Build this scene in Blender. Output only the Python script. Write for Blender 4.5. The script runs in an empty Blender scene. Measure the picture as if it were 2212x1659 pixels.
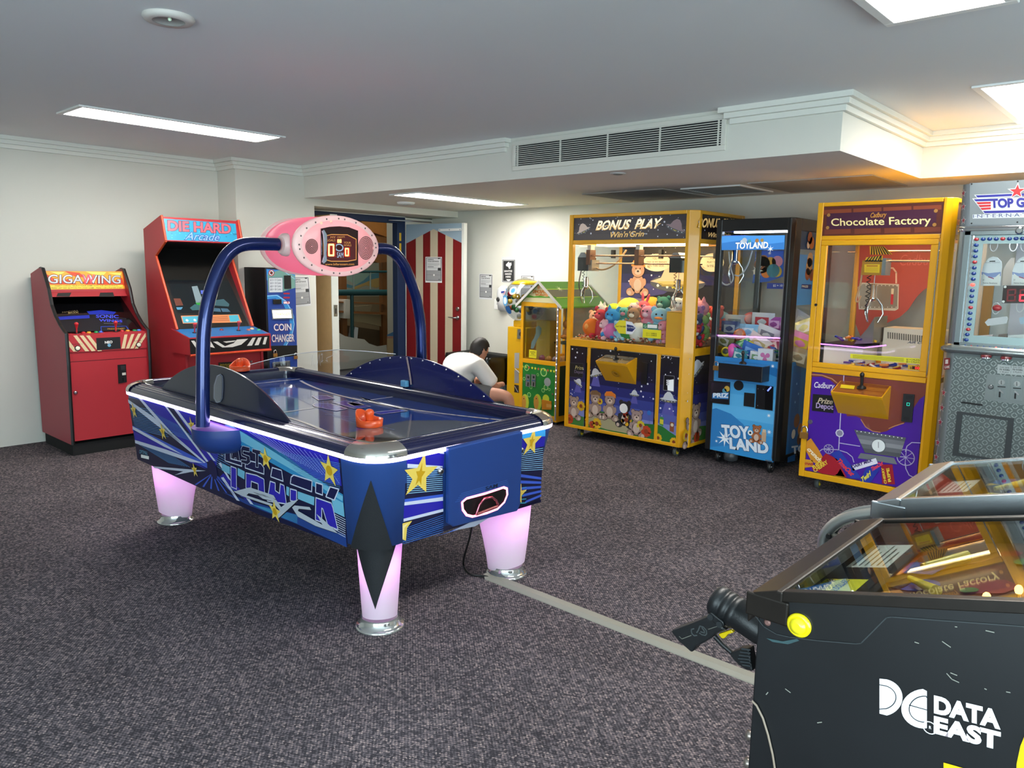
import bpy, bmesh, math, random
from mathutils import Vector, Matrix
random.seed(7)
sc = bpy.context.scene
COL = sc.collection
V = Vector
PI = math.pi

# ------------------------------------------------------------------ camera, sky, exposure
CAM = V((0, 0, 1.6))
YAW, PITCH, ROLL, FPX = -0.736143, 0.148987, 0.0164772, 1656.1
PW, PH = 2212, 1659
_f = V((math.sin(YAW)*math.cos(PITCH), math.cos(YAW)*math.cos(PITCH), -math.sin(PITCH)))
_r = V((math.cos(YAW), -math.sin(YAW), 0))
_u = _r.cross(_f)
_r, _u = (_r*math.cos(ROLL)+_u*math.sin(ROLL), _u*math.cos(ROLL)-_r*math.sin(ROLL))
cam = bpy.data.cameras.new('camera')
cam.sensor_width = 36
cam.sensor_fit = 'HORIZONTAL'
cam.lens = FPX/PW*36
cam.clip_start = 0.02
camo = bpy.data.objects.new('camera', cam)
COL.objects.link(camo)
m = Matrix((_r, _u, -_f)).transposed().to_4x4()
m.translation = CAM
camo.matrix_world = m
sc.camera = camo

sc.view_settings.view_transform = 'Standard'
sc.view_settings.look = 'None'
sc.view_settings.gamma = 1
sc.view_settings.use_curve_mapping = False
sc.view_settings.exposure = 1.0
sc.cycles.max_bounces = 10
sc.cycles.diffuse_bounces = 5
sc.cycles.glossy_bounces = 5
sc.cycles.transparent_max_bounces = 24
sc.cycles.transmission_bounces = 8
sc.cycles.sample_clamp_indirect = 6
sc.cycles.caustics_reflective = False
sc.cycles.caustics_refractive = False

SKY = 6.2
w = bpy.data.worlds.new('sky')
sc.world = w
w.use_nodes = True
bg = w.node_tree.nodes['Background']
bg.inputs[0].default_value = (0.84, 0.94, 0.95, 1)
bg.inputs[1].default_value = SKY
LAMP = 35.0        # ceiling fluorescent diffusers

def portal(name, loc, rot, sx, sy):
    l = bpy.data.lights.new(name, 'AREA')
    l.shape = 'RECTANGLE'
    l.size, l.size_y = sx, sy
    l.cycles.is_portal = True
    o = bpy.data.objects.new(name, l)
    o.location = loc
    o.rotation_euler = rot
    COL.objects.link(o)

# ------------------------------------------------------------------ materials
def lin(c):
    if isinstance(c, str):
        c = c.lstrip('#')
        c = [int(c[i:i+2], 16)/255 for i in (0, 2, 4)]
    return [x/12.92 if x <= .04045 else ((x+.055)/1.055)**2.4 for x in c]

_M = {}
def M(col, rough=.5, metal=0.0, emit=0.0, coat=0.0, bump=0.0, bscale=200, spec=.5, noise=0.0, nscale=6):
    """a principled surface of one colour; bump and noise are procedural"""
    key = (str(col), rough, metal, emit, coat, bump, bscale, spec, noise, nscale)
    if key in _M:
        return _M[key]
    mt = bpy.data.materials.new('surface_%d' % len(_M))
    mt.use_nodes = True
    nt = mt.node_tree
    b = nt.nodes['Principled BSDF']
    c = lin(col)
    b.inputs['Base Color'].default_value = (*c, 1)
    b.inputs['Roughness'].default_value = rough
    b.inputs['Metallic'].default_value = metal
    b.inputs['Coat Weight'].default_value = coat
    b.inputs['Coat Roughness'].default_value = .04
    b.inputs['Specular IOR Level'].default_value = spec
    if emit:
        b.inputs['Emission Color'].default_value = (*c, 1)
        b.inputs['Emission Strength'].default_value = emit*.5
    if bump or noise:
        tc = nt.nodes.new('ShaderNodeTexCoord')
        n = nt.nodes.new('ShaderNodeTexNoise')
        nt.links.new(tc.outputs['Object'], n.inputs['Vector'])
        if bump:
            n.inputs['Scale'].default_value = bscale
            bp = nt.nodes.new('ShaderNodeBump')
            bp.inputs['Strength'].default_value = bump
            bp.inputs['Distance'].default_value = .002
            nt.links.new(n.outputs['Fac'], bp.inputs['Height'])
            nt.links.new(bp.outputs['Normal'], b.inputs['Normal'])
        if noise:
            n2 = nt.nodes.new('ShaderNodeTexNoise')
            n2.inputs['Scale'].default_value = nscale
            n2.inputs['Detail'].default_value = 6
            nt.links.new(tc.outputs['Object'], n2.inputs['Vector'])
            hs = nt.nodes.new('ShaderNodeMixRGB')
            hs.inputs[1].default_value = (*[x*(1-noise) for x in c], 1)
            hs.inputs[2].default_value = (*[min(1, x*(1+noise)) for x in c], 1)
            nt.links.new(n2.outputs['Fac'], hs.inputs[0])
            nt.links.new(hs.outputs[0], b.inputs['Base Color'])
    _M[key] = mt
    return mt

def glass(tint='#ffffff', refl=1.0, name='clear_glass'):
    key = ('glass', tint, refl)
    if key in _M:
        return _M[key]
    mt = bpy.data.materials.new(name)
    mt.use_nodes = True
    nt = mt.node_tree
    nt.nodes.clear()
    out = nt.nodes.new('ShaderNodeOutputMaterial')
    tr = nt.nodes.new('ShaderNodeBsdfTransparent')
    tr.inputs[0].default_value = (*lin(tint), 1)
    gl = nt.nodes.new('ShaderNodeBsdfGlossy')
    gl.inputs['Roughness'].default_value = 0.0
    fr = nt.nodes.new('ShaderNodeFresnel')
    # both faces of a thin sheet reflect alike: the node inverts the index on back faces, so invert it back there
    ge = nt.nodes.new('ShaderNodeNewGeometry')
    io = nt.nodes.new('ShaderNodeMapRange')
    io.inputs[3].default_value = 1.5
    io.inputs[4].default_value = 1/1.5
    nt.links.new(ge.outputs['Backfacing'], io.inputs[0])
    nt.links.new(io.outputs[0], fr.inputs[0])
    mul = nt.nodes.new('ShaderNodeMath')
    mul.operation = 'MULTIPLY'
    mul.inputs[1].default_value = refl
    mx = nt.nodes.new('ShaderNodeMixShader')
    nt.links.new(fr.outputs[0], mul.inputs[0])
    nt.links.new(mul.outputs[0], mx.inputs[0])
    nt.links.new(tr.outputs[0], mx.inputs[1])
    nt.links.new(gl.outputs[0], mx.inputs[2])
    nt.links.new(mx.outputs[0], out.inputs[0])
    _M[key] = mt
    return mt

def milky(col, trans=.6, name='milky_plastic'):
    key = ('milky', col, trans)
    if key in _M:
        return _M[key]
    mt = bpy.data.materials.new(name)
    mt.use_nodes = True
    nt = mt.node_tree
    nt.nodes.clear()
    out = nt.nodes.new('ShaderNodeOutputMaterial')
    d = nt.nodes.new('ShaderNodeBsdfDiffuse')
    t = nt.nodes.new('ShaderNodeBsdfTranslucent')
    g = nt.nodes.new('ShaderNodeBsdfGlossy')
    g.inputs['Roughness'].default_value = .25
    for n in (d, t):
        n.inputs[0].default_value = (*lin(col), 1)
    mx = nt.nodes.new('ShaderNodeMixShader')
    mx.inputs[0].default_value = trans
    m2 = nt.nodes.new('ShaderNodeMixShader')
    m2.inputs[0].default_value = .04
    nt.links.new(d.outputs[0], mx.inputs[1])
    nt.links.new(t.outputs[0], mx.inputs[2])
    nt.links.new(mx.outputs[0], m2.inputs[1])
    nt.links.new(g.outputs[0], m2.inputs[2])
    nt.links.new(m2.outputs[0], out.inputs[0])
    _M[key] = mt
    return mt

# ------------------------------------------------------------------ points of the room from points of the photograph
def ray(px, py):
    return _f*FPX + _r*(px-PW/2) - _u*(py-PH/2)
def onX(px, py, x):
    d = ray(px, py); return CAM + d*((x-CAM.x)/d.x)
def onY(px, py, y):
    d = ray(px, py); return CAM + d*((y-CAM.y)/d.y)
def onZ(px, py, z):
    d = ray(px, py); return CAM + d*((z-CAM.z)/d.z)
def crop(ox, oy, s):
    return lambda *p: [(ox+x*s, oy+y*s) for x, y in p]

class Pl:
    """a flat face of a thing: origin, outward normal; u to the right, v up as seen from outside"""
    def __init__(s, o, n):
        s.o, s.n = V(o), V(n).normalized()
        up = V((0, 0, 1)) if abs(s.n.z) < .95 else V((0, 1, 0))
        s.v = (up - s.n*up.dot(s.n)).normalized()
        s.u = s.v.cross(s.n)
    def at(s, p, l=0):
        d = ray(*p)
        return CAM + d*((s.o-CAM).dot(s.n)/d.dot(s.n)) + s.n*(.0005*l)
def PY(y): return Pl((0, y, 0), (0, -1, 0))
def PX(x): return Pl((x, 0, 0), (1, 0, 0))
def PZ(z): return Pl((0, 0, z), (0, 0, 1))

# ------------------------------------------------------------------ mesh builder
class B:
    def __init__(s):
        s.v, s.f, s.m, s.s, s.mats = [], [], [], [], []
    def mi(s, mat):
        if mat not in s.mats:
            s.mats.append(mat)
        return s.mats.index(mat)
    def add(s, vs, fs, mat, smooth=False):
        o = len(s.v)
        s.v += [V(p) for p in vs]
        i = s.mi(mat)
        for f in fs:
            s.f.append([o+k for k in f]); s.m.append(i); s.s.append(smooth)
        return s
    def face(s, pts, mat):
        return s.add(pts, [range(len(pts))], mat)
    def box(s, x0, x1, y0, y1, z0, z1, mat, rz=0.0, piv=None):
        p = [V((x, y, z)) for z in (z0, z1) for x, y in ((x0, y0), (x1, y0), (x1, y1), (x0, y1))]
        if rz:
            c = V(piv) if piv else V(((x0+x1)/2, (y0+y1)/2, 0))
            R = Matrix.Rotation(rz, 3, 'Z')
            p = [R @ (q-c) + c for q in p]
        return s.add(p, [(3, 2, 1, 0), (4, 5, 6, 7), (0, 1, 5, 4), (1, 2, 6, 5), (2, 3, 7, 6), (3, 0, 4, 7)], mat)
    def prism(s, pts, d, mat, smooth=False):
        """polygon pts (3d) extruded by vector d"""
        n = len(pts); d = V(d)
        a = [V(p) for p in pts]
        return s.add(a+[p+d for p in a], [list(range(n))[::-1], list(range(n, 2*n))] + [(i, (i+1) % n, n+(i+1) % n, n+i) for i in range(n)], mat, smooth)
    def loft(s, rings, mat, caps=(True, True), closed=True, smooth=True):
        n = len(rings[0]); vs = [p for r in rings for p in r]; fs = []
        for k in range(len(rings)-1):
            for i in range(n if closed else n-1):
                j = (i+1) % n
                fs.append((k*n+i, k*n+j, (k+1)*n+j, (k+1)*n+i))
        s.add(vs, fs, mat, smooth)
        if caps[0]: s.face(list(rings[0])[::-1], mat)
        if caps[1]: s.face(list(rings[-1]), mat)
        return s
    def lathe(s, prof, c, mat, n=24, axis=(0, 0, 1), caps=(True, True), smooth=True, sx=1.0):
        a = V(axis).normalized()
        t = V((1, 0, 0)) if abs(a.x) < .9 else V((0, 1, 0))
        e1 = (t - a*t.dot(a)).normalized(); e2 = a.cross(e1); c = V(c)
        rings = [[c + a*z + e1*(r*sx*math.cos(2*PI*i/n)) + e2*(r*math.sin(2*PI*i/n)) for i in range(n)] for r, z in prof]
        return s.loft(rings, mat, caps, True, smooth)
    def tube(s, pts, r, mat, n=10, caps=True):
        pts = [V(p) for p in pts]; rings = []; prev = None
        for k, p in enumerate(pts):
            t = (pts[min(k+1, len(pts)-1)] - pts[max(k-1, 0)]).normalized()
            if prev is None:
                h = V((0, 0, 1)) if abs(t.z) < .9 else V((1, 0, 0))
                e = (h - t*h.dot(t)).normalized()
            else:
                e = (prev - t*prev.dot(t)).normalized()
            prev = e; g = t.cross(e)
            rr = r[k] if isinstance(r, (list, tuple)) else r
            rings.append([p + e*(rr*math.cos(2*PI*i/n)) + g*(rr*math.sin(2*PI*i/n)) for i in range(n)])
        return s.loft(rings, mat, (caps, caps))
    def ell(s, c, r, mat, n=14, k=8, rot=None):
        c = V(c); r = (r, r, r) if not isinstance(r, (tuple, list)) else r
        R = rot or Matrix.Identity(3)
        rings = []
        for j in range(1, k):
            th = PI*j/k
            rings.append([c + R @ V((r[0]*math.sin(th)*math.cos(2*PI*i/n), r[1]*math.sin(th)*math.sin(2*PI*i/n), -r[2]*math.cos(th))) for i in range(n)])
        s.loft(rings, mat, (False, False))
        o = len(s.v); s.v += [c+R @ V((0, 0, -r[2])), c+R @ V((0, 0, r[2]))]
        b0 = o-n*(k-1); b1 = o-n; q = s.mi(mat)
        for i in range(n):
            s.f.append([o, b0+(i+1) % n, b0+i]); s.m.append(q); s.s.append(True)
            s.f.append([o+1, b1+i, b1+(i+1) % n]); s.m.append(q); s.s.append(True)
        return s
    # -- flat artwork on a plane, traced in photo points
    def px(s, pl, pts, mat, l=1):
        return s.face([pl.at(p, l) for p in pts], mat)
    def star(s, pl, p, r, mat, l=2, rot=0.0, k=.42, n=5, sx=1.0):
        c = pl.at(p, l)
        return s.face([c + pl.u*(sx*(r if i % 2 == 0 else r*k)*math.sin(rot+PI*i/n)) + pl.v*((r if i % 2 == 0 else r*k)*math.cos(rot+PI*i/n)) for i in range(2*n)], mat)
    def disc(s, pl, p, r, mat, l=2, n=20, ry=None, a0=0, a1=2*PI):
        c = pl.at(p, l) if not isinstance(p, Vector) else p + pl.n*(.0005*l); ry = ry or r
        full = abs(a1-a0-2*PI) < 1e-6
        k = n if full else n+1
        return s.face([c + pl.u*(r*math.cos(a0+(a1-a0)*i/n)) + pl.v*(ry*math.sin(a0+(a1-a0)*i/n)) for i in range(k)], mat)
    def line(s, pl, pts, wd, mat, l=2):
        q = [pl.at(p, l) if not isinstance(p, Vector) else p + pl.n*(.0005*l) for p in pts]
        for a, b in zip(q, q[1:]):
            t = (b-a)
            if t.length < 1e-6: continue
            t.normalize(); g = pl.n.cross(t)*(wd/2); e = t*(wd*.2)
            s.face([a-g-e, b-g+e, b+g+e, a+g-e], mat)
        return s
    def text(s, txt, pl, p0, p1, p2, mat, l=3, bold=0.0, shear=0.0, fit=True, outline=None, ow=.02, fb=None):
        """lettering: p0 left end of the baseline, p1 right end, p2 top above p0 (photo points or 3d points)"""
        g = lambda p, k: pl.at(p, k) if not isinstance(p, Vector) else p + pl.n*(.0005*k)
        fb = bold if fb is None else fb
        if outline:
            s.text(txt, pl, p0, p1, p2, outline, l-1, bold+ow, shear, fb=fb)
        vs, fs = glyphs(txt, bold, shear)
        if not vs: return s
        x0, x1, h = glyphs_box(txt, shear)
        o, e, t = g(p0, l), g(p1, l), g(p2, l)
        ex, ey = (e-o)/(x1-x0+2*fb), (t-o)/(h+2*fb)
        return s.add([o + ex*(x-x0+fb) + ey*(y+fb) for x, y in vs], fs, mat)
    def build(s, name, parent=None, bevel=0.0, L=None, seg=2, sub=0, angle=.6):
        me = bpy.data.meshes.new(name)
        L = V(L) if L is not None else (V(parent.get('base')) if parent is not None else V((0, 0, 0)))
        me.from_pydata([p-L for p in s.v], [], s.f)
        for mt in s.mats: me.materials.append(mt)
        me.polygons.foreach_set('material_index', s.m)
        me.polygons.foreach_set('use_smooth', s.s)
        me.update()
        o = bpy.data.objects.new(name, me)
        COL.objects.link(o)
        if bevel:
            md = o.modifiers.new('edge', 'BEVEL'); md.width = bevel; md.segments = seg; md.limit_method = 'ANGLE'; md.angle_limit = angle
        if sub:
            md = o.modifiers.new('smooth', 'SUBSURF'); md.levels = sub; md.render_levels = sub
        if parent is not None:
            o.parent = parent
            o['base'] = list(L)
        else:
            o.location = L; o['base'] = list(L)
        return o

_G = {}
def glyphs(txt, bold=0.0, shear=0.0):
    k = (txt, round(bold, 4), shear)
    if k not in _G:
        cu = bpy.data.curves.new('lettering', 'FONT')
        cu.body = txt; cu.size = 1; cu.offset = bold; cu.shear = shear; cu.resolution_u = 4
        ob = bpy.data.objects.new('lettering', cu)
        me = bpy.data.meshes.new_from_object(ob)
        _G[k] = ([(v.co.x, v.co.y) for v in me.vertices], [list(p.vertices) for p in me.polygons])
        bpy.data.objects.remove(ob); bpy.data.meshes.remove(me); bpy.data.curves.remove(cu)
    return _G[k]
def glyphs_box(txt, shear):
    vs = glyphs(txt, 0.0, shear)[0]
    return min(v[0] for v in vs), max(v[0] for v in vs), .729

def tag(o, label=None, cat=None, group=None, kind=None):
    if label: o['label'] = label
    if cat: o['category'] = cat
    if group: o['group'] = group
    if kind: o['kind'] = kind
    return o
def thing(name, label, cat, loc, group=None, kind=None):
    o = bpy.data.objects.new(name, None)
    o.empty_display_size = .05
    COL.objects.link(o)
    o.location = loc; o['base'] = list(loc)
    return tag(o, label, cat, group, kind)
def struct(name, b, **k):
    return tag(b.build(name, **k), kind='structure')
# ------------------------------------------------------------------ the room
XL, XS, YS, YB, YF, XR, YG = -7.62, -7.26, 3.9, 6.93, 4.68, -1.70, 6.33
ZC, ZS, ZL = 2.63, 2.31, 2.235
XW, Y0 = 2.3, -3.0
WALL = M('#d6d5cb', .75, bump=.12, bscale=260, spec=.25, noise=.02, nscale=3)
CEIL = M('#e2e4e4', .85, bump=.1, bscale=180, spec=.2)
SOFF = M('#e4dfd9', .8, bump=.1, bscale=180, spec=.2)
TRIM = M('#e2e2d9', .55, spec=.35)
WHITE = M('#eeeeea', .5)
BLACK = M('#0b0b0c', .45)
CHROME = M('#d8dadc', .12, 1.0)
STEEL = M('#a9adb0', .3, 1.0)

def carpet():
    mt = bpy.data.materials.new('woven_carpet')
    mt.use_nodes = True
    nt = mt.node_tree; N = nt.nodes; Lk = nt.links.new
    b = N['Principled BSDF']; b.inputs['Roughness'].default_value = .95; b.inputs['Specular IOR Level'].default_value = .12
    tc = N.new('ShaderNodeTexCoord'); mp = N.new('ShaderNodeMapping'); mp.inputs['Rotation'].default_value = (0, 0, .12)
    Lk(tc.outputs['Object'], mp.inputs['Vector'])
    sep = N.new('ShaderNodeSeparateXYZ'); Lk(mp.outputs[0], sep.inputs[0])
    def wave(sock, per):
        a = N.new('ShaderNodeMath'); a.operation = 'MULTIPLY'; a.inputs[1].default_value = 2*PI/per; Lk(sock, a.inputs[0])
        s_ = N.new('ShaderNodeMath'); s_.operation = 'SINE'; Lk(a.outputs[0], s_.inputs[0]); return s_.outputs[0]
    mu = N.new('ShaderNodeMath'); mu.operation = 'MULTIPLY'; Lk(wave(sep.outputs[0], .020), mu.inputs[0]); Lk(wave(sep.outputs[1], .013), mu.inputs[1])
    vo = N.new('ShaderNodeTexVoronoi'); vo.inputs['Scale'].default_value = 105; Lk(mp.outputs[0], vo.inputs['Vector'])
    sv = N.new('ShaderNodeSeparateColor'); Lk(vo.outputs['Color'], sv.inputs[0])
    ad = N.new('ShaderNodeMath'); ad.operation = 'MULTIPLY_ADD'; ad.inputs[1].default_value = .26; Lk(mu.outputs[0], ad.inputs[0])
    m3 = N.new('ShaderNodeMath'); m3.operation = 'MULTIPLY'; m3.inputs[1].default_value = .85; Lk(sv.outputs[0], m3.inputs[0]); Lk(m3.outputs[0], ad.inputs[2])
    cr = N.new('ShaderNodeValToRGB'); Lk(ad.outputs[0], cr.inputs[0])
    e = cr.color_ramp.elements
    e[0].position = .1; e[0].color = (*lin('#37353a'), 1)
    e[1].position = .98; e[1].color = (*lin('#a0948f'), 1)
    for p, c in ((.45, '#524e53'), (.75, '#6f676b'), (.84, '#78696a')):
        q = e.new(p); q.color = (*lin(c), 1)
    no = N.new('ShaderNodeTexNoise'); no.inputs['Scale'].default_value = 2.2; no.inputs['Detail'].default_value = 4; Lk(tc.outputs['Object'], no.inputs['Vector'])
    mr = N.new('ShaderNodeMapRange'); mr.inputs[1].default_value = .3; mr.inputs[2].default_value = .7; mr.inputs[3].default_value = .82; mr.inputs[4].default_value = 1.12; Lk(no.outputs[0], mr.inputs[0])
    mx = N.new('ShaderNodeMixRGB'); mx.blend_type = 'MULTIPLY'; mx.inputs[0].default_value = 1; Lk(cr.outputs[0], mx.inputs[1]); Lk(mr.outputs[0], mx.inputs[2])
    Lk(mx.outputs[0], b.inputs['Base Color'])
    bp = N.new('ShaderNodeBump'); bp.inputs['Strength'].default_value = .5; bp.inputs['Distance'].default_value = .003; Lk(ad.outputs[0], bp.inputs['Height']); Lk(bp.outputs[0], b.inputs['Normal'])
    return mt

struct('floor', B().box(-12, XW, Y0, YB, -.1, 0, carpet()))
struct('ceiling', B().box(XL-.2, XW, Y0, YB, ZC, ZC+.1, CEIL))
wl = B().box(XL-.2, XL, Y0, YS, 0, ZC, WALL)
wl.box(XL-.2, XS, YS, 4.80, 0, ZC, WALL)
wl.box(XL-.2, XS, 4.80, YB, ZL, ZC, WALL)
wl.box(-7.85, -7.75, 4.80, 5.02, 0, ZL, WALL)
struct('wall_left', wl)
struct('wall_back', B().box(XL-.25, XW, YB, YB+.15, 0, ZC, WALL))
WINR = [(-2.7, .3), (.5, 3.0)]
rw = B(); ed = [Y0] + [y for p in WINR for y in p] + [YB]
for a, c in zip(ed[::2], ed[1::2]): rw.box(XW, XW+.15, a, c, 0, ZC, WALL)
for a, c in WINR: rw.box(XW, XW+.15, a, c, 0, .2, WALL); rw.box(XW, XW+.15, a, c, 2.25, ZC, WALL)
struct('wall_right', rw)
fw = B()
WIN = [(-1.2, 1.8)]
ed = [XL] + [x for p in WIN for x in p] + [XW]
for a, c in zip(ed[::2], ed[1::2]):
    fw.box(a, c, Y0-.15, Y0, 0, ZC, WALL)
for a, c in WIN:
    fw.box(a, c, Y0-.15, Y0, 0, .2, WALL); fw.box(a, c, Y0-.15, Y0, 2.35, ZC, WALL)
struct('wall_front', fw)
for k, (a, c) in enumerate(WIN):
    b = B(); al = M('#dfe3e6', .4)
    for q in ((a, a+.05, .2, 2.35), (c-.05, c, .2, 2.35), ((a+c)/2-.03, (a+c)/2+.03, .2, 2.35)):
        b.box(q[0], q[1], Y0-.1, Y0-.03, q[2], q[3], al)
    b.box(a+.05, c-.05, Y0-.1, Y0-.03, .2, .26, al); b.box(a+.05, c-.05, Y0-.1, Y0-.03, 2.29, 2.35, al)
    wn = struct('window_%d' % (k+1), b)
    B().box(a+.05, c-.05, Y0-.07, Y0-.065, .26, 2.29, glass('#f4fbff')).build('window_pane', wn)
    portal('daylight_opening', ((a+c)/2, Y0-.16, 1.275), (PI/2, 0, 0), c-a, 2.15)

for k, (a, c) in enumerate(WINR):
    b = B(); al = M('#dfe3e6', .4)
    for y in (a, (a+c)/2-.025, c-.05): b.box(XW+.03, XW+.1, y, y+.05, .2, 2.25, al)
    for z in (.2, 2.19): b.box(XW+.03, XW+.1, a+.05, c-.05, z, z+.06, al)
    wn = struct('window_%d' % (k+2), b)
    B().box(XW+.065, XW+.07, a+.05, c-.05, .26, 2.19, glass('#f4fbff')).build('window_pane', wn)
    portal('daylight_opening', (XW+.16, (a+c)/2, 1.225), (0, PI/2, 0), 2.05, c-a)

# the bulkhead over the right half of the room
bk = B()
plan = [(XS, YF), (XR, YF), (XR, YG), (XW, YG), (XW, YB), (XS, YB)]
nrm = [V((x, y, 0)) for x, y in plan]
for i in range(6):
    a, c = nrm[i], nrm[(i+1) % 6]
    bk.face([a+V((0, 0, ZS)), c+V((0, 0, ZS)), c+V((0, 0, ZC)), a+V((0, 0, ZC))], WALL)
bk.face([p+V((0, 0, ZS)) for p in nrm], SOFF)
struct('ceiling_bulkhead', bk)

def cornice(name, a, c, d, ea=0.0, eb=0.0, step=0.0):
    """three stepped bands from a to c, standing out along d; ea, eb lengthen the ends per unit of projection"""
    a, c, d = V((*a, 0)), V((*c, 0)), V((*d, 0)); t = (c-a).normalized(); b = B()
    for pr, z0, z1, sh in ((.075, 2.597, 2.63, 0), (.05, 2.564, 2.597, 1), (.025, 2.53, 2.564, 2)):
        p, q = a - t*(ea*pr) , c + t*(eb*pr) - t*(step*sh)
        if step < 0: p, q = a - t*(ea*pr) - t*(step*sh), c + t*(eb*pr)
        vs = [p, q, q+d*pr, p+d*pr]
        b.add([V((v.x, v.y, z)) for z in (z0, z1) for v in vs], [(3, 2, 1, 0), (4, 5, 6, 7), (0, 1, 5, 4), (1, 2, 6, 5), (2, 3, 7, 6), (3, 0, 4, 7)], TRIM)
    struct(name, b, bevel=.002)
cornice('trim_1', (XL, Y0), (XL, YS), (1, 0), 0, -1)
cornice('trim_2', (XL, YS), (XS, YS), (0, -1), 0, 1)
cornice('trim_3', (XS, YS), (XS, YF), (1, 0), 0, -1)
V0, V1 = onY(1104, 300, YF).x, onY(1562, 240, YF).x
cornice('trim_4', (XS, YF), (V0, YF), (0, -1), 0, 0, .022)
cornice('trim_5', (V1, YF), (XR, YF), (0, -1), 0, 1, -.03)
cornice('trim_6', (XR, YF), (XR, YG), (1, 0), 0, -1)
cornice('trim_7', (XR, YG), (XW, YG), (0, -1), 0, 0)

# return-air grille in the bulkhead face
x0, x1 = onY(1109, 340, YF).x, onY(1570, 290, YF).x
g = thing('return_air_grille', 'long white return air grille with dark slots set in the bulkhead face', 'vent', ((x0+x1)/2, YF, 2.38))
GR = M('#d9d7cc', .45)
zb, zt = 2.375, 2.605
b = B(); fwid = .034
b.box(x0, x1, YF-.015, YF, zb, zb+fwid, GR).box(x0, x1, YF-.015, YF, zt-fwid, zt, GR)
b.box(x0, x0+fwid, YF-.015, YF, zb+fwid, zt-fwid, GR).box(x1-fwid, x1, YF-.015, YF, zb+fwid, zt-fwid, GR)
b.build('frame', g, bevel=.003)
B().box(x0+fwid, x1-fwid, YF-.002, YF-.0005, zb+fwid, zt-fwid, M('#1c1d1f', .8)).build('dark_backing', g)
b = B()
for k in range(11):
    z = zb+fwid+.008+k*.0148
    b.prism([(x0+fwid, YF-.014, z), (x0+fwid, YF-.003, z+.004), (x0+fwid, YF-.003, z+.0065), (x0+fwid, YF-.014, z+.005)], (x1-x0-2*fwid, 0, 0), GR)
b.build('blades', g)
for k in (0, 1, 2, 3, 4):
    b = B(); xx = x0+fwid+.02+k*(x1-x0-2*fwid-.04)/4
    b.box(xx-.004, xx+.004, YF-.016, YF-.004, zb+fwid, zt-fwid, GR)
    b.build('mullion', g)

def ceiling_light(xa, xb, ya, yb, z, label, fr=.035, deep=.012):
    t = thing('ceiling_light', label, 'ceiling light', ((xa+xb)/2, (ya+yb)/2, z), 'recessed fluorescent ceiling lights')
    b = B(); z0 = z-deep
    b.box(xa, xb, ya, ya+fr, z0, z, WHITE).box(xa, xb, yb-fr, yb, z0, z, WHITE).box(xa, xa+fr, ya+fr, yb-fr, z0, z, WHITE).box(xb-fr, xb, ya+fr, yb-fr, z0, z, WHITE)
    b.build('frame', t, bevel=.003)
    B().box(xa+fr, xb-fr, ya+fr, yb-fr, z-.006, z-.001, M('#fffbf4', .5, emit=LAMP)).build('diffuser', t)
ceiling_light(-6.13, -5.69, 1.97, 3.51, ZC, 'long lit fluorescent ceiling light in front of the tall red arcade cabinet')
ceiling_light(-6.13, -5.69, 4.91, 6.50, ZS, 'long lit fluorescent ceiling light in the low soffit by the striped door')
ceiling_light(-1.11, -.65, 4.93, 6.31, ZC, 'lit ceiling light at the picture edge above the silver prize machine', .04)
ceiling_light(-1.11, -.65, 1.93, 3.47, ZC, 'lit ceiling light cut off by the top edge of the picture', .04, .03)

# soffit and ceiling fittings
def rosette(name, label, cat, c, r, z, mats, h=.012):
    t = thing(name, label, cat, (c[0], c[1], z))
    B().lathe([(r*.98, 0), (r, -h*.35), (r*.9, -h), (r*.62, -h)], (c[0], c[1], z), mats[0], 28, caps=(True, False)).build('rim', t)
    B().lathe([(r*.62, -h*.95), (r*.55, -h*.35), (r*.12, -h*.35)], (c[0], c[1], z), mats[1], 24, caps=(False, True)).build('centre', t)
    return t
p = onZ(364, 36, ZC)
t = rosette('ceiling_speaker', 'round beige ceiling fitting near the top left corner of the picture', 'ceiling fitting', (p.x, p.y), .105, ZC, (M('#cfc9c2', .5), M('#8f8c88', .5)), .02)
B().ell((p.x+.01, p.y, ZC-.012), .008, M('#e8ffe0', .3)).build('indicator', t)
p = onZ(877, 437, ZS)
rosette('smoke_detector', 'small round white fitting on the soffit near the long light', 'ceiling fitting', (p.x, p.y), .1, ZS, (WHITE, M('#d8d8d4', .5)), .025)
p = onZ(1335, 374, ZS)
rosette('downlight', 'small flat round downlight in the soffit below the return air grille', 'ceiling fitting', (p.x, p.y), .06, ZS, (M('#b9b6b2', .4), M('#77746f', .5)), .01)
t = thing('ceiling_vent', 'square grey ceiling vent in the soffit above the blue lit toy crane', 'vent', (-3.2, 6.3, ZS))
b = B(); xa, xb, ya, yb = -3.5, -2.95, 5.98, 6.62
for q in ((xa, xb, ya, ya+.03), (xa, xb, yb-.03, yb), (xa, xa+.03, ya+.03, yb-.03), (xb-.03, xb, ya+.03, yb-.03)):
    b.box(*q, ZS-.012, ZS, M('#d0cecb', .5))
b.build('frame', t)
b = B().box(xa+.03, xb-.03, ya+.03, yb-.03, ZS-.003, ZS, M('#3a3a3a', .8))
for k in range(14):
    y = ya+.05+k*.041
    b.box(xa+.03, xb-.03, y, y+.02, ZS-.009, ZS-.004, M('#7d7a77', .5))
b.build('louvre', t)
for xa, xb, lab in ((-4.5, -3.62, 'flat access panel in the soffit above the yellow claw machine'), (-2.85, -1.9, 'flat access panel in the soffit right of the square vent')):
    tag(B().box(xa, xb, 5.9, 6.75, ZS-.008, ZS-.001, M('#a9a5a2', .75, spec=.2)).build('access_panel', bevel=.002, L=(xa, 5.9, ZS)), lab, 'panel')

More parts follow.
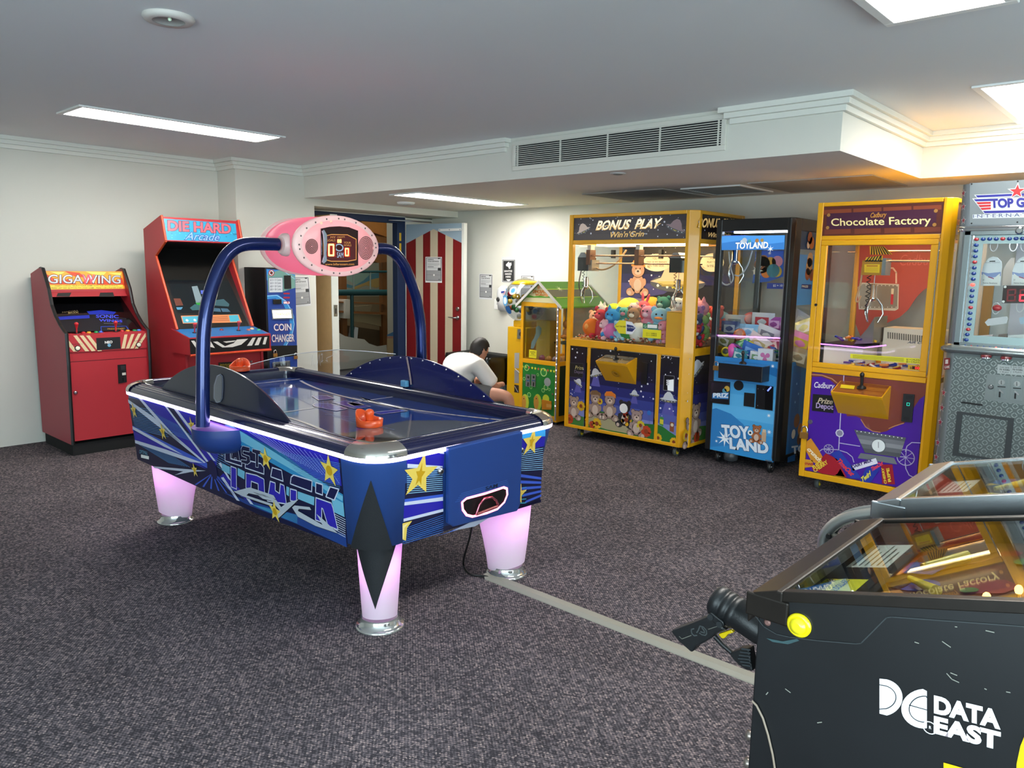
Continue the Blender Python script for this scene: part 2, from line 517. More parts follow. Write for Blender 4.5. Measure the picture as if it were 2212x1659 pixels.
# ------------------------------------------------------------------ the doorway, its doors and the lobby behind
NAVY = M('#1b2c4c', .45, spec=.4)
XD = -7.75
yj = onX(868, 600, XD).y; 
fr = B()
y0f, y1f = onX(729, 600, XD).y-.35, onX(859, 600, XD).y
zh0 = onX(800, 478, XD).z; zh1 = onX(800, 466, XD).z
fr.box(XD-.1, XD, y0f, y1f+.13, zh0, zh1+.01, NAVY)
fr.box(XD-.1, XD, y1f, y1f+.13, 0, zh0, NAVY)
fr.box(XD-.1, XD, y0f, y0f+.1, 0, zh0, NAVY)
struct('trim_8', fr, bevel=.004)
wb = B().box(XD-.1, XD, y1f+.13, YB, 0, ZL, WALL).box(XD-.1, XD, 4.8, YB, zh1+.01, ZL, WALL)
struct('wall_doorway', wb)
b = B()
for z0, z1 in ((1.93, 2.03), (1.76, 1.9)):
    b.box(XD, XD+.003, y1f+.03, y1f+.06, z0, z1, M('#c9a62b', .5))
tag(b.build('door_sticker', L=(XD, y1f+.04, 1.76)), 'two yellow strips stuck on the navy door jamb', 'sticker')

# striped door leaf
Hn = onX(878, 600, XD+.02); Hn.z = 0
Fe = onY(998, 600, 6.60); Fe.z = 0
dv = (Fe-Hn); wleaf = dv.length; dv.normalize(); dn = V((dv.y, -dv.x, 0))
ZD = 2.14
pd = Pl(Hn, dn)
d = B()
d.add([Hn, Fe, Fe-dn*.045, Hn-dn*.045] + [p+V((0, 0, ZD)) for p in (Hn, Fe, Fe-dn*.045, Hn-dn*.045)], [(3, 2, 1, 0), (4, 5, 6, 7), (0, 1, 5, 4), (1, 2, 6, 5), (2, 3, 7, 6), (3, 0, 4, 7)], M('#8fa5b4', .45))
def dp(u, z, l=1): return Hn + dv*u + V((0, 0, z)) + dn*(.0005*l)
REDP, CREAM = M('#731418', .4, noise=.12, nscale=8), M('#bdb198', .45, noise=.08, nscale=5)
ws = wleaf/7.3; zs_, zp = 1.93, 2.075
def roofz(u): return zp - (zp-zs_+.03)*abs(u-wleaf/2)/(wleaf/2)
us = [0, .178*wleaf, .311*wleaf, .442*wleaf, .576*wleaf, .71*wleaf, .842*wleaf, wleaf]
for k in range(7):
    a, c = us[k], us[k+1]
    pts = [dp(a, .01), dp(c, .01), dp(c, roofz(c))] + ([dp(wleaf/2, zp)] if a < wleaf/2 < c else []) + [dp(a, roofz(a))]
    d.face(pts, REDP if k % 2 == 0 else CREAM)
door = struct('door_1', d)
door['label'] = 'open door painted with red and cream beach hut stripes'
b = B(); E0 = Fe
b.add([E0+dn*.012, E0+dv*.035+dn*.012, E0+dv*.035-dn*.05, E0-dn*.05]+[p+V((0, 0, ZD)) for p in (E0+dn*.012, E0+dv*.035+dn*.012, E0+dv*.035-dn*.05, E0-dn*.05)], [(3, 2, 1, 0), (4, 5, 6, 7), (0, 1, 5, 4), (1, 2, 6, 5), (2, 3, 7, 6), (3, 0, 4, 7)], M('#d2d3cd', .4))
b.build('edge_strip', door)
b = B(); q = dp(wleaf*.93, .99, 0)
b.lathe([(.026, 0), (.026, .01), (.02, .014)], q, STEEL, 20, dn)
b.lathe([(.026, 0), (.026, .01), (.02, .016)], dp(wleaf*.93, 1.1, 0), STEEL, 20, dn)
b.tube([q+dn*.012, q+dn*.045, q+dn*.05-dv*.04, q+dn*.05-dv*.11+V((0, 0, .008))], [.009, .009, .008, .006], STEEL)
b.build('door_handle', door)
b = B(); a_, c_ = dp(wleaf*.6, 2.045, 0), dp(wleaf*.985, 2.05, 0)
b.add([a_, c_, c_+V((0, 0, .03)), a_+V((0, 0, .03))] + [p+dn*.012 for p in (a_, c_, c_+V((0, 0, .03)), a_+V((0, 0, .03)))], [(0, 1, 2, 3), (7, 6, 5, 4), (0, 4, 5, 1), (1, 5, 6, 2), (2, 6, 7, 3), (3, 7, 4, 0)], M('#d7d9d6', .4))
for k in (.62, .79, .97): b.ell(dp(wleaf*k, 2.062, 26), .005, BLACK)
b.build('closer_rail', door)
tag(B().tube([V((XD+.01, y1f-.15, zh0+.03)), V((XD+.12, y1f+.1, zh0+.03)), Hn+dv*.42+V((0, 0, ZD+.015))], .009, STEEL).build('door_closer_arm', L=(XD, y1f, zh0)), 'thin steel door closer arm above the striped door', 'door closer')

# tan door leaf with white edge
q0, q1 = onX(716, 600, -7.42), onX(730, 600, -7.42)
ya, yb = q0.y, q1.y
d = B().box(-7.96, -7.425, ya, yb, .01, 2.17, M('#c6a473', .5, noise=.12, nscale=14))
d2 = struct('door_2', d, bevel=.003)
b = B().box(-7.425, -7.415, ya-.004, yb, .01, 2.175, M('#cfd3cc', .4)); b.build('edge_strip', d2)
b = B().box(-7.415, -7.411, ya+.02, yb-.02, 1.03, 1.16, STEEL).box(-7.411, -7.409, ya+.035, yb-.035, 1.06, 1.12, M('#3a3a3a', .4))
b.build('strike_plate', d2)

# lobby behind the doorway
LW = M('#c3c4bb', .7)
XM = -9.9
lob = B()
def lp(px, py, l=0): return V((XM+.0005*l, *onX(px, py, XM).yz))
yA, yZ = 4.2, 9.6
hole = [onX(*p, XM) for p in ((690, 440), (835, 440), (835, 745), (815, 748), (797, 742), (787, 733), (765, 730), (745, 726), (728, 716), (690, 716))]
zt, zb2 = 3.2, 0
yl, yr = hole[0].y, hole[1].y
lob.face([V((XM, yr, 0)), V((XM, yZ, 0)), V((XM, yZ, zt)), V((XM, yr, zt))], LW)
low = [V((XM, q.y, q.z)) for q in hole[2:]]
lob.face([V((XM, yl, 0)), V((XM, yr, 0))] + low, LW)
lob.face([V((XM, yA, 0)), V((XM, yl, 0)), V((XM, yl, zt)), V((XM, yA, zt))], LW)
lob.face([V((XM, yA, zt)), V((-7.85, yA, zt)), V((-7.85, yZ, zt)), V((XM, yZ, zt))], LW)
lob.face([V((-7.85, yZ, 0)), V((XM, yZ, 0)), V((XM, yZ, zt)), V((-7.85, yZ, zt))], LW)
lob.face([V((XM, yA, 0)), V((-7.85, yA, 0)), V((-7.85, yA, zt)), V((XM, yA, zt))], LW)
lob.box(-7.86, -7.84, 7.0, 9.6, 0, 3.2, LW).box(-7.86, -7.84, 4.2, 7.0, 2.6, 3.2, LW).box(-7.86, -7.84, 4.2, 4.9, 0, 2.6, LW)
# painted wave at the foot of the wall
pm = Pl((XM, 0, 0), (1, 0, 0))
lob.px(pm, [(836, 723), (860, 712), (868, 712), (868, 728), (848, 726), (836, 726)], M('#4f82b4', .6), 2)
lob.px(pm, [(836, 727), (850, 726), (868, 732), (868, 738), (850, 731), (836, 731)], M('#b98a7c', .6), 2)
lob.px(pm, [(836, 731), (850, 731), (868, 738), (868, 830), (836, 830)], M('#bfa983', .6), 2)
struct('wall_lobby', lob)
tag(B().box(-10.0, -7.86, 4.2, 9.6, .001, .012, M('#34363b', .8)).build('floor_lobby'), kind='structure')
# what stands in the opening: a far mural wall, teal rails, timber, sails
XF = -12.0
fwl = B().box(XF-.1, XF, 3, 12, 0, 4, M('#8f9488', .8)); pf = Pl((XF, 0, 0), (1, 0, 0))
fwl.px(pf, [(728, 585), (836, 585), (836, 612), (810, 618), (790, 612), (770, 616), (750, 604), (728, 592)], M('#7f9f95', .7), 1)
fwl.px(pf, [(728, 600), (745, 612), (765, 618), (785, 606), (800, 592), (836, 586), (836, 598), (812, 604), (790, 614), (765, 624), (745, 620), (728, 608)], M('#4d7f91', .7), 2)
fwl.px(pf, [(760, 621), (785, 612), (805, 603), (820, 600), (836, 606), (836, 616), (812, 622), (790, 616), (765, 626)], M('#a58f58', .7), 3)
fwl.px(pf, [(728, 640), (836, 640), (836, 764), (728, 764)], M('#7a6c52', .8), 1)
fwl.box(XF, XM, 3, 3.1, 0, 4, M('#8f9488', .8)).box(XF, XM, 11.9, 12, 0, 4, M('#8f9488', .8)).box(XF-.1, XM, 3, 12, 3.9, 4.0, M('#b0b0a8', .8)).box(XM-.02, XM+.0, 3, 4.2, 0, 4, M('#8f9488', .8)).box(XM-.02, XM, 9.6, 12, 0, 4, M('#8f9488', .8)).box(XM-.03, XM-.001, 3, 12, 3.2, 4, M('#8f9488', .8)).box(XF, -9.9, 3, 12, -.05, 0, M('#4a4a48', .8))
struct('wall_far', fwl)
TEAL = M('#15454b', .4)
rl = thing('teal_railing', 'dark teal pipe railing seen through the open doorway', 'railing', tuple(V((*onX(760, 760, -10.5).xy, 0))))
B().tube([onX(690, 632, -10.5), onX(850, 632, -10.5)], .05, TEAL, 12).build('top_rail', rl)
B().tube([V((-10.5, onX(760, 700, -10.5).y, 0)), onX(760, 634, -10.5)], .03, TEAL, 12).build('post', rl)
B().tube([onX(690, 587, -10.6), onX(850, 587, -10.6)], .02, TEAL, 10).build('thin_rail', rl)
b = B()
for px in (764, 800): B().tube([onX(px, 625, -10.55), onX(px, 587, -10.6)], .013, M('#7c8f8c', .5), 8).build('baluster', rl)
BRN = M('#8a5a30', .5, noise=.2)
TIM = M('#b5793a', .45, noise=.25, nscale=9)
deco = thing('boat_display', 'display of timber panels, rails and canvas sails beyond the open doorway', 'display', (-11.0, 8.6, 0))
def slab3(name, pts, x, th, mat, deco=deco):
    q = [onX(*p, x) for p in pts]
    B().prism(q, (-th, 0, 0), mat).build(name, deco)
for py_ in (onX(745, 700, -11.0).y, onX(832, 700, -11.0).y):
    B().box(-11.1, -11.0, py_-.05, py_+.05, 0.012, 3.1, BRN).build('upright', deco)
slab3('timber_panel', [(748, 466), (836, 466), (836, 512), (800, 500), (780, 478)], -10.8, .25, TIM)
slab3('timber_box', [(806, 508), (836, 514), (836, 566), (816, 568), (800, 560)], -10.7, .35, BRN)
slab3('timber_rail', [(728, 651), (836, 655), (836, 658), (728, 654)], -10.9, .15, BRN)
slab3('timber_rail', [(728, 671), (836, 675), (836, 680), (728, 675)], -10.9, .15, BRN)
slab3('canvas_sail', [(765, 661), (804, 659), (800, 674), (766, 673)], -11.05, .05, M('#cfc3a0', .8))
slab3('canvas_sail', [(728, 677), (836, 680), (836, 708), (790, 698), (728, 690)], -11.05, .08, M('#b9ab88', .8))
slab3('brown_drape', [(728, 700), (770, 706), (836, 716), (836, 760), (728, 760)], -11.1, .2, M('#5b4a35', .8))
slab3('white_post', [(746, 647), (756, 647), (756, 688), (746, 688)], -10.85, .2, M('#e6e4dc', .6))
slab3('white_flag', [(767, 706), (774, 708), (772, 731), (763, 729)], -10.95, .2, M('#dfe6ee', .6))
l = bpy.data.lights.new('lobby_fill_light', 'AREA'); l.shape = 'RECTANGLE'; l.size, l.size_y = .6, 1.2; l.energy = 9; l.color = (1, .93, .8)  # added area light, unseen, to brighten the lobby walls
o = bpy.data.objects.new('lobby_fill_light', l); o.location = (-9.0, 6.9, 3.15); COL.objects.link(o)
l2 = bpy.data.lights.new('hall_fill_light', 'AREA'); l2.shape = 'RECTANGLE'; l2.size, l2.size_y = .6, 1.6; l2.energy = 30; l2.color = (1, .93, .8)  # second unseen light, added so the closed hall beyond isn't dark
o = bpy.data.objects.new('hall_fill_light', l2); o.location = (-10.9, 7.4, 3.6); COL.objects.link(o)
# ------------------------------------------------------------------ air hockey table
HX, HY = -3.65, 2.43
T = thing('air_hockey_table', 'big blue air hockey table with lit edges, glowing legs and an overhead scoreboard', 'air hockey table', (HX, HY, 0))
BLUE = M('#22427f', .42, coat=.15, bump=.05, bscale=500)
RAIL = M('#14173a', .22, coat=.6)
ZT, ZBOT, ZPF = .83, .42, .812
def rrect(hx, hy, r, z, n=8):
    """rounded rectangle about the table centre, starting at the +x +y corner, counterclockwise"""
    out = []
    for q, (sx, sy) in enumerate(((1, 1), (-1, 1), (-1, -1), (1, -1))):
        for i in range(n+1):
            a = q*PI/2 + PI/2*i/n
            out.append(V((HX + sx*(hx-r) + r*math.cos(a), HY + sy*(hy-r) + r*math.sin(a), z)))
    return out
TX, TY, BX, BY = 1.255, .605, 1.175, .555
b = B()
b.loft([rrect(BX-.02, BY-.02, .13, ZBOT-.005), rrect(BX, BY, .14, ZBOT), rrect(BX+(TX-BX)*.96, BY+(TY-BY)*.96, .14, ZT-.02)], BLUE, (True, True))
# side artwork (long side towards the room) and end artwork
nlong = V((0, -(ZT-ZBOT), -(TY-BY))).normalized()
PLS = Pl((HX, HY-BY, ZBOT), nlong)
nend = V((ZT-ZBOT, 0, -(TX-BX))).normalized()
PLE = Pl((HX+BX, HY, ZBOT), nend)
c2 = crop(60, 740, 600/2212); c9 = crop(480, 900, 300/1659); c5 = crop(700, 860, 540/1659); c4 = crop(440, 780, 800/2212)
D1, D2, D3 = M('#0c1238', .35, coat=.2), M('#2420a0', .35, coat=.2), M('#3a5cc8', .35, coat=.2)
LT, CY, CY2 = M('#c9cfe2', .35, coat=.2), M('#6fb3cf', .35, coat=.2), M('#2b86b8', .35, coat=.2)
LN, STR, STR2 = M('#4f86c0', .4), M('#e3c65a', .35), M('#c79a16', .35)
art = B()
# base field, clipped to the flat part of the side
art.px(PLS, [(277, 858), (560, 930), (736, 990), (752, 1182), (560, 1112), (297, 992)], D1, 1)
R2 = lambda *p: c2(*p)
# broad rays towards the hub at (1475,1010) in crop 2
for pts, mt in (([(880, 440), (1090, 500), (1430, 950), (1400, 960)], D2), ([(1160, 520), (1420, 600), (1540, 780), (1500, 990), (1440, 950)], D2),
                ([(835, 660), (835, 700), (1430, 1000), (1430, 960)], D3), ([(840, 690), (855, 780), (1430, 1010), (1400, 990)], D2),
                ([(1530, 1070), (1560, 1040), (1830, 1300), (1790, 1300)], D2)):
    art.px(PLS, R2(*pts), mt, 2)
for pts in ([(800, 452), (1000, 590), (1300, 850), (1275, 845), (980, 620), (803, 478)], [(880, 440), (905, 445), (1170, 740), (1420, 955), (1405, 958), (1130, 735)],
            [(1085, 497), (1105, 503), (1440, 945), (1425, 950)], [(1160, 520), (1190, 527), (1500, 945), (1480, 940)],
            [(835, 665), (1080, 800), (1240, 895), (1090, 830), (838, 690)], [(855, 775), (1100, 850), (1400, 960), (1300, 950), (1090, 880), (857, 800)],
            [(1000, 985), (1420, 1020), (1300, 1030), (1170, 1055), (1240, 1025), (1010, 1000)],
            [(1540, 1075), (1560, 1070), (1690, 1262), (1665, 1255)], [(1700, 1180), (1720, 1180), (1800, 1290), (1775, 1285)], [(1520, 960), (1540, 955), (1625, 1105), (1600, 1085)]):
    art.px(PLS, R2(*pts), LT, 3)
for a in range(7):
    x = 1330+a*62
    art.px(PLS, R2((1455+a*6, 1050), (1463+a*6, 1050), (x+14, 1135+a*16), (x, 1130+a*16)), D3, 3)
rnd = random.Random(3)
for k in range(15):
    y = 505+k*13
    art.line(PLS, R2((815+k*3, y), (1010+k*8, y+35+k*2)), .0035, LN, 2)
for k in range(10):
    art.line(PLS, R2((1000+k*12, 560+k*17), (1200+k*22, 660+k*17)), .0035, LN, 2)
for k in range(9):
    art.line(PLS, R2((870+k*34, 800+k*12), (1130+k*20, 960+k*4)), .003, LN, 2)
for k in range(14):
    art.line(PLS, R2((1380+k*10, 700+k*22), (1540+k*8, 760+k*24)), .003, LN, 2)
c9f = c9
# cyan sweeping bands
art.px(PLS, c9((40, 95), (200, 160), (700, 420), (1100, 720), (1445, 930), (1450, 1060), (1090, 830), (600, 560), (45, 240)), CY2, 2)
art.px(PLS, c9((40, 95), (120, 110), (560, 380), (1060, 700), (1445, 950), (1440, 1010), (1090, 780), (640, 520), (40, 190)), CY, 3)
art.px(PLS, c9((1300, 950), (1450, 1030), (1465, 1200), (1340, 1140)), CY, 3)
art.px(PLS, c9((130, 105), (1390, 500), (1430, 830), (1090, 730), (620, 430)), D2, 2)
for k in range(15):
    art.line(PLS, c9((300+k*62, 165+k*21), (700+k*50, 430+k*26)), .0028, M('#8f95dc', .4), 3)
for k in range(16):
    art.line(PLS, c9((700+k*18, 420+k*22), (1410, 560+k*20)), .0022, LN, 3)
for q in ([(0, 560), (95, 600), (95, 690), (0, 640)], [(188, 610), (272, 655), (268, 750), (188, 700)], [(905, 890), (1105, 960), (1100, 1060), (905, 980)], [(770, 830), (805, 845), (800, 950), (770, 930)]):
    art.px(PLS, c9(*q), CY, 3)
for q in ([(0, 900), (340, 1010), (900, 1170), (1480, 1420), (1490, 1560), (900, 1285), (300, 1050)],):
    art.px(PLS, c9(*q), M('#1d3f86', .35, coat=.2), 2)
for k in range(8):
    art.line(PLS, c9((350+k*20, 1045+k*9), (900, 1180+k*13)), .0025, M('#3f90b8', .4), 3)
for k in range(9):
    art.line(PLS, c9((1340, 1160+k*26), (1475, 1230+k*26)), .003, LT, 3)
# title lettering, blocky letters with white borders
NV = M('#0d1445', .35, coat=.2)
def blk(pts, mt, w=.006, l=5):
    q = c9(*pts)
    art.px(PLS, q, mt, l); art.line(PLS, q+[q[0]], w, LT, l+1)
for pts in ([(40, 415), (105, 430), (105, 500), (240, 535), (240, 590), (40, 525)], [(285, 545), (350, 530), (470, 560), (505, 610), (505, 685), (280, 610)],
            [(605, 605), (715, 640), (735, 770), (585, 715)], [(860, 695), (1080, 765), (1075, 895), (820, 800), (830, 720)],
            [(1125, 785), (1205, 810), (1205, 935), (1122, 905)], [(1295, 835), (1400, 865), (1345, 995), (1245, 955)]):
    blk(pts, NV)
TQ = M('#2a22a6', .35, coat=.2)
for pts in ([(110, 590), (175, 615), (178, 865), (112, 835)], [(290, 670), (420, 700), (505, 745), (515, 940), (440, 920), (435, 800), (355, 770), (350, 870), (290, 850)],
            [(580, 770), (640, 790), (640, 880), (690, 915), (700, 800), (745, 820), (770, 1010), (770, 1040), (545, 1005)], [(820, 860), (895, 880), (895, 1020), (820, 1000)],
            [(1125, 965), (1310, 1030), (1330, 1090), (1390, 1350), (1270, 1300), (1210, 1100), (1195, 1090), (1195, 1260), (1120, 1230)]):
    blk(pts, TQ)
for pts in ([(0, 300), (15, 270), (95, 290), (90, 330), (20, 320), (10, 370), (90, 365), (85, 400), (20, 400), (20, 460), (0, 465)],
            [(150, 300), (185, 310), (220, 525), (185, 520), (175, 490), (155, 490), (150, 510), (118, 495)], [(250, 345), (335, 365), (335, 420), (260, 405), (255, 440), (335, 470), (345, 545), (310, 570), (235, 545), (235, 510), (300, 520), (300, 490), (240, 465), (232, 385)],
            [(368, 380), (470, 405), (465, 450), (440, 450), (440, 605), (408, 600), (408, 440), (368, 425)]):
    blk(pts, M('#11183a', .3, coat=.2), .0025, 7)
# silver swoosh lettering
SV = M('#c3cbd6', .3, .2)
for pts in ([(150, 900), (345, 850), (630, 945), (655, 990), (520, 960), (330, 920), (305, 945), (620, 1050), (605, 1075), (255, 955)],
            [(380, 900), (520, 940), (660, 1000), (720, 1085), (790, 1035), (930, 990), (870, 1050), (690, 1215), (640, 1180), (700, 1120), (600, 1010), (500, 985)],
            [(850, 1090), (880, 1065), (1060, 1085), (1080, 1120), (930, 1105), (920, 1130), (1200, 1290), (1215, 1300), (1140, 1165), (1230, 1240), (1400, 1400), (1130, 1310), (920, 1200)]):
    art.px(PLS, c9(*pts), BLACK, 8); art.px(PLS, [(x-1, y-1.5) for x, y in c9(*pts)], SV, 9)
for p, r in (((850, 540), .055), ((1080, 710), .055), ((1335, 1015), .045), ((1312, 660), .05)):
    q = R2(p)[0]; art.star(PLS, q, r, STR, 10, -.15, sx=.8); art.disc(PLS, q, r*.25, STR2, 11)
for p, r in (((530, 500), .06), ((1290, 640), .075), ((640, 1130), .06)):
    q = c9(p)[0]; art.star(PLS, q, r, STR, 10, .1, sx=.9); art.disc(PLS, q, r*.3, STR2, 11)
art.disc(PLS, R2((1478, 1010))[0], .045, NV, 5, ry=.055); 
art.px(PLS, R2((905, 890), (968, 905), (968, 930), (905, 915)), WHITE, 5)
art.text('OPTIMAL', PLS, R2((890, 880))[0], R2((958, 897))[0], R2((892, 850))[0], CY, 5)
# end face
art.px(PLE, [(876, 1006), (957, 990), (957, 1128), (872, 1168)], D1, 1)
art.px(PLE, c5((552, 395), (800, 330), (790, 470), (545, 440)), D2, 2)
art.px(PLE, c5((552, 435), (785, 450), (785, 470), (552, 462)), LT, 3)
art.px(PLE, c5((740, 350), (795, 345), (795, 370), (770, 368)), LT, 3)
for k in range(11): art.line(PLE, c5((550, 492+k*14), (785, 480+k*13)), .0035, M('#86b7d8', .4), 2)
art.px(PLE, c5((535, 670), (790, 636), (788, 672), (533, 712)), D3, 2); art.px(PLE, c5((533, 690), (788, 655), (788, 680), (531, 712)), LT, 3)
art.px(PLE, c5((531, 712), (788, 680), (790, 735), (526, 805)), D2, 2); art.px(PLE, c5((526, 800), (790, 733), (790, 752), (526, 820)), LT, 3)
for k in range(9): art.line(PLE, c5((522, 870+k*12), (790, 775+k*14)), .003, M('#3b6ec0', .4), 2)
art.px(PLE, c5((518, 985), (790, 885), (1440, 690), (1440, 670), (1100, 770), (800, 850)), D1, 1)
art.px(PLE, c5((720, 922), (820, 890), (1160, 738), (1190, 740), (900, 870)), M('#4f73cf', .35, coat=.2), 3)
art.px(PLE, c5((850, 880), (1110, 755), (1195, 730), (1000, 850)), LT, 4)
for p, r, rt in ((634, 510), .105, .1), ((1375, 290), .08, .05), ((1290, 640), .062, .05):
    art.star(PLE, c5(p)[0], r, STR, 6, rt, sx=.95); art.star(PLE, c5(p)[0], r*.55, STR2, 7, rt, sx=.5)
art.px(PLE, c5((518, 830), (582, 812), (548, 860), (540, 945), (518, 935)), STR, 6); art.px(PLE, c5((518, 845), (560, 825), (530, 860), (525, 930), (518, 930)), M('#f0dc98', .35), 7)
art.px(PLE, c5((1293, 205), (1468, 175), (1432, 690), (1262, 740)), D1, 1)
art.px(PLE, c5((1293, 215), (1468, 190), (1468, 252), (1290, 272)), M('#3aa3e0', .35, coat=.2), 2)
art.px(PLE, c5((1290, 272), (1468, 252), (1460, 320), (1286, 350)), D2, 2)
for k in range(12): art.line(PLE, c5((1288, 350+k*12), (1452, 318+k*14)), .003, M('#8dc4ea', .4), 2)
for k in range(5): art.px(PLE, c5((1270+k*14, 520+k*45), (1282+k*14, 500+k*45), (1440, 525+k*28), (1440, 540+k*28)), D3, 3)
for k in range(5): art.line(PLE, c5((1262, 610+k*22), (1340, 590+k*26)), .004, M('#3fb0cf', .4), 3)
side = b.build('body', T)
art.build('side_artwork', T)
# LED strip
LED = M('#e9d2ff', .4, emit=7.5)
b = B(); o1 = lambda d, z: rrect(TX+d, TY+d, .145+d, z)
b.loft([o1(-.004, ZT-.02), o1(.006, ZT-.017), o1(.007, ZT-.001), o1(-.004, ZT+.002)], LED, (False, False))
b.build('light_strip', T)
# rail with ribbed aluminium top
prof = [(.008, ZT+.003), (.006, ZT+.018), (-.004, ZT+.03), (-.02, ZT+.039), (-.04, ZT+.046), (-.06, ZT+.05), (-.078, ZT+.05), (-.09, ZT+.043), (-.094, ZT+.03), (-.094, ZPF)]
b = B(); b.loft([rrect(TX+d, TY+d, max(.05, .145+d), z) for d, z in prof], RAIL, (False, False))
for d, z in ((-.012, ZT+.0365), (-.027, ZT+.0435), (-.045, ZT+.0495), (-.063, ZT+.0535)):
    b.loft([rrect(TX+d-.003, TY+d-.003, max(.05, .142+d), z-.002), rrect(TX+d, TY+d, max(.05, .145+d), z), rrect(TX+d+.003, TY+d+.003, max(.05, .148+d), z-.002)], M('#2b2f58', .3, .4), (False, False))
b.build('rail', T)
CAPM = M('#b9b4ac', .14, .85)
n = 8
for q in range(4):
    b = B(); rings = []
    for d, z in [(.012, ZT+.002), (.01, ZT+.02), (0, ZT+.034), (-.02, ZT+.046), (-.045, ZT+.054), (-.07, ZT+.056), (-.09, ZT+.05), (-.098, ZT+.03)]:
        rr = rrect(TX+d, TY+d, max(.05, .15+d), z)[q*(n+1):(q+1)*(n+1)]
        sx, sy = ((1, 1), (-1, 1), (-1, -1), (1, -1))[q]
        e = .02
        t0, t1 = (rr[1]-rr[0]).normalized(), (rr[-1]-rr[-2]).normalized()
        rings.append([rr[0]-t0*e]+rr+[rr[-1]+t1*e])
    b.loft(rings, CAPM, (False, False), closed=False)
    b.build('corner_cap', T)
# playing surface with printed lines
pf = B(); PF0 = PZ(ZPF); IX, IY = TX-.094, TY-.094
pf.face(rrect(IX, IY, .05, ZPF), M('#1d3a86', .08, coat=.45, spec=.5))
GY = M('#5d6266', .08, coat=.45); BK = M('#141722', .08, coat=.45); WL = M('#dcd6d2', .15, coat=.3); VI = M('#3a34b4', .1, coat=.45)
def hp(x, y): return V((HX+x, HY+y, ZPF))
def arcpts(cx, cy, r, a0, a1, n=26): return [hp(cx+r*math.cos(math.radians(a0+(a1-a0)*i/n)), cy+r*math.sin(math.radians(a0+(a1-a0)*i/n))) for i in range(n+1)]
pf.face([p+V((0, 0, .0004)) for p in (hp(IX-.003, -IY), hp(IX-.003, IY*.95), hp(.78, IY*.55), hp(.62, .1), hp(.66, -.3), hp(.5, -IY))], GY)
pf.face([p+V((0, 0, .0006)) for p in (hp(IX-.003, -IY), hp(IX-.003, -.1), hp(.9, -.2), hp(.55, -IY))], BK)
pf.line(PF0, [hp(IX-.14, -IY), hp(IX-.14, IY)], .018, WL, 3)
pf.line(PF0, [hp(-IX+.14, -IY), hp(-IX+.14, IY)], .018, WL, 3)
ya = [hp(x, IY - .02 - .2*(1-((x)/1.0)**2)) for x in [-.95+1.9*i/30 for i in range(31)]]
pf.line(PF0, ya, .02, WL, 3)
ya = [hp(x, -(IY - .02 - .2*(1-((x)/1.0)**2))) for x in [-.95+1.9*i/30 for i in range(31)]]
pf.line(PF0, ya, .02, WL, 3)
pf.line(PF0, [hp(0, -IY), hp(0, IY)], .012, WL, 3)
cP = crop(480, 780, 420/2212)
for pts in ([(1030, 500), (1060, 485), (1240, 490), (1420, 545), (1300, 570), (1050, 520)], [(1250, 470), (1400, 455), (1690, 520), (1500, 545)], [(1700, 590), (2030, 555), (2110, 570), (1800, 610)],
            [(1020, 400), (1190, 395), (1280, 430), (1100, 450)], [(1420, 480), (1540, 470), (1620, 505), (1500, 515)]):
    q = cP(*pts); pf.px(PF0, q, VI, 4); pf.line(PF0, q+[q[0]], .007, WL, 5)
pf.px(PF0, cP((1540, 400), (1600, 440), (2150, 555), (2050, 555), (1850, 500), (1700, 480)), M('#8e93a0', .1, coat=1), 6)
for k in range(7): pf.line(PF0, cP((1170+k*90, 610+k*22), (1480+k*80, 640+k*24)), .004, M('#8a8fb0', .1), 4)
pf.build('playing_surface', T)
b = B()
b.face([hp(-IX+.002, -.16)+V((0, 0, -.0)), hp(-IX+.002, .16), hp(-IX+.002, .16)+V((0, 0, .035)), hp(-IX+.002, -.16)+V((0, 0, .035))], BLACK)
b.build('goal_slot', T)
# black textured wedge over the near corner
PAD = M('#15181c', .7, bump=.8, bscale=420)
def cpt(s, z, off=.003):
    k = (z-ZBOT)/(ZT-ZBOT); hx, hy, r = BX+(TX-BX)*k+off, BY+(TY-BY)*k+off, .14+off
    L = r*PI/4
    if abs(s) <= L:
        a = -PI/4 + s/r
        return V((HX+hx-r+r*math.cos(a), HY-(hy-r)+r*math.sin(a), z))
    if s > 0: return V((HX+hx, HY-(hy-r)+(s-L), z))
    return V((HX+hx-r-(-s-L), HY-hy, z))
rows = []
for j in range(13):
    z = ZBOT-.012 + (.747-ZBOT)*j/12; wdt = .098*(1-j/12)+.001
    rows.append([cpt(-wdt+2*wdt*i/10-.012, z) for i in range(11)])
b = B(); b.loft(rows, PAD, (False, False), closed=False); b.build('corner_pad', T)
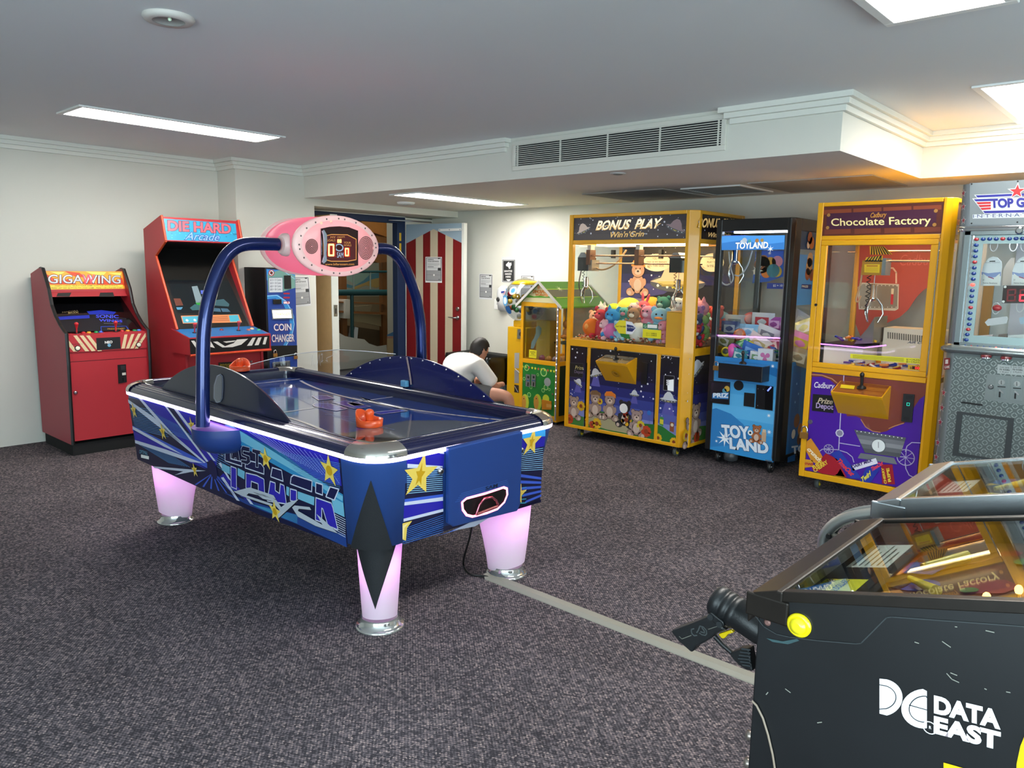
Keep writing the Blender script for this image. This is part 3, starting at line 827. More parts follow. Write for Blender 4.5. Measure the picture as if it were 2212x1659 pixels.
# legs
LEGW = milky('#f6f2f5', .55, 'milky_leg_plastic')
for sx, sy in ((1, -1), (-1, -1), (1, 1), (-1, 1)):
    cx, cy = HX+sx*1.03, HY+.02+sy*.42
    a = math.atan2(sy, sx); dx, dy = V((math.cos(a), math.sin(a), 0)), V((-math.sin(a), math.cos(a), 0))
    rings = []; NS = 28
    for j in range(9):
        t = j/8; z = .05 + (ZBOT+.01-.05)*t
        la, lb, of = .098+.06*t**1.1, .078+.026*t, -.028*t**1.5
        tilt = .02*(1-t)**3
        rings.append([V((cx, cy, z)) + dx*(of+la*math.cos(2*PI*i/NS)) + dy*(lb*math.sin(2*PI*i/NS)) + V((0, 0, tilt*math.cos(2*PI*i/NS))) for i in range(NS)])
    lg = B().loft(rings, LEGW, (True, False)).build('leg', T)
    B().lathe([(.11, 0), (.112, .006), (.104, .012), (.09, .018), (.085, .05)], (cx, cy, 0), M('#c9cac8', .1, .8), 30, caps=(True, True)).build('foot_plate', lg)
    if sx == 1 and sy == -1:
        rows = []
        for j in range(13):
            t = j/12; z = .125+(ZBOT-.001-.125)*t; tt = (z-.05)/(ZBOT+.01-.05)
            la, lb, of = .098+.06*tt**1.1, .078+.026*tt, -.028*tt**1.5
            wd = .95*t
            rows.append([V((cx, cy, z)) + dx*(of+(la+.007)*math.cos(g)) + dy*((lb+.007)*math.sin(g)) for g in [-wd-.06+2*wd*i/12 for i in range(13)]])
        b = B(); b.loft(rows, PAD, (False, False), closed=False); b.build('corner_pad', lg)
    pl_ = bpy.data.lights.new('leg_lamp', 'POINT'); pl_.energy = .42; pl_.color = (1, .28, .95); pl_.shadow_soft_size = .05
    o = bpy.data.objects.new('leg_lamp', pl_); o.location = (cx+dx.x*.04, cy+dx.y*.04, ZBOT-.1); COL.objects.link(o)
# puck box on the end
ex = HX+BX
def ep(px, py, off): return PLE.at((px, py), 0) + PLE.n*off
q = [ep(*p, .03) for p in c5((800, 322), (1290, 208), (1275, 690), (1255, 735), (830, 838), (800, 820))]
b = B(); b.prism(q, -PLE.n*.028, M('#1f3f80', .4, coat=.1))
b.build('puck_box', T, bevel=.006)
PB = Pl(ep(1030, 1050, .0305), PLE.n)
ring = [(915, 690), (945, 665), (1070, 632), (1190, 592), (1212, 600), (1215, 640), (1195, 690), (1150, 735), (1080, 762), (985, 785), (945, 775), (920, 740)]
b = B(); q = c5(*ring); b.px(PB, q, BLACK, 1)
b.line(PB, q+[q[0]], .012, M('#ff7a96', .4, emit=5.0), 3)
b.build('puck_slot', T)
b = B(); hd = c5((998, 765), (1020, 700), (1050, 662), (1100, 650), (1130, 672), (1142, 705))
b.tube([PB.at(p, 0)+PB.n*.012 for p in hd], .006, M('#c66f80', .15, .9), 8); b.tube([PB.at(p, 0)+PB.n*.012 for p in c5((998, 765), (1142, 708))], .007, M('#dd8888', .2, .8), 8)
b.build('puck_slot_hood', T)
b = B()
b.text('SAM', PB, c5((1070, 612))[0], c5((1150, 590))[0], c5((1072, 585))[0], M('#0d1a3a', .5), 2, .02)
for k in range(5): b.line(PB, c5((870+k*10, 690-k*14), (1230-k*4, 580-k*10+4)), .003, M('#3a5fa8', .4), 1)
b.build('box_print', T)
for p in ((768, 480), (1300, 345)):
    b = B(); cc = PLE.at(c5(p)[0], 0)
    b.lathe([(.016, 0), (.016, .012), (.01, .016)], cc, STEEL, 18, PLE.n); b.lathe([(.006, .0155), (.005, .017)], cc, BLACK, 10, PLE.n)
    b.build('box_lock', T)
# side guards
GRD = M('#11172e', .35, coat=.3); GRD2 = M('#12184e', .22, coat=.6)
def guard(y, xa, xb, hz, mat, th):
    n = 40; z0 = ZT+.035
    top = []
    for i in range(n+1):
        t = -1+2*i/n; R = ((xb-xa)/2)**2/(2*hz)+hz/2
        xx = (xa+xb)/2+t*(xb-xa)/2
        top.append(V((xx, y, z0+math.sqrt(max(0, R*R-(xx-(xa+xb)/2)**2))-(R-hz))))
    b = B(); b.prism(top, (0, th, 0), mat)
    g_ = b.build('side_guard', T, bevel=.002)
    for i in range(2, n-1, 3):
        p = top[i]; c = V(((xa+xb)/2, y, z0))
        B().lathe([(.006, 0), (.004, .004)], p+(c-p)*.05 + V((0, -.0005, 0)), M('#d6d6d6', .25, .8), 10, (0, -1, 0)).build('guard_rivet', g_)
    return g_, top
g1, _ = guard(HY-.53, -4.48, -3.07, .215, GRD, -.012)
g2, tp2 = guard(HY+.545, -4.22, -2.80, .205, GRD2, .012)
# clear handle slot in the near guard
b = B(); pg = PY(HY-.545)
q = [pg.at(p, 0) for p in crop(60, 740, 600/2212)((1485, 440), (1487, 340), (1510, 265), (1535, 252), (1553, 270), (1555, 350), (1550, 440), (1535, 470), (1505, 478))]
b.prism(q, (0, -.006, 0), glass('#eef2ff', 2.0, 'clear_plastic')); b.line(Pl((0, HY-.552, 0), (0, -1, 0)), q+[q[0]], .004, M('#9aa2b5', .3), 1)
b.build('clear_insert', g1)
b = B(); pg = Pl((0, HY+.543, 0), (0, -1, 0)); cG = crop(660, 600, 400/2212)
b.tube([pg.at(p, 12) for p in cG((1218, 945), (1240, 1060), (1262, 1200), (1270, 1275))], .006, M('#7d6a6a', .4), 8)
b.build('cable', g2)
b = B(); b.box(*(lambda c: (c.x-.03, c.x+.02, c.y-.03, c.y, c.z-.02, c.z+.02))(pg.at(cG((1215, 1262))[0])), M('#5c9cc0', .3)); b.build('sensor', g2, bevel=.006)
# clear guard around the far end
b = B(); pts = []
for x, y, z in ((-4.875, 2.44, .87), (-4.88, 2.62, .905), (-4.88, 2.80, .935), (-4.87, 2.94, .958), (-4.80, 3.0, .975), (-4.6, 3.005, 1.005), (-4.31, 3.005, 1.045), (-4.0, 3.005, 1.06), (-3.7, 3.005, 1.068)):
    pts.append(V((x, y, z)))
base = [V((p.x, p.y, .868)) for p in pts]
b.loft([base, pts], glass('#f3f6fa', 1.2, 'clear_plastic_sheet'), (False, False), closed=False)
b.tube(pts, .0025, M('#c9d0d8', .2), 6)
cg = b.build('clear_guard', T)
pg3 = PY(3.003)
for pts in ([(75, 1050), (80, 920), (105, 1050)], [(140, 1060), (165, 910), (180, 1050)], [(195, 900), (185, 925), (205, 910), (200, 970), (190, 1010), (210, 985)], [(240, 985), (265, 1000), (250, 960), (320, 930), (325, 900)]):
    B().line(pg3, cG(*pts), .003, M('#e6e6e2', .6), 2).build('scratch', cg)
# overhead arch
POLE = M('#13245c', .22, .55, coat=.5)
px1 = [(438, 921), (438, 880), (438, 820), (438.5, 760), (440, 711), (447.5, 657), (463, 603), (482, 562), (497, 543), (515, 531), (536, 526.5), (566, 526.5), (600, 528)]
px2 = [(911, 790), (911, 774), (910, 735), (908.6, 697), (903, 664), (899, 640), (888, 609), (877, 581), (867, 564), (856, 550), (845, 541), (834, 537.5), (822, 537), (806, 537.5)]
def smooth(pts, k=3):
    for _ in range(k):
        q = [pts[0]]
        for a, b_ in zip(pts, pts[1:]): q += [a*.75+b_*.25, a*.25+b_*.75]
        pts = q+[pts[-1]]
    return pts
XPO = -3.6
B().tube(smooth([onX(*p, XPO) for p in px1], 2), .033, POLE, 16).build('arch_pole', T)
B().tube(smooth([onX(*p, XPO) for p in px2], 2), .033, POLE, 16).build('arch_pole', T)
for yb_, sg in ((onX(438, 915, XPO).y, -1), (onX(911, 785, XPO).y, 1)):
    b = B(); yy = HY+sg*.61; rr = abs(yb_-yy)+.055
    rings = []
    for z, k in ((.66, .25), (.675, .62), (.7, .85), (.735, .98), (.77, 1.0), (.80, 1.0)):
        rings.append([V((XPO+.155*k*math.cos(PI*i/20)*(1), yy+sg*(-.03)+sg*(rr+.02)*k*math.sin(PI*i/20), z)) for i in range(21)])
    b.loft(rings, M('#1c3570', .4, coat=.2), (True, False), closed=False)
    b.face(rings[-1], M('#6a2bb0', .5))
    b.build('pole_cup', T)
# scoreboard
PINK = milky('#f79db9', .5, 'pink_translucent_plastic'); CRM = milky('#f3e3dc', .35, 'cream_plastic')
SX, SYC, SZ, RY, RZ = -3.48, 2.45, 1.705, .262, .155
def ring(x, k, dz=0): return [V((x, SYC+RY*k*math.cos(2*PI*i/40), SZ+dz+RZ*k*math.sin(2*PI*i/40))) for i in range(40)]
S = B()
S.loft([ring(SX-.03, 1.0), ring(SX-.06, .985), ring(SX-.12, 1.0), ring(SX-.2, 1.03), ring(SX-.28, 1.0), ring(SX-.33, .97)], PINK, (False, False))
sb = S.build('scoreboard', T)
b = B(); b.loft([ring(SX-.032, .99), ring(SX-.03, 1.035), ring(SX-.012, 1.035), ring(SX-.002, 1.0), ring(SX, .87)], CRM, (False, False)); b.build('front_rim', sb)
b = B(); b.loft([ring(SX-.325, .96), ring(SX-.33, 1.03), ring(SX-.35, 1.03), ring(SX-.36, .95)], CRM, (False, True)); b.build('rear_rim', sb)
fc = milky('#ffc9c8', .4, 'pale_pink_plastic')
b = B(); b.loft([ring(SX-.002, .88), ring(SX+.004, .84), ring(SX+.01, .6)], fc, (False, True)); b.build('front_face', sb)
for i in range(22):
    p = ring(SX, .93)[int(i*40/22)]
    B().lathe([(.005, 0), (.003, .003)], p, M('#6f6a66', .3, .5), 8, (1, 0, 0)).build('rim_screw', sb)
PS = PX(SX+.012); cS = crop(660, 440, 340/1659)
b = B(); scr = cS((158, 262), (250, 243), (350, 238), (450, 248), (547, 285), (548, 650), (450, 668), (350, 676), (250, 665), (160, 640))
b.prism([PS.at(p) for p in scr], (.006, 0, 0), M('#2c1016', .12, coat=1.0)); PS2 = PX(SX+.019)
ORG = M('#d89048', .4, emit=.35); DIM = M('#5a2416', .4); RED7 = M('#ff2a14', .4, emit=.9); YEL7 = M('#ffdf70', .4, emit=2.6)
b.px(PS2, cS((186, 345), (270, 325), (440, 328), (532, 375), (532, 590), (440, 607), (270, 607), (190, 585)), M('#5a1c22', .15, coat=1), 1)
q = cS((186, 345), (270, 325), (440, 328), (532, 375), (532, 590), (440, 607), (270, 607), (190, 585)); b.line(PS2, q+[q[0]], .004, ORG, 3)
for tx, a, e, t in (('MY', (262, 365), (316, 365), (262, 342)), ('GOALS', (215, 398), (312, 396), (215, 374)), ('CREDITS', (330, 362), (412, 358), (330, 344)), ('YOUR', (402, 420), (474, 422), (402, 398)), ('GOALS', (402, 447), (480, 449), (402, 426)), ('www.billaressam.com', (205, 650), (510, 648), (205, 624))):
    b.text(tx, PS2, *cS(a, e, t), ORG, 4)
b.text('SAM', PS2, *cS((330, 568), (396, 570), (330, 508)), M('#b9c6e0', .3), 4, .0)
b.disc(PS2, cS((352, 462))[0], .028, M('#aeb8cc', .3), 4, ry=.02); b.disc(PS2, cS((352, 462))[0], .02, M('#3a1216', .2), 5, ry=.014)
def seven(x0, y0, x1, y1, wd, on='abcdef'):
    sg = {'a': ((x0, y0), (x1, y0)), 'b': ((x1, y0), (x1, (y0+y1)/2)), 'c': ((x1, (y0+y1)/2), (x1, y1)), 'd': ((x0, y1), (x1, y1)), 'e': ((x0, (y0+y1)/2), (x0, y1)), 'f': ((x0, y0), (x0, (y0+y1)/2))}
    for k in on: b.line(PS2, cS(*sg[k]), wd, YEL7, 6)
b.px(PS2, cS((222, 418), (318, 412), (318, 562), (222, 560)), M('#8a1410', .3, emit=.5), 4); seven(243, 432, 292, 545, .009)
b.px(PS2, cS((402, 462), (466, 460), (468, 562), (404, 562)), M('#b01410', .3, emit=.6), 4); seven(418, 474, 448, 546, .007)
b.px(PS2, cS((328, 372), (380, 372), (380, 416), (328, 416)), M('#a01410', .3, emit=.6), 4); seven(336, 380, 348, 408, .004); seven(359, 380, 371, 408, .004)
b.build('display', sb)
b = B(); b.prism([PX(SX+.025).at(p) for p in cS((170, 290), (185, 275), (215, 330), (215, 420), (208, 520), (215, 600), (185, 630), (172, 615), (190, 540), (192, 440), (182, 330))], (.01, 0, 0), M('#b8c6d6', .15, .6)); b.build('display_latch', sb)
for (cx_, cy_), rx, ry, nr in (((65, 450), 62, 74, 5), ((635, 467), 78, 118, 7)):
    b = B()
    for k in range(1, nr+1):
        m_ = max(6, k*7)
        for i in range(m_):
            a = 2*PI*(i+.5*(k % 2))/m_
            x, y = cx_+rx*k/nr*math.cos(a), cy_+ry*k/nr*math.sin(a)
            if x > 712 or (150 < x < 556 and False): continue
            b.disc(PX(SX+.0112), cS((x, y))[0], .0033, M('#4a3a38', .6), 1, 8)
    b.build('speaker_hole_pattern', sb)
for p in ((165, 203), (268, 193)): B().disc(PX(SX+.003), cS(p)[0], .008, M('#ff6a5a', .3, emit=4), 3, 10).build('goal_lamp', sb)
for dx_, en in ((-.08, .4), (-.24, .4)):
    pl_ = bpy.data.lights.new('scoreboard_lamp', 'POINT'); pl_.energy = en; pl_.color = (1, .6, .62); pl_.shadow_soft_size = .06
    o = bpy.data.objects.new('scoreboard_lamp', pl_); o.location = (SX+dx_, SYC, SZ+.02); COL.objects.link(o)
for sgn in (-1, 1):
    b = B(); b.lathe([(.06, 0), (.058, .02), (.045, .035)], (XPO, SYC+sgn*(RY*.93), SZ), CRM, 20, (0, sgn, 0)); b.build('pole_socket', sb)

# pushers
ORGP = M('#e2541f', .35, coat=.2)
def pusher(c, lab, rot):
    t = thing('air_hockey_pusher', lab, 'pusher', tuple(c), 'orange air hockey pushers')
    n = 32; b = B(); r = .065
    hz = lambda a: .035+.045*max(0, math.cos(a-rot))**1.5
    ro, ri = [], []
    R1 = [V((c.x+r*math.cos(2*PI*i/n), c.y+r*math.sin(2*PI*i/n), c.z)) for i in range(n)]
    R2_ = [V((c.x+(r+.004)*math.cos(2*PI*i/n), c.y+(r+.004)*math.sin(2*PI*i/n), c.z+hz(2*PI*i/n))) for i in range(n)]
    R3 = [V((c.x+(r-.003)*math.cos(2*PI*i/n), c.y+(r-.003)*math.sin(2*PI*i/n), c.z+hz(2*PI*i/n))) for i in range(n)]
    R4 = [V((c.x+(r-.012)*math.cos(2*PI*i/n), c.y+(r-.012)*math.sin(2*PI*i/n), c.z+.012)) for i in range(n)]
    b.loft([R1, R2_, R3, R4], ORGP, (True, True)); b.build('cup', t)
    B().lathe([(.022, .012), (.018, .03), (.022, .055), (.024, .068), (.018, .08), (.006, .085)], c, ORGP, 20, caps=(False, True)).build('grip', t)
pusher(V((-3.05, 2.31, ZPF+.001)), 'orange pusher lying in front on the blue playing surface', PI+.35)
pusher(V((-4.86, 2.595, .884)), 'orange pusher resting on the rail at the far left end', PI*.75)

# power cord and floor cable cover
pts = [onZ(1021, 1130, .40), onZ(1016, 1160, .28), onZ(1003, 1200, .12), onZ(1000, 1220, .035), onZ(1008, 1236, .012), onZ(1022, 1243, .008), onZ(1040, 1243, .008), onZ(1062, 1248, .008)]
tag(B().tube(smooth(pts, 3), .006, BLACK, 8).build('power_cable', L=(pts[-1].x, pts[-1].y, 0)), 'thin black power cord hanging from under the air hockey table to the floor', 'cord')
a, c = onZ(1045, 1245, 0), onZ(1628, 1468, 0)
a, c = V((a.x, (a.y+c.y)/2+.01, 0)), V((-.1, (a.y+c.y)/2+.01, 0))
b = B(); pr = [(-.042, 0), (-.04, .004), (-.02, .014), (.02, .014), (.04, .004), (.042, 0)]
b.loft([[V((a.x+abs(y)*.0+(.03 if abs(y) > .03 else 0), a.y+y, z)) for y, z in pr], [V((c.x, c.y+y, z)) for y, z in pr]], M('#8b8a80', .5), (True, True), smooth=False)
tag(b.build('floor_cable_cover', L=(a.x, a.y, 0)), 'grey cable cover strip running across the carpet', 'cable cover')
# ------------------------------------------------------------------ cabinets along the left wall
def tilt(a, c):
    """plane holding the y direction and the (x, z) points a (top) and c (bottom), facing the room"""
    d = V((c.x-a.x, 0, c.z-a.z)); n = V((-d.z, 0, d.x))
    if n.x < 0: n = -n
    return Pl((a.x, a.y, a.z), n)
RED = M('#ad2b33', .45, bump=.05, bscale=300); REDD = M('#a3222b', .45); REDS = M('#a8404a', .5, bump=.05, bscale=300)
k1 = crop(60, 440, 600/2212); k6 = crop(60, 560, 300/1131)
def btn(c, n, mat, r=.014, rim=None):
    b = B(); b.lathe([(r*1.35, 0), (r*1.35, .003), (r*1.05, .005)], c, rim or mat, 16, n); b.lathe([(r, .004), (r, .009), (r*.7, .011)], c, mat, 16, n); return b
def stick(c, n, mat, parent):
    b = B(); b.lathe([(.02, 0), (.018, .004)], c, BLACK, 16, n); b.tube([c, c+n*.055], .006, mat, 8); b.lathe([(.006, .04), (.011, .055), (.012, .066), (.016, .073), (.016, .084), (.008, .092)], c, mat, 14, n)
    b.build('joystick', parent)

# small red cabinet
yl, yr = 2.145, 2.815
T = thing('arcade_cabinet', 'small red arcade cabinet with a yellow and orange fire marquee, leftmost against the wall', 'arcade machine', (-7.2, 2.48, 0))
P = lambda pts, y: [onY(*p, y) for p in pts]
pr = P(k6((78, 120), (93, 68), (112, 72), (160, 240), (185, 375), (215, 460), (255, 540), (290, 592), (303, 606), (310, 700), (322, 870), (335, 1120), (357, 1520)), yl)
prof = [(q.x, q.z) for q in pr]; prof[-1] = (prof[-2][0]*.3+prof[-1][0]*.7, .1); XGF = prof[-1][0]
prof[0] = (-7.57, prof[0][1]); prof += [(-7.57, .1)]
for y, th in ((yl, .022), (yr-.022, .022)):
    b = B(); b.prism([(x, y, z) for x, z in prof], (0, th, 0), REDS if y == yl else REDD)
    sp = b.build('side_panel', T)
    b = B(); ed = [V((x, y+th/2, z)) for x, z in prof[1:-1]]
    rings = []
    for i, p in enumerate(ed):
        t_ = (ed[min(i+1, len(ed)-1)]-ed[max(i-1, 0)]).normalized(); nn = V((-t_.z, 0, t_.x)); nn = -nn if nn.x < 0 else nn
        rings.append([p+nn*.003+V((0, -.013, 0)), p+nn*.008, p+nn*.003+V((0, .013, 0)), p-nn*.004+V((0, .013, 0)), p-nn*.004+V((0, -.013, 0))])
    b.loft(rings, BLACK, smooth=False); b.build('edge_trim', sp)
B().box(-7.57, -7.55, yl+.022, yr-.022, .1, 1.45, BLACK).box(-7.57, -7.40, yl+.022, yr-.022, prof[0][1]-.01, prof[0][1], BLACK).build('back_panel', T)
mt_, mb_ = onY(*k6((135, 95))[0], yl+.022), onY(*k6((160, 263))[0], yl+.022)
pm_ = tilt(mt_, mb_)
def strip(b, a, c, mat, y0=yl+.022, y1=yr-.022, l=0.0):
    return b.face([V((a.x, y0, a.z))+V((l, 0, 0)), V((a.x, y1, a.z))+V((l, 0, 0)), V((c.x, y1, c.z))+V((l, 0, 0)), V((c.x, y0, c.z))+V((l, 0, 0))], mat)
b = B(); dn_ = -pm_.n*.03
b.prism([V((mt_.x, yl+.022, mt_.z)), V((mt_.x, yr-.022, mt_.z)), V((mb_.x, yr-.022, mb_.z)), V((mb_.x, yl+.022, mb_.z))], dn_, REDD)
FIRE1, FIRE2, FIRE3 = M('#e8962a', .3, emit=.25), M('#c9421f', .3, emit=.2), M('#f6cf5a', .3, emit=.3)
b.px(pm_, k6((135, 97), (768, 99), (795, 240), (162, 247)), FIRE1, 1)
for q in ([(135, 110), (250, 180), (330, 160), (400, 205), (160, 205)], [(560, 130), (690, 180), (768, 150), (790, 215), (560, 210)], [(300, 97), (420, 110), (470, 150), (380, 140)], [(500, 150), (560, 205), (470, 207), (440, 190)]):
    b.px(pm_, k6(*q), FIRE2, 2)
for q in ([(180, 100), (300, 105), (260, 130)], [(470, 100), (640, 105), (610, 135), (520, 120)], [(650, 110), (760, 112), (750, 135)]):
    b.px(pm_, k6(*q), FIRE3, 2)
b.text('GIGAWING', pm_, *k6((165, 196), (755, 198), (165, 122)), M('#d9d9dd', .25, .3), 5, .012, 0, True, BLACK, .035)
b.text('W', pm_, *k6((440, 200), (545, 200), (440, 118)), M('#d9596a', .3), 6, .02)
b.px(pm_, k6((178, 212), (775, 208), (778, 238), (180, 246)), M('#e8c43a', .4, emit=.15), 3)
b.text('INSERT COIN(S).  SELECT YOUR GAME WITH THE LEFT JOYSTICK.', pm_, *k6((220, 222), (735, 219), (220, 213)), BLACK, 4, .01)
b.text('PRESS LEFT RED BUTTON TO LOAD GAME.  PRESS 1 OR 2 PLAYER START', pm_, *k6((192, 241), (772, 237), (192, 231)), BLACK, 4, .01)
b.build('marquee', T)
sb_ = onY(*k6((175, 308))[0], yl+.022)
b = B(); strip(b, mb_, sb_, REDD)
ps_ = tilt(mb_, sb_)
for q in ([(245, 275), (355, 272), (340, 305), (232, 305)], [(590, 272), (695, 270), (705, 305), (580, 305)]): b.px(ps_, k6(*q), BLACK, 1)
b.build('speaker_panel', T)
mo_a, mo_c = V((-7.46, yl, 1.36)), onY(*k6((300, 598))[0], yl+.022); mo_c.x -= .03
SCR = M('#08080a', .12, coat=.6)
b = B(); strip(b, mo_a, mo_c, SCR); strip(b, sb_, mo_a, BLACK)
pmo = tilt(mo_a, mo_c)
SB1, SB2, SB3 = M('#1a2a9a', .4, emit=.12), M('#3a4ad0', .4, emit=.2), M('#14102a', .4, emit=.1)
b.px(pmo, k6((230, 460), (480, 445), (800, 480), (830, 580), (290, 590)), M('#0d0d18', .4, emit=.05), 1)
b.px(pmo, k6((235, 470), (500, 455), (505, 480), (250, 495)), SB1, 2)
b.px(pmo, k6((480, 425), (600, 415), (720, 430), (700, 450), (500, 450)), SB1, 2)
b.text('BOX', pmo, *k6((330, 444), (415, 440), (330, 430)), M('#8a7a50', .4, emit=.2), 3, .02)
b.text('PANDORA', pmo, *k6((280, 440), (410, 425), (280, 428)), M('#6a5a40', .4, emit=.1), 3)
b.text('SONIC', pmo, *k6((555, 478), (740, 482), (555, 450)), SB2, 3, .02)
b.text('WINGS', pmo, *k6((580, 508), (770, 515), (580, 486)), SB2, 3, .02)
b.line(pmo, k6((620, 522), (760, 528)), .003, M('#8a8a9a', .4, emit=.2), 3)
q = k6((600, 585), (595, 550), (800, 545), (825, 580)); b.line(pmo, q, .004, M('#2a4ac0', .4, emit=.3), 3)
b.text('PRESS START', pmo, *k6((650, 575), (790, 573), (650, 562)), M('#b08a3a', .4, emit=.2), 4)
b.build('screen', T)
cp_a, cp_b, cp_c = onY(*k6((303, 600))[0], yl+.022), onY(*k6((316, 618))[0], yl+.022), onY(*k6((328, 760))[0], yl+.022)
cp_b.x = max(cp_b.x, cp_a.x+.02); cp_top = V((cp_b.x-.16, yl, cp_b.z+.012))
b = B(); strip(b, cp_top, cp_b, RED); strip(b, cp_b, cp_c, RED)
pcf = tilt(cp_b, cp_c); CRS = M('#d8c49a', .5)
for k in range(4):
    x0 = 318+k*52
    b.px(pcf, k6((x0, 622), (x0+30, 620), (x0+130, 748 if k < 2 else 746), (x0+98, 750)) if k else k6((318, 640), (318, 690), (372, 752), (405, 752)), CRS, 1)
    b.px(pcf, k6((980-k*56, 600+k*4), (955-k*56, 602+k*4), (870-k*36, 728), (898-k*36, 726)), CRS, 1)
b.px(pcf, k6((557, 642), (752, 632), (757, 728), (562, 742)), M('#1b1c20', .4), 2)
b.text('NEO', pcf, *k6((628, 688), (690, 683), (626, 666)), WHITE, 3, .03)
b.disc(pcf, k6((663, 700))[0], .014, M('#6aa0c0', .4), 3)
b.text('PLAYER 1', pcf, *k6((360, 697), (442, 694), (360, 688)), BLACK, 3); b.text('PLAYER 2', pcf, *k6((862, 670), (940, 666), (862, 661)), BLACK, 3)
b.build('control_panel', T)
cpn = V((.08, 0, 1)).normalized(); top_at = lambda px, py: (lambda q: V((cp_b.x-.05, q.y, cp_b.z+.006)))(onX(px, py, cp_b.x-.05))
for p in ((400, 620), (718, 605)): stick(top_at(*k6(p)[0]), cpn, M('#c2222a', .3, coat=.5), T)
for p, c in (((498, 608), '#d99a2a'), ((558, 604), '#1f8a4a'), ((596, 608), '#3a5ab8'), ((455, 612), '#b8232a'), ((815, 596), '#d98a2a'), ((872, 592), '#1f8a4a'), ((905, 596), '#3a6ab8'), ((770, 600), '#b8232a')):
    btn(top_at(*k6(p)[0]), cpn, M(c, .3)).build('button', T)
for p in ((405, 725), (903, 697)): btn(pcf.at(k6(p)[0]), pcf.n, M('#e8e2cc', .4), .017, BLACK).build('start_button', T)
xd_ = max(XGF, cp_c.x)-.012
b = B().box(xd_-.02, xd_, yl+.022, yr-.022, .125, cp_c.z, RED); pdr = PX(xd_)
b.line(pdr, k6((333, 838), (980, 795)), .004, BLACK, 1)
b.build('front_door', T)
b = B(); q = k6((730, 860), (797, 855), (805, 1000), (738, 1012)); b.prism([pdr.at(p) for p in q], (.006, 0, 0), BLACK); pd2 = PX(xd_+.0065)
b.px(pd2, k6((768, 925), (798, 922), (799, 942), (769, 945)), M('#d8d4c8', .4), 1); b.px(pd2, k6((755, 868), (790, 866), (792, 900), (760, 902)), M('#2c2c30', .4), 1); b.px(pd2, k6((768, 965), (782, 964), (784, 995), (770, 996)), M('#000000', .9), 1)
b.build('coin_slot', T)
c = pdr.at(k6((388, 1087))[0]); B().lathe([(.015, 0), (.015, .006), (.008, .01)], c, STEEL, 16, (1, 0, 0)).build('lock', T)
B().box(-7.55, XGF-.03, yl+.015, yr-.015, 0, .1, M('#0a0a0a', .8)).build('plinth', T)

# tall red cabinet
yl, yr = 2.985, 3.725
T = thing('arcade_cabinet', 'tall red arcade cabinet with a blue and pink marquee, behind the air hockey arch', 'arcade machine', (-7.1, 3.35, 0))
pr = P(k1((845, 205), (1055, 92), (1090, 295), (1012, 412), (1180, 1003), (1255, 1212)), yl)
prof = [(q.x, q.z) for q in pr]; prof[0] = (-7.25, prof[0][1]); XD2 = prof[-1][0]
prof = prof + [(XD2, 0.0), (-7.25, 0.0)]
ORE = M('#c4431f', .4)
for y, th in ((yl, .022), (yr-.022, .022)):
    b = B(); b.prism([(x, y, z) for x, z in prof], (0, th, 0), RED if y == yl else REDD); sp = b.build('side_panel', T)
    b = B(); ed = [V((x, y+th/2, z)) for x, z in prof[1:5]]
    for p, q in zip(ed, ed[1:]): b.tube([p, q], .012, ORE, 8)
    b.build('edge_trim', sp)
# the panel behind reaches the deeper wall at its near end
B().box(-7.25, -7.24, yl+.022, yr-.022, 0, prof[0][1], BLACK).build('back_panel', T)
Q = lambda i: V((prof[i][0], yl, prof[i][1]))
b = B(); ma, mc = Q(1)+V((.0, 0, -.01)), Q(2); pm_ = tilt(ma, mc); y0_, y1_ = yl+.022, yr-.022
b.prism([V((ma.x, y0_, ma.z)), V((ma.x, y1_, ma.z)), V((mc.x, y1_, mc.z)), V((mc.x, y0_, mc.z))], -pm_.n*.03, RED)
MQ = M('#2f8fb4', .3, emit=.25)
b.px(pm_, k1((1075, 118), (1655, 160), (1670, 308), (1090, 288)), MQ, 1)
rnd = random.Random(5)
for k in range(60):
    x = rnd.uniform(1085, 1655); y = rnd.uniform(0, 1); yy = (118+(x-1075)*.072)+12+y*140
    b.disc(pm_, k1((x, yy))[0], rnd.uniform(.003, .008), M(rnd.choice(['#3fb0d0', '#2578a0', '#46b8e0']), .3, emit=.2), 2, 6)
b.text('DIE HARD', pm_, *k1((1115, 215), (1618, 240), (1112, 128)), M('#d4606c', .3, emit=.25), 5, .03, 0, True, M('#5a1a2a', .4), .03)
b.text('Arcade', pm_, *k1((1250, 287), (1525, 297), (1255, 222)), M('#7aa0e6', .3, emit=.35), 6, .01, .3, True, M('#1f2a7a', .4), .04)
b.text('TM', pm_, *k1((1632, 250), (1662, 252), (1632, 236)), BLACK, 5)
b.build('marquee', T)
b = B(); c_ = Q(3)
b.prism([V((ma.x, y0_, ma.z)), V((ma.x, y1_, ma.z)), V((-7.25, y1_, prof[0][1])), V((-7.25, y0_, prof[0][1]))], (0, 0, -.015), RED); b.build('top_panel', T)
b = B(); strip(b, mc, V((c_.x-.16, 0, c_.z+.07)), BLACK, y0_, y1_)
b.build('speaker_panel', T)
st_, sc_ = V((c_.x-.16, yl, c_.z+.07)), Q(4)+V((-.02, 0, .0))
b = B(); strip(b, st_, sc_, M('#1d1c1a', .2, coat=.7), y0_, y1_); psn = tilt(st_, sc_)
b.px(psn, k1((1110, 605), (1600, 615), (1720, 880), (1190, 870)), M('#10181c', .15, coat=.8, emit=.02), 1)
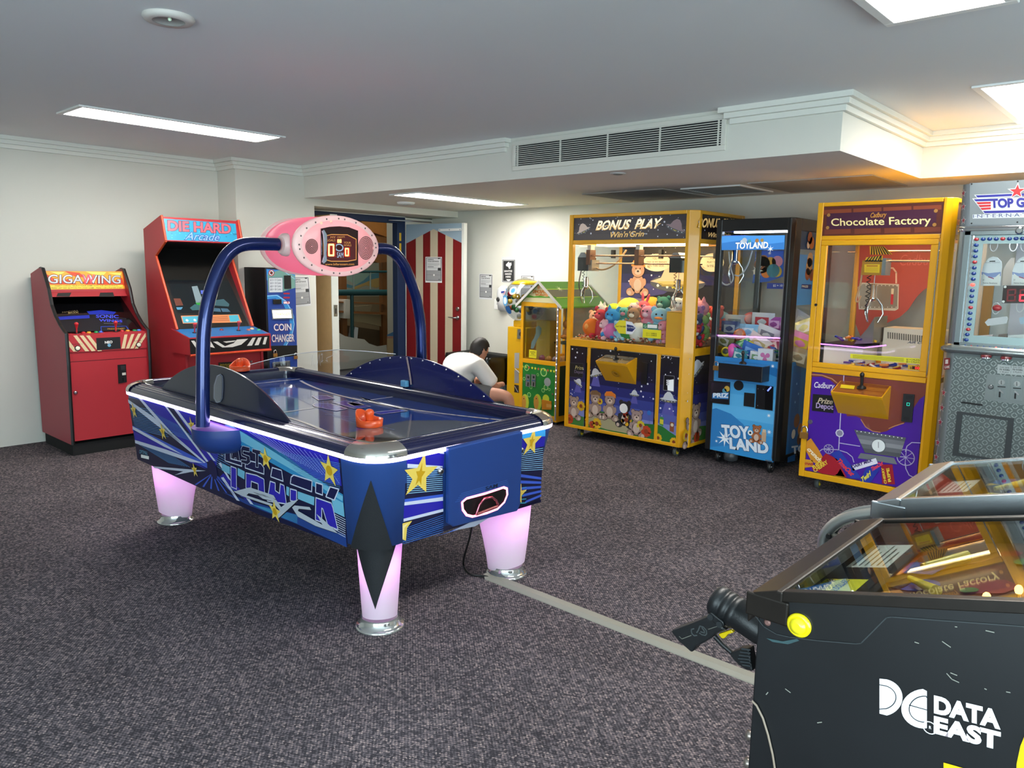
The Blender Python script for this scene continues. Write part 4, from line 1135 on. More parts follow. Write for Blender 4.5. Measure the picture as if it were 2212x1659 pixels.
for q, cc in (([(1305, 660), (1350, 655), (1400, 790), (1340, 790)], '#6f7f86'), ([(1160, 755), (1215, 755), (1238, 810), (1180, 815)], '#5a2a1c'), ([(1335, 785), (1400, 780), (1420, 810), (1350, 815)], '#1f8a2a'), ([(1290, 830), (1330, 800), (1400, 815), (1395, 845), (1310, 850)], '#2c5258'), ([(1480, 770), (1560, 760), (1605, 800), (1600, 820), (1470, 810)], '#35525a'), ([(1180, 825), (1235, 825), (1220, 845), (1190, 845)], '#3f7a9a'), ([(1470, 830), (1530, 835), (1540, 862), (1480, 858)], '#3a566a'), ([(1535, 833), (1590, 836), (1615, 862), (1550, 862)], '#3a566a'), ([(1375, 690), (1405, 690), (1400, 720), (1380, 720)], '#4a5ab0')):
    b.px(psn, k1(*q), M(cc, .3, emit=.12), 2)
b.px(psn, k1((1218, 893), (1680, 882), (1705, 945), (1235, 955)), M('#c8794a', .4), 2)
b.px(psn, k1((1228, 900), (1360, 895), (1370, 945), (1240, 950)), M('#3a9ab0', .4), 3); b.px(psn, k1((1600, 890), (1672, 886), (1690, 938), (1612, 942)), M('#3a9ab0', .4), 3)
for k in range(6): b.line(psn, k1((1380+k*2, 905+k*7), (1590+k*3, 898+k*7)), .003, M('#5a2a1c', .5), 3)
for p in ((1268, 930), (1330, 928)): b.disc(psn, k1(p)[0], .012, M('#e8e0d0', .4), 4)
b.build('screen', T)
c1_, c2_, c3_, c4_ = [onY(*p, yl-.012) for p in k1((1150, 998), (1288, 1072), (1288, 1210), (1145, 1180))]
cpx = c2_.x; ya_, yb_ = yl-.012, yr+.012
b = B(); b.prism([(c1_.x-.02, ya_, c1_.z), (c2_.x, ya_, c2_.z), (c2_.x, ya_, c3_.z), (c1_.x-.02, ya_, c4_.z)], (0, yb_-ya_, 0), RED)
pct = tilt(V((c1_.x, ya_, c1_.z)), V((c2_.x, ya_, c2_.z)))
w2 = yb_-ya_
def ct(u, v, l=1): return V((c1_.x+(c2_.x-c1_.x)*v, ya_+w2*u, c1_.z+(c2_.z-c1_.z)*v)) + pct.n*(.0006*l)
b.face([ct(.01, .02), ct(.99, .02), ct(.99, .95), ct(.01, .95)], M('#2465a0', .4, noise=.25, nscale=60))
pcf = PX(cpx)
b.px(pcf, k1((1288, 1078), (1925, 1050), (1925, 1150), (1295, 1200)), BLACK, 1)
WHT = M('#dcd8d0', .5)
for q in ([(1300, 1092), (1325, 1090), (1375, 1155), (1345, 1158)], [(1440, 1085), (1455, 1095), (1490, 1150), (1455, 1140)], [(1475, 1100), (1510, 1097), (1570, 1135), (1640, 1110), (1665, 1082), (1755, 1075), (1700, 1122), (1630, 1142), (1550, 1145)], [(1555, 1098), (1660, 1088), (1640, 1100), (1580, 1108)],
          [(1745, 1132), (1790, 1068), (1815, 1066), (1785, 1130)], [(1805, 1128), (1835, 1066), (1862, 1064), (1838, 1126)], [(1870, 1120), (1885, 1063), (1908, 1061), (1892, 1120)]):
    b.px(pcf, k1(*q), WHT, 2)
b.build('control_panel', T)
B().tube([V((cpx, ya_, c3_.z)), V((cpx, yb_, c3_.z))], .01, ORE, 8).build('panel_trim', T)
for u in (.16, .70): stick(ct(u, .5), pct.n, M('#b8303a', .3, coat=.4), T)
for u, v, cc in ((.30, .62, '#1f7a50'), (.37, .35, '#8a2a30'), (.52, .35, '#8a2a30'), (.83, .5, '#b05a4a'), (.9, .4, '#d8b08a'), (.95, .55, '#1f8a60'), (.24, .6, '#8a2a30')):
    btn(ct(u, v), pct.n, M(cc, .35)).build('button', T)
xf_ = XD2-.02; pdr = PX(xf_)
b = B().box(xf_-.02, xf_, y0_, y1_, .08, c3_.z, RED)
b.line(pdr, k1((1870, 1175), (1880, 1320)), .004, REDD, 1)
b.build('front_door', T)
b = B(); q = k1((1518, 1265), (1638, 1258), (1640, 1335), (1520, 1338)); b.prism([pdr.at(p) for p in q], (.004, 0, 0), BLACK); p4 = PX(xf_+.0045)
for k, tx in enumerate(('EACH PLAYER', '$1 TO START', '$1 TO CONTINUE')): b.text(tx, p4, *k1((1532, 1292+k*20), (1622, 1288+k*20), (1532, 1276+k*20)), M('#c8b02a', .5), 1, .01)
b.build('price_plate', T)
c = pdr.at(k1((1778, 1258))[0]); B().lathe([(.013, 0), (.013, .006), (.006, .012)], c, STEEL, 14, (1, 0, 0)).build('lock', T)
B().box(-7.22, xf_-.04, y0_, y1_, 0, .08, BLACK).build('plinth', T)

# coin changer
T = thing('coin_changer', 'black and blue coin changing machine standing between the tall red cabinet and the doorway', 'coin changer', (-7.05, 4.13, 0))
k3 = crop(400, 440, 600/2212); xf = -6.85; yl, yr = 3.955, 4.285
B().box(-7.25, xf, yl, yr, 0, 1.575, M('#0d0e10', .4)).build('body', T, bevel=.004)
pf_ = PX(xf+.001)
b = B(); DB, MB, LBL = M('#1c3e8c', .35, coat=.2), M('#2f86c8', .35, coat=.2), M('#8fc3e4', .35, coat=.2)
b.px(pf_, k3((645, 518), (875, 535), (890, 1128), (668, 1132)), DB, 1)
b.px(pf_, k3((648, 522), (874, 538), (876, 600), (650, 610)), MB, 2)
b.px(pf_, k3((780, 520), (874, 580), (876, 670), (780, 700), (660, 705), (655, 560)), M('#6f9a90', .4), 2)
b.px(pf_, k3((652, 730), (740, 725), (820, 790), (870, 900), (850, 1060), (800, 1130), (780, 1128), (835, 1020), (830, 900), (780, 800), (720, 755), (653, 760)), MB, 2)
b.line(pf_, k3((655, 735), (730, 730), (800, 775), (850, 860), (868, 960), (850, 1050), (805, 1128)), .008, LBL, 3)
b.line(pf_, k3((760, 520), (872, 600)), .006, LBL, 3)
q = k3((665, 590), (775, 588), (776, 705), (668, 707)); b.px(pf_, q, M('#c9cdd2', .4), 4); b.line(pf_, q+[q[0]], .004, M('#5a6a8a', .4), 5)
for k, tx in enumerate(('$ 5 = 5 Coins', '$10 = 10 Coins', '$20 = 20 Coins', '$50 = 50 Coins')): b.text(tx, pf_, *k3((676, 615+k*25), (762, 613+k*25), (676, 600+k*25)), M('#23304a', .5), 5, .01)
b.disc(pf_, k3((686, 551))[0], .024, M('#e8e8ea', .4), 4); b.disc(pf_, k3((686, 551))[0], .016, BLACK, 5)
b.line(pf_, k3((672, 538), (700, 565)), .006, M('#b83030', .4), 6)
q = k3((686, 528), (702, 535), (708, 551), (702, 567), (686, 575), (670, 567), (664, 551), (670, 535), (686, 528)); b.line(pf_, q, .006, M('#b83030', .4), 5)
b.text('A', pf_, *k3((838, 558), (856, 558), (838, 538)), WHITE, 4)
for y, h in ((715, 12), (748, 12), (788, 20)): b.px(pf_, k3((782, y-h/2), (832, y-h/2), (832, y+h/2), (782, y+h/2)), M('#a8202c', .4), 4)
b.text('00.3', pf_, *k3((785, 795), (830, 795), (785, 780)), M('#fff0f0', .4, emit=.8), 5, .01)
LTR = M('#d5dbe2', .4)
b.text('COIN', pf_, *k3((706, 1012), (845, 1008), (703, 955)), LTR, 8, .015, 0, True, M('#8c1d2e', .4), .03)
b.text('CHANGER', pf_, *k3((690, 1102), (868, 1096), (687, 1040)), LTR, 8, .015, 0, True, M('#8c1d2e', .4), .03)
for q in ([(668, 1132), (892, 1128), (892, 1210), (672, 1230)],): b.px(pf_, k3(*q), BLACK, 1)
b.px(pf_, k3((672, 1232), (892, 1212), (895, 1460), (680, 1480)), DB, 1)
b.build('front_panel', T)
b = B(); q = k3((785, 572), (838, 570), (842, 676), (788, 678)); b.prism([pf_.at(p) for p in q], (.008, 0, 0), BLACK); b.build('bill_reader', T)
b = B(); q = k3((695, 762), (762, 760), (764, 798), (698, 800)); b.prism([pf_.at(p) for p in q], (.014, 0, 0), BLACK); b.build('bill_slot', T, bevel=.004)
b = B(); q = k3((684, 840), (848, 836), (858, 915), (694, 920)); b.prism([pf_.at(p) for p in q], (.012, 0, 0), M('#8d9298', .35, .4)); pz = PX(xf+.0135)
b.px(pz, k3((694, 850), (840, 847), (848, 907), (702, 911)), M('#fffbe0', .4, emit=3.2), 1)
b.text('CHANGER', pz, *k3((712, 892), (832, 888), (712, 868)), M('#b09a10', .4, emit=.3), 3, .02, .2)
b.build('lit_sign', T)
b = B(); q = k3((690, 1262), (828, 1248), (832, 1330), (695, 1345)); b.prism([pf_.at(p) for p in q], (.02, 0, 0), M('#9da3a8', .25, .9)); b.px(PX(xf+.021), k3((715, 1280), (808, 1270), (810, 1330), (718, 1340)), BLACK, 1); b.build('coin_tray', T, bevel=.004)
BRS = M('#a87a3a', .35, .6)
def padlock(c, lab, n=(1, 0, 0), s=1.0, y=True):
    n = V(n); e = V((0, 1, 0)) if abs(n.x) > .5 else V((1, 0, 0)); c = V(c)
    t = thing('padlock', lab, 'padlock', tuple(c), 'brass padlocks')
    b = B(); b.prism([c-e*.02*s, c+e*.02*s, c+e*.02*s+V((0, 0, -.032*s)), c-e*.02*s+V((0, 0, -.032*s))], n*.012*s, BRS); b.build('body', t, bevel=.002)
    B().tube([c-e*.013*s+n*.006, c-e*.013*s+n*.006+V((0, 0, .018*s)), c-e*.008*s+n*.006+V((0, 0, .027*s)), c+n*.006+V((0, 0, .03*s)), c+e*.008*s+n*.006+V((0, 0, .027*s)), c+e*.013*s+n*.006+V((0, 0, .018*s)), c+e*.013*s+n*.006], .004*s, CHROME, 8).build('shackle', t)
padlock(pf_.at(k3((714, 1192))[0]), 'brass padlock under the lettering of the coin changer, nearer the red cabinet', s=1.1)
padlock(pf_.at(k3((878, 1212))[0]), 'dark brass padlock at the coin changer edge nearer the doorway')

# notices
def notice(name, lab, pl, corners, fn, group=None, cat='notice', back=M('#d9dadb', .5)):
    q = [pl.at(p, 0)+pl.n*.001 for p in corners]
    b = B(); b.prism(q, pl.n*.002, back); fn(b, Pl(pl.o+pl.n*.0035, pl.n))
    return tag(b.build(name, L=q[0]), lab, cat, group)
GRY, DGR = M('#9a9b9d', .5), M('#333436', .5)
def dist(pts):
    """keeping-your-distance notice: pts = TL, TR, BR, BL photo points"""
    tl, tr, br, bl = [V((*p, 0)) for p in pts]
    g = lambda u, v: tuple((tl*(1-u)*(1-v)+tr*u*(1-v)+br*u*v+bl*(1-u)*v)[:2])
    def fn(b, p):
        fr_ = [g(.03, .03), g(.97, .03), g(.97, .93), g(.03, .93)]; b.px(p, fr_, M('#5a5b5d', .5), 1)
        b.px(p, [g(.07, .05), g(.93, .05), g(.93, .91), g(.07, .91)], M('#cfd0d1', .5), 2)
        b.px(p, [g(.07, .52), g(.93, .52), g(.93, .91), g(.07, .91)], GRY, 3)
        b.text('KEEPING', p, g(.13, .125), g(.5, .125), g(.13, .08), DGR, 4, .03)
        b.text('YOUR DISTANCE.', p, g(.13, .195), g(.82, .195), g(.13, .15), DGR, 4, .03)
        for k in range(4): b.line(p, [g(.13, .25+.03*k), g(.86-.1*(k == 3), .25+.03*k)], .0025, M('#8a8b8d', .5), 4)
        b.line(p, [g(.13, .39), g(.5, .39)], .005, DGR, 4); b.line(p, [g(.13, .43), g(.7, .43)], .003, M('#7a7b7d', .5), 4)
        b.px(p, [g(.75, .42), g(.93, .42), g(.93, .53), g(.75, .53)], DGR, 5); b.px(p, [g(.75, .04), g(.9, .04), g(.88, .08), g(.77, .08)], DGR, 5)
        b.line(p, [g(.08, .7), g(.92, .7)], .0025, M('#6a6b6d', .5), 4); b.disc(p, g(.52, .705), .012, WHITE, 5); b.px(p, [g(.8, .86), g(.87, .86), g(.87, .885), g(.8, .885)], DGR, 5)
    return fn
PW1 = PX(XS); q = [(629, 598), (667, 597), (672, 660), (634, 664)]
notice('distance_notice', 'grey distance notice beside the coin changer, partly hidden by it', PW1, q, dist(q), 'distance notices')
kd = crop(860, 540, 400/2212)
q = kd((328, 82), (524, 84), (524, 392), (327, 388)); notice('distance_notice', 'grey distance notice stuck on the striped door', Pl(Hn+dn*.001, dn), q, dist(q), 'distance notices')
PWB = PY(YB)
q = kd((972, 284), (1128, 288), (1124, 595), (970, 585)); notice('distance_notice', 'grey distance notice on the white wall left of the hand sanitiser', PWB, q, dist(q), 'distance notices')
q = kd((1465, 300), (1628, 302), (1625, 600), (1463, 600)); notice('distance_notice', 'grey distance notice mostly hidden behind the gumball machine globe', PWB, q, dist(q), 'distance notices')
def san(b, p):
    b.px(p, kd((1248, 118), (1396, 118), (1394, 384), (1246, 380)), M('#2e3032', .5), 1)
    qq = kd((1256, 126), (1388, 126), (1386, 376), (1254, 372)); b.line(p, qq+[qq[0]], .004, WHITE, 2)
    b.px(p, kd((1288, 175), (1310, 150), (1325, 140), (1330, 155), (1352, 150), (1356, 180), (1345, 190), (1340, 222), (1325, 225), (1315, 200), (1292, 192)), WHITE, 2)
    for k, tx in enumerate(('SANITISE', 'HANDS', 'HERE')): b.text(tx, p, *kd((1268+k*9, 263+k*34), (1364-k*9, 263+k*34), (1268+k*9, 240+k*34)), WHITE, 2, .02)
    b.px(p, kd((1290, 348), (1350, 350), (1335, 365), (1320, 374), (1305, 364)), WHITE, 2)
notice('sanitise_sign', 'black and white sign asking to sanitise hands, above the dispenser', PWB, kd((1238, 82), (1405, 84), (1403, 390), (1236, 386)), san, None, 'sign', M('#cfd2d3', .3))
# dispenser and switch plate
c = PWB.at(kd((1275, 580))[0])
T = thing('soap_dispenser', 'grey and white wall mounted hand sanitiser dispenser beside the gumball globe', 'dispenser', tuple(c))
b = B(); hz = .155; hw = .075
rings = []
for z, k, dpt in ((-hz, .8, .03), (-hz+.02, .97, .07), (-.05, 1, .095), (.06, 1, .1), (.12, .95, .085), (hz-.02, .85, .06), (hz, .6, .03)):
    rings.append([c+V((hw*k*math.cos(a), -dpt*(.25+.75*abs(math.sin(a))**.6) if 0 < a < PI else 0, z)) for a in [PI*i/12 for i in range(13)]]+[])
b.loft(rings, M('#cfd1d3', .35), closed=True); b.build('body', T)
b = B(); b.lathe([(.025, 0), (.03, .008), (.02, .02)], c+V((-.025, -.088, -.01)), M('#3a3b3d', .4), 14, (0, -1, 0)); b.build('push_lever', T)
pdz = Pl((0, c.y-.1015, 0), (0, -1, 0)); b = B(); b.px(pdz, kd((1230, 495), (1278, 488), (1276, 508), (1230, 515)), M('#2b3f9c', .4), 1); b.build('badge', T)
b = B(); q = [PWB.at(p) for p in kd((1155, 585), (1212, 588), (1210, 710), (1152, 705))]; b.prism(q, (0, -.008, 0), WHITE); b.disc(PY(YB-.0085), kd((1180, 645))[0], .006, GRY, 1)
tag(b.build('switch_plate', L=q[3], bevel=.002), 'white wall switch plate left of the sanitiser dispenser', 'switch')
# ------------------------------------------------------------------ prize machines along the back wall
YEL = M('#e6a610', .32, coat=.25); YELB = M('#e0b00c', .3, coat=.35)
GLS = glass('#fbfdfc', .6, 'cabin_glass')
c6 = crop(1200, 440, 440/2212); c7 = crop(1200, 700, 440/2212); c8 = crop(1500, 460, 280/774)
cA = crop(1700, 380, 512/2212); cB = crop(1700, 700, 512/2212); cT = crop(2000, 380, 212/1099)

def caster(parent, x, y, h, mat=None, r=None):
    r = r or h*.42
    b = B(); b.box(x-.03, x+.03, y-.03, y+.03, h-.008, h, STEEL); b.prism([(x-.022, y-.012, h-.008), (x-.022, y+.03, h-.008), (x-.022, y+.028, r), (x-.022, y+.008, r)], (.004, 0, 0), STEEL)
    b.prism([(x+.018, y-.012, h-.008), (x+.018, y+.03, h-.008), (x+.018, y+.028, r), (x+.018, y+.008, r)], (.004, 0, 0), STEEL)
    cs = b.build('caster', parent)
    B().lathe([(r*.85, -.015), (r, -.01), (r, .01), (r*.85, .015)], (x, y+.018, r), mat or M('#4a4d4c', .5), 20, (1, 0, 0)).build('wheel', cs)
    B().lathe([(r*.5, -.017), (r*.5, .017)], (x, y+.018, r), M('#d2b320', .4) if mat is None else CHROME, 14, (1, 0, 0)).build('hub', cs)
def vgrad(b, pl, q, cols, l=1, n=None):
    tl, tr, br, bl = [V((*p, 0)) for p in q]; n = len(cols)
    for k, c in enumerate(cols):
        g = lambda u, v: tuple((tl*(1-u)*(1-v)+tr*u*(1-v)+br*u*v+bl*(1-u)*v)[:2])
        b.px(pl, [g(0, k/n), g(1, k/n), g(1, (k+1)/n), g(0, (k+1)/n)], M(c, .35, coat=.15), l)
def bear_art(b, pl, p, s, col='#a58b7c', hat=None, l=4):
    c = pl.at(p, l); u, v = pl.u, pl.v
    D = lambda x, y, r, m, k=0, ry=None: b.disc(pl, c+u*(x*s)+v*(y*s), r*s, m, k, 14, (ry or r)*s)
    m, dk, lt = M(col, .5), M('#3a2a24', .5), M('#cdb8a8', .5)
    for sx in (-1, 1):
        D(sx*.42, -.62, .3, dk, 0, .24); D(sx*.42, -.62, .27, m, 1, .21); D(sx*.5, -.68, .12, lt, 2)
        D(sx*.3, .82, .17, dk, 0); D(sx*.3, .82, .14, m, 1)
    D(0, -.2, .44, dk, 0, .52); D(0, -.2, .41, m, 1, .49); D(0, -.25, .24, lt, 2, .32)
    D(0, .52, .42, dk, 1, .4); D(0, .52, .39, m, 2, .37); D(0, .42, .2, lt, 3, .15); D(0, .46, .07, dk, 4, .05)
    for sx in (-1, 1): D(sx*.13, .6, .04, dk, 4); D(sx*.4, -.1, .12, m, 3, .2)
    if hat:
        h = M(hat, .5)
        b.face([c+u*(x*s)+v*(y*s)+pl.n*.003 for x, y in ((-.42, .72), (-.3, 1.02), (.1, 1.08), (.4, .9), (.46, .66), (.2, .78))], h)
def flower_art(b, pl, p, r, c1, l=5):
    o = pl.at(p, l)
    for k in range(9):
        a = 2*PI*k/9
        b.disc(pl, o+pl.u*(r*.6*math.cos(a))+pl.v*(r*.6*math.sin(a)), r*.3, M(c1, .5), k % 2, 8)
    b.disc(pl, o, r*.34, M('#8a3a1a', .5), 3, 10)
def ufo_art(b, pl, p, r, rot=0.0, beam=True, l=4, dome='#cfd2d8'):
    o = pl.at(p, l); ca, sa = math.cos(rot), math.sin(rot)
    T = lambda x, y: o+pl.u*(r*(x*ca-y*sa))+pl.v*(r*(x*sa+y*ca))
    if beam: b.face([o+pl.u*(-r*.3)-pl.v*r*.1-pl.n*.0006, o+pl.u*(r*.3)-pl.v*r*.1-pl.n*.0006, o+pl.u*(r*.7)-pl.v*r*1.5-pl.n*.0006, o-pl.u*(r*.7)-pl.v*r*1.5-pl.n*.0006], M('#5a58a8', .5))
    b.face([T(math.cos(a), .28*math.sin(a)-.05) for a in [2*PI*k/20 for k in range(20)]], M('#55585f', .4))
    b.face([p_+pl.n*.0005 for p_ in [T(-1, 0), T(-.6, .12), T(-.42, .5), T(-.15, .75), T(.15, .75), T(.42, .5), T(.6, .12), T(1, 0), T(.5, -.08), T(-.5, -.08)]], M(dome, .35))
    for k in range(5):
        q = T(-.7+.35*k, -.13-.08*(1-abs(k-2)/2)); b.disc(pl, q, r*.05, WHITE, 2, 6)
    b.face([p_+pl.n*.001 for p_ in (T(-.2, -.16), T(.2, -.16), T(.15, -.22), T(-.15, -.22))], M('#d8c83a', .4))
def starfield(b, pl, q, n, seed, l=3):
    r = random.Random(seed); tl, tr, br, bl = [V((*p, 0)) for p in q]
    for k in range(n):
        u, v = r.random(), r.random()**1.2; p = tl*(1-u)*(1-v)+tr*u*(1-v)+br*u*v+bl*(1-u)*v
        b.disc(pl, tuple(p[:2]), r.choice([.003, .004, .006, .009]), M('#e6e6f2', .4), l, 7)
def claw(parent, c, s=1.0, box=True, lab=None, cable=True):
    """grab on its carriage: c = centre of the carriage underside"""
    g = B()
    if box:
        g.box(c.x-.05*s, c.x+.05*s, c.y-.06*s, c.y+.06*s, c.z, c.z+.11*s, BLACK)
        g.prism([(c.x-.05*s, c.y-.06*s, c.z+.11*s), (c.x+.05*s, c.y-.06*s, c.z+.11*s), (c.x+.02*s, c.y-.06*s, c.z+.15*s), (c.x-.02*s, c.y-.06*s, c.z+.15*s)], (0, .12*s, 0), M('#8a8d90', .3, .8))
        g.box(c.x+.05*s, c.x+.09*s, c.y-.05*s, c.y+.05*s, c.z, c.z+.09*s, STEEL)
    g = g.build('carriage', parent) if box else parent
    k = B(); k.tube([c, c-V((0, 0, .05*s))], .003, STEEL, 6)
    k.lathe([(.014*s, -.05*s), (.018*s, -.055*s), (.018*s, -.12*s), (.022*s, -.125*s), (.022*s, -.14*s), (.012*s, -.15*s)], c, CHROME, 16)
    k.build('grab_motor', g)
    for i in range(3):
        a = 2*PI*i/3+.4; d = V((math.cos(a), math.sin(a), 0))
        B().tube([c+d*.02*s-V((0, 0, .13*s)), c+d*.05*s-V((0, 0, .17*s)), c+d*.06*s-V((0, 0, .22*s)), c+d*.035*s-V((0, 0, .27*s))], [.006*s, .006*s, .005*s, .003*s], CHROME, 7).build('finger', g)
    if cable:
        pts = [c+V((-.03*s+.012*s*math.cos(t*1.9), .012*s*math.sin(t*1.9), -.008*s*t)) for t in range(28)]
        B().tube(pts, .0028*s, BLACK, 5).build('coil_cable', g)

PLUSHN = [0]
def plush(p, y, h, col, lab, kind='bear', acc='#f0e6d8', rot=0.0, dz=0.0, group='plush toys in the claw machine', lean=0.0):
    """a soft toy; p is the photo point of its middle, y its depth, h its height"""
    PLUSHN[0] += 1
    y = max(y, Y0_+.03+h*(.56 if kind == 'ball' else .4))
    c = onY(*p, y) if not isinstance(p, Vector) else p
    c.z = max(c.z, ZG0+.01+h*.5)
    t = thing('plush_toy', lab, 'plush toy', (c.x, c.y, c.z-h/2), group)
    m = M(col, .85, bump=.4, bscale=260); a = M(acc, .85, bump=.3, bscale=260)
    R = Matrix.Rotation(lean, 3, 'Y') @ Matrix.Rotation(rot, 3, 'Z')
    q = lambda x, yy, z: c + R @ V((x*h, yy*h, z*h))
    b = B(); hs = .27 if kind != 'long' else .2
    if kind == 'ball':
        b.ell(c, h*.5, m, 18, 10, R); b.build('body', t)
        B().ell(q(0, -.36, .05), (h*.2, h*.16, h*.2), a, 12, 7, R).build('face_patch', t)
        return t
    b.ell(q(0, 0, -.2), (h*.25, h*.22, h*.3), m, 14, 8, R)
    b.ell(q(0, -.02, .24), (h*hs, h*hs*.92, h*hs*.9), m, 14, 8, R)
    for s in (-1, 1):
        b.ell(q(s*.24, -.08, -.12), (h*.09, h*.09, h*.17), m, 10, 6, R @ Matrix.Rotation(s*.5, 3, 'Y'))
        b.ell(q(s*.17, -.18, -.42), (h*.1, h*.16, h*.1), m, 10, 6, R)
    b.build('body', t)
    for s in (-1, 1):
        e = B()
        if kind == 'rabbit': e.ell(q(s*.12, 0, .58), (h*.06, h*.04, h*.2), m, 10, 6, R @ Matrix.Rotation(s*.25, 3, 'Y'))
        elif kind == 'pointy': e.lathe([(h*.08, 0), (h*.05, h*.1), (h*.006, h*.18)], q(s*.14, 0, .42), m, 10, R @ V((s*.25, 0, 1)))
        else: e.ell(q(s*.2, .02, .42), (h*.09, h*.05, h*.09), m, 10, 6, R)
        e.build('ear', t)
        B().ell(q(s*.085, -.255, .3), h*.03, BLACK, 8, 5).build('eye', t)
    mz = B()
    if kind == 'duck': mz.ell(q(0, -.3, .2), (h*.13, h*.13, h*.04), a, 12, 6, R)
    elif kind == 'long': mz.ell(q(0, -.2, .22), (h*.08, h*.16, h*.08), a, 12, 6, R)
    else: mz.ell(q(0, -.22, .18), (h*.12, h*.09, h*.09), a, 12, 6, R)
    mz.build('beak' if kind == 'duck' else 'muzzle', t)
    if kind in ('belly', 'dog'): B().ell(q(0, -.13, -.2), (h*.17, h*.12, h*.2), a, 12, 7, R).build('belly_patch', t)
    return t

# ---- wide yellow claw machine
X0, X1, Y0_, Y1_ = -4.52, -3.20, 5.75, 6.62
T = thing('claw_machine', 'wide yellow claw machine full of plush toys with cartoon bears in space', 'claw machine', ((X0+X1)/2, 6.18, 0))
ZB, ZP, ZG0, ZG1, ZM0, ZM1, ZTOP = .10, .888, .955, 1.835, 1.873, 2.075, 2.105
ch = .065
b = B()
post = [(X1-ch, Y0_), (X1-ch-.03, Y0_), (X1-ch-.03, Y0_+.03), (X1-.03, Y0_+ch+.03), (X1, Y0_+ch+.03), (X1, Y0_+ch)]
b.prism([V((x, y, ZB)) for x, y in post], (0, 0, ZTOP-ZB), YEL)
for x, y in ((X0, Y0_), (X0, Y1_-.045), (X1-.045, Y1_-.045)): b.box(x, x+.045, y, y+.045, ZB, ZTOP, YEL)
for z0, z1 in ((ZB, ZB+.03), (ZP, ZG0), (ZG1, ZM0), (ZM1, ZTOP)):
    b.box(X0+.045, X1-ch-.03, Y0_+.002, Y0_+.04, z0, z1, YEL); b.box(X1-.04, X1-.002, Y0_+ch+.03, Y1_-.045, z0, z1, YEL)
    b.box(X0+.002, X0+.04, Y0_+.045, Y1_-.045, z0, z1, YEL); b.box(X0+.045, X1-.045, Y1_-.04, Y1_-.002, z0, z1, YEL)
for xx in (onY(*c7((352, 600))[0], Y0_).x-.016, onY(*c7((1110, 600))[0], Y0_).x-.016):
    b.box(xx, xx+.032, Y0_+.002, Y0_+.03, ZB+.03, ZP, YEL)
b.build('frame', T, bevel=.004)
B().box(X0+.01, X1-.01, Y0_+.06, Y1_-.01, ZTOP-.03, ZTOP-.004, M('#2a2418', .7)).box(X0+.02, X1-.04, Y0_+.05, Y1_-.05, ZG0-.03, ZG0-.005, M('#b08a20', .5)).box(X0+.02, X1-.04, Y0_+.05, Y1_-.04, ZB, ZB+.02, M('#3a3018', .7)).box(X0+.02, X1-.04, Y0_+.05, Y1_-.04, ZM0-.015, ZM0, M('#e8ddc0', .6)).build('shelves', T)
pf_ = PY(Y0_+.012)
b = B(); q = c6((183, 157), (1452, 112), (1447, 381), (180, 396))
b.prism([pf_.at(p) for p in q], (0, .02, 0), M('#191423', .3))
pm_ = PY(Y0_+.011)
vgrad(b, pm_, q, ['#2c2630', '#3a333a', '#463f44', '#4c4548'], 1); starfield(b, pm_, q, 60, 2, 2)
GOLD, GOLDL = M('#e8c27a', .3, emit=.35), M('#fff0cc', .3, emit=.7)
b.text('BONUS  PLAY', pm_, *c6((437, 290), (1140, 268), (455, 180)), GOLDL, 5, .03, .25, True, M('#6a4a20', .4), .03)
b.text('BONUS  PLAY', pm_, *c6((437, 290), (1140, 268), (446, 235)), GOLD, 6, .0, .25)
b.text("Win'n'Grin", pm_, *c6((598, 368), (962, 356), (600, 305)), GOLD, 5, .02, .3, True, M('#4a3018', .4), .03)
ufo_art(b, pm_, c6((305, 290))[0], .085, .35, False, 4, '#e6cfc2'); ufo_art(b, pm_, c6((1305, 265))[0], .1, -.35, False, 4, '#9a8288')
b.build('marquee', T)
ps_ = PX(X1-.006); q = c6((1532, 108), (2050, 160), (2045, 395), (1516, 390))
b = B(); b.prism([V((X1-.012, Y0_+ch+.03, ZM0)), V((X1-.012, Y1_-.045, ZM0)), V((X1-.012, Y1_-.045, ZM1)), V((X1-.012, Y0_+ch+.03, ZM1))], (-.02, 0, 0), M('#241c18', .3))
b.text('BONUS  PLAY', ps_, *c6((1545, 258), (1960, 262), (1555, 150)), GOLD, 5, .03, .25, True, M('#6a4a20', .4), .03)
b.text("Win'n'Grin", ps_, *c6((1655, 362), (1900, 370), (1660, 308)), GOLD, 5, .02, .3)
starfield(b, ps_, q, 14, 9, 2)
b.build('marquee', T)
# glass
B().box(X0+.045, X1-ch-.03, Y0_+.018, Y0_+.023, ZG0, ZG1, GLS).build('front_pane', T)
B().box(X1-.023, X1-.018, Y0_+ch+.03, Y1_-.045, ZG0, ZG1, GLS).build('side_pane', T)
B().box(X0+.018, X0+.023, Y0_+.045, Y1_-.045, ZG0, ZG1, GLS).build('side_pane', T)
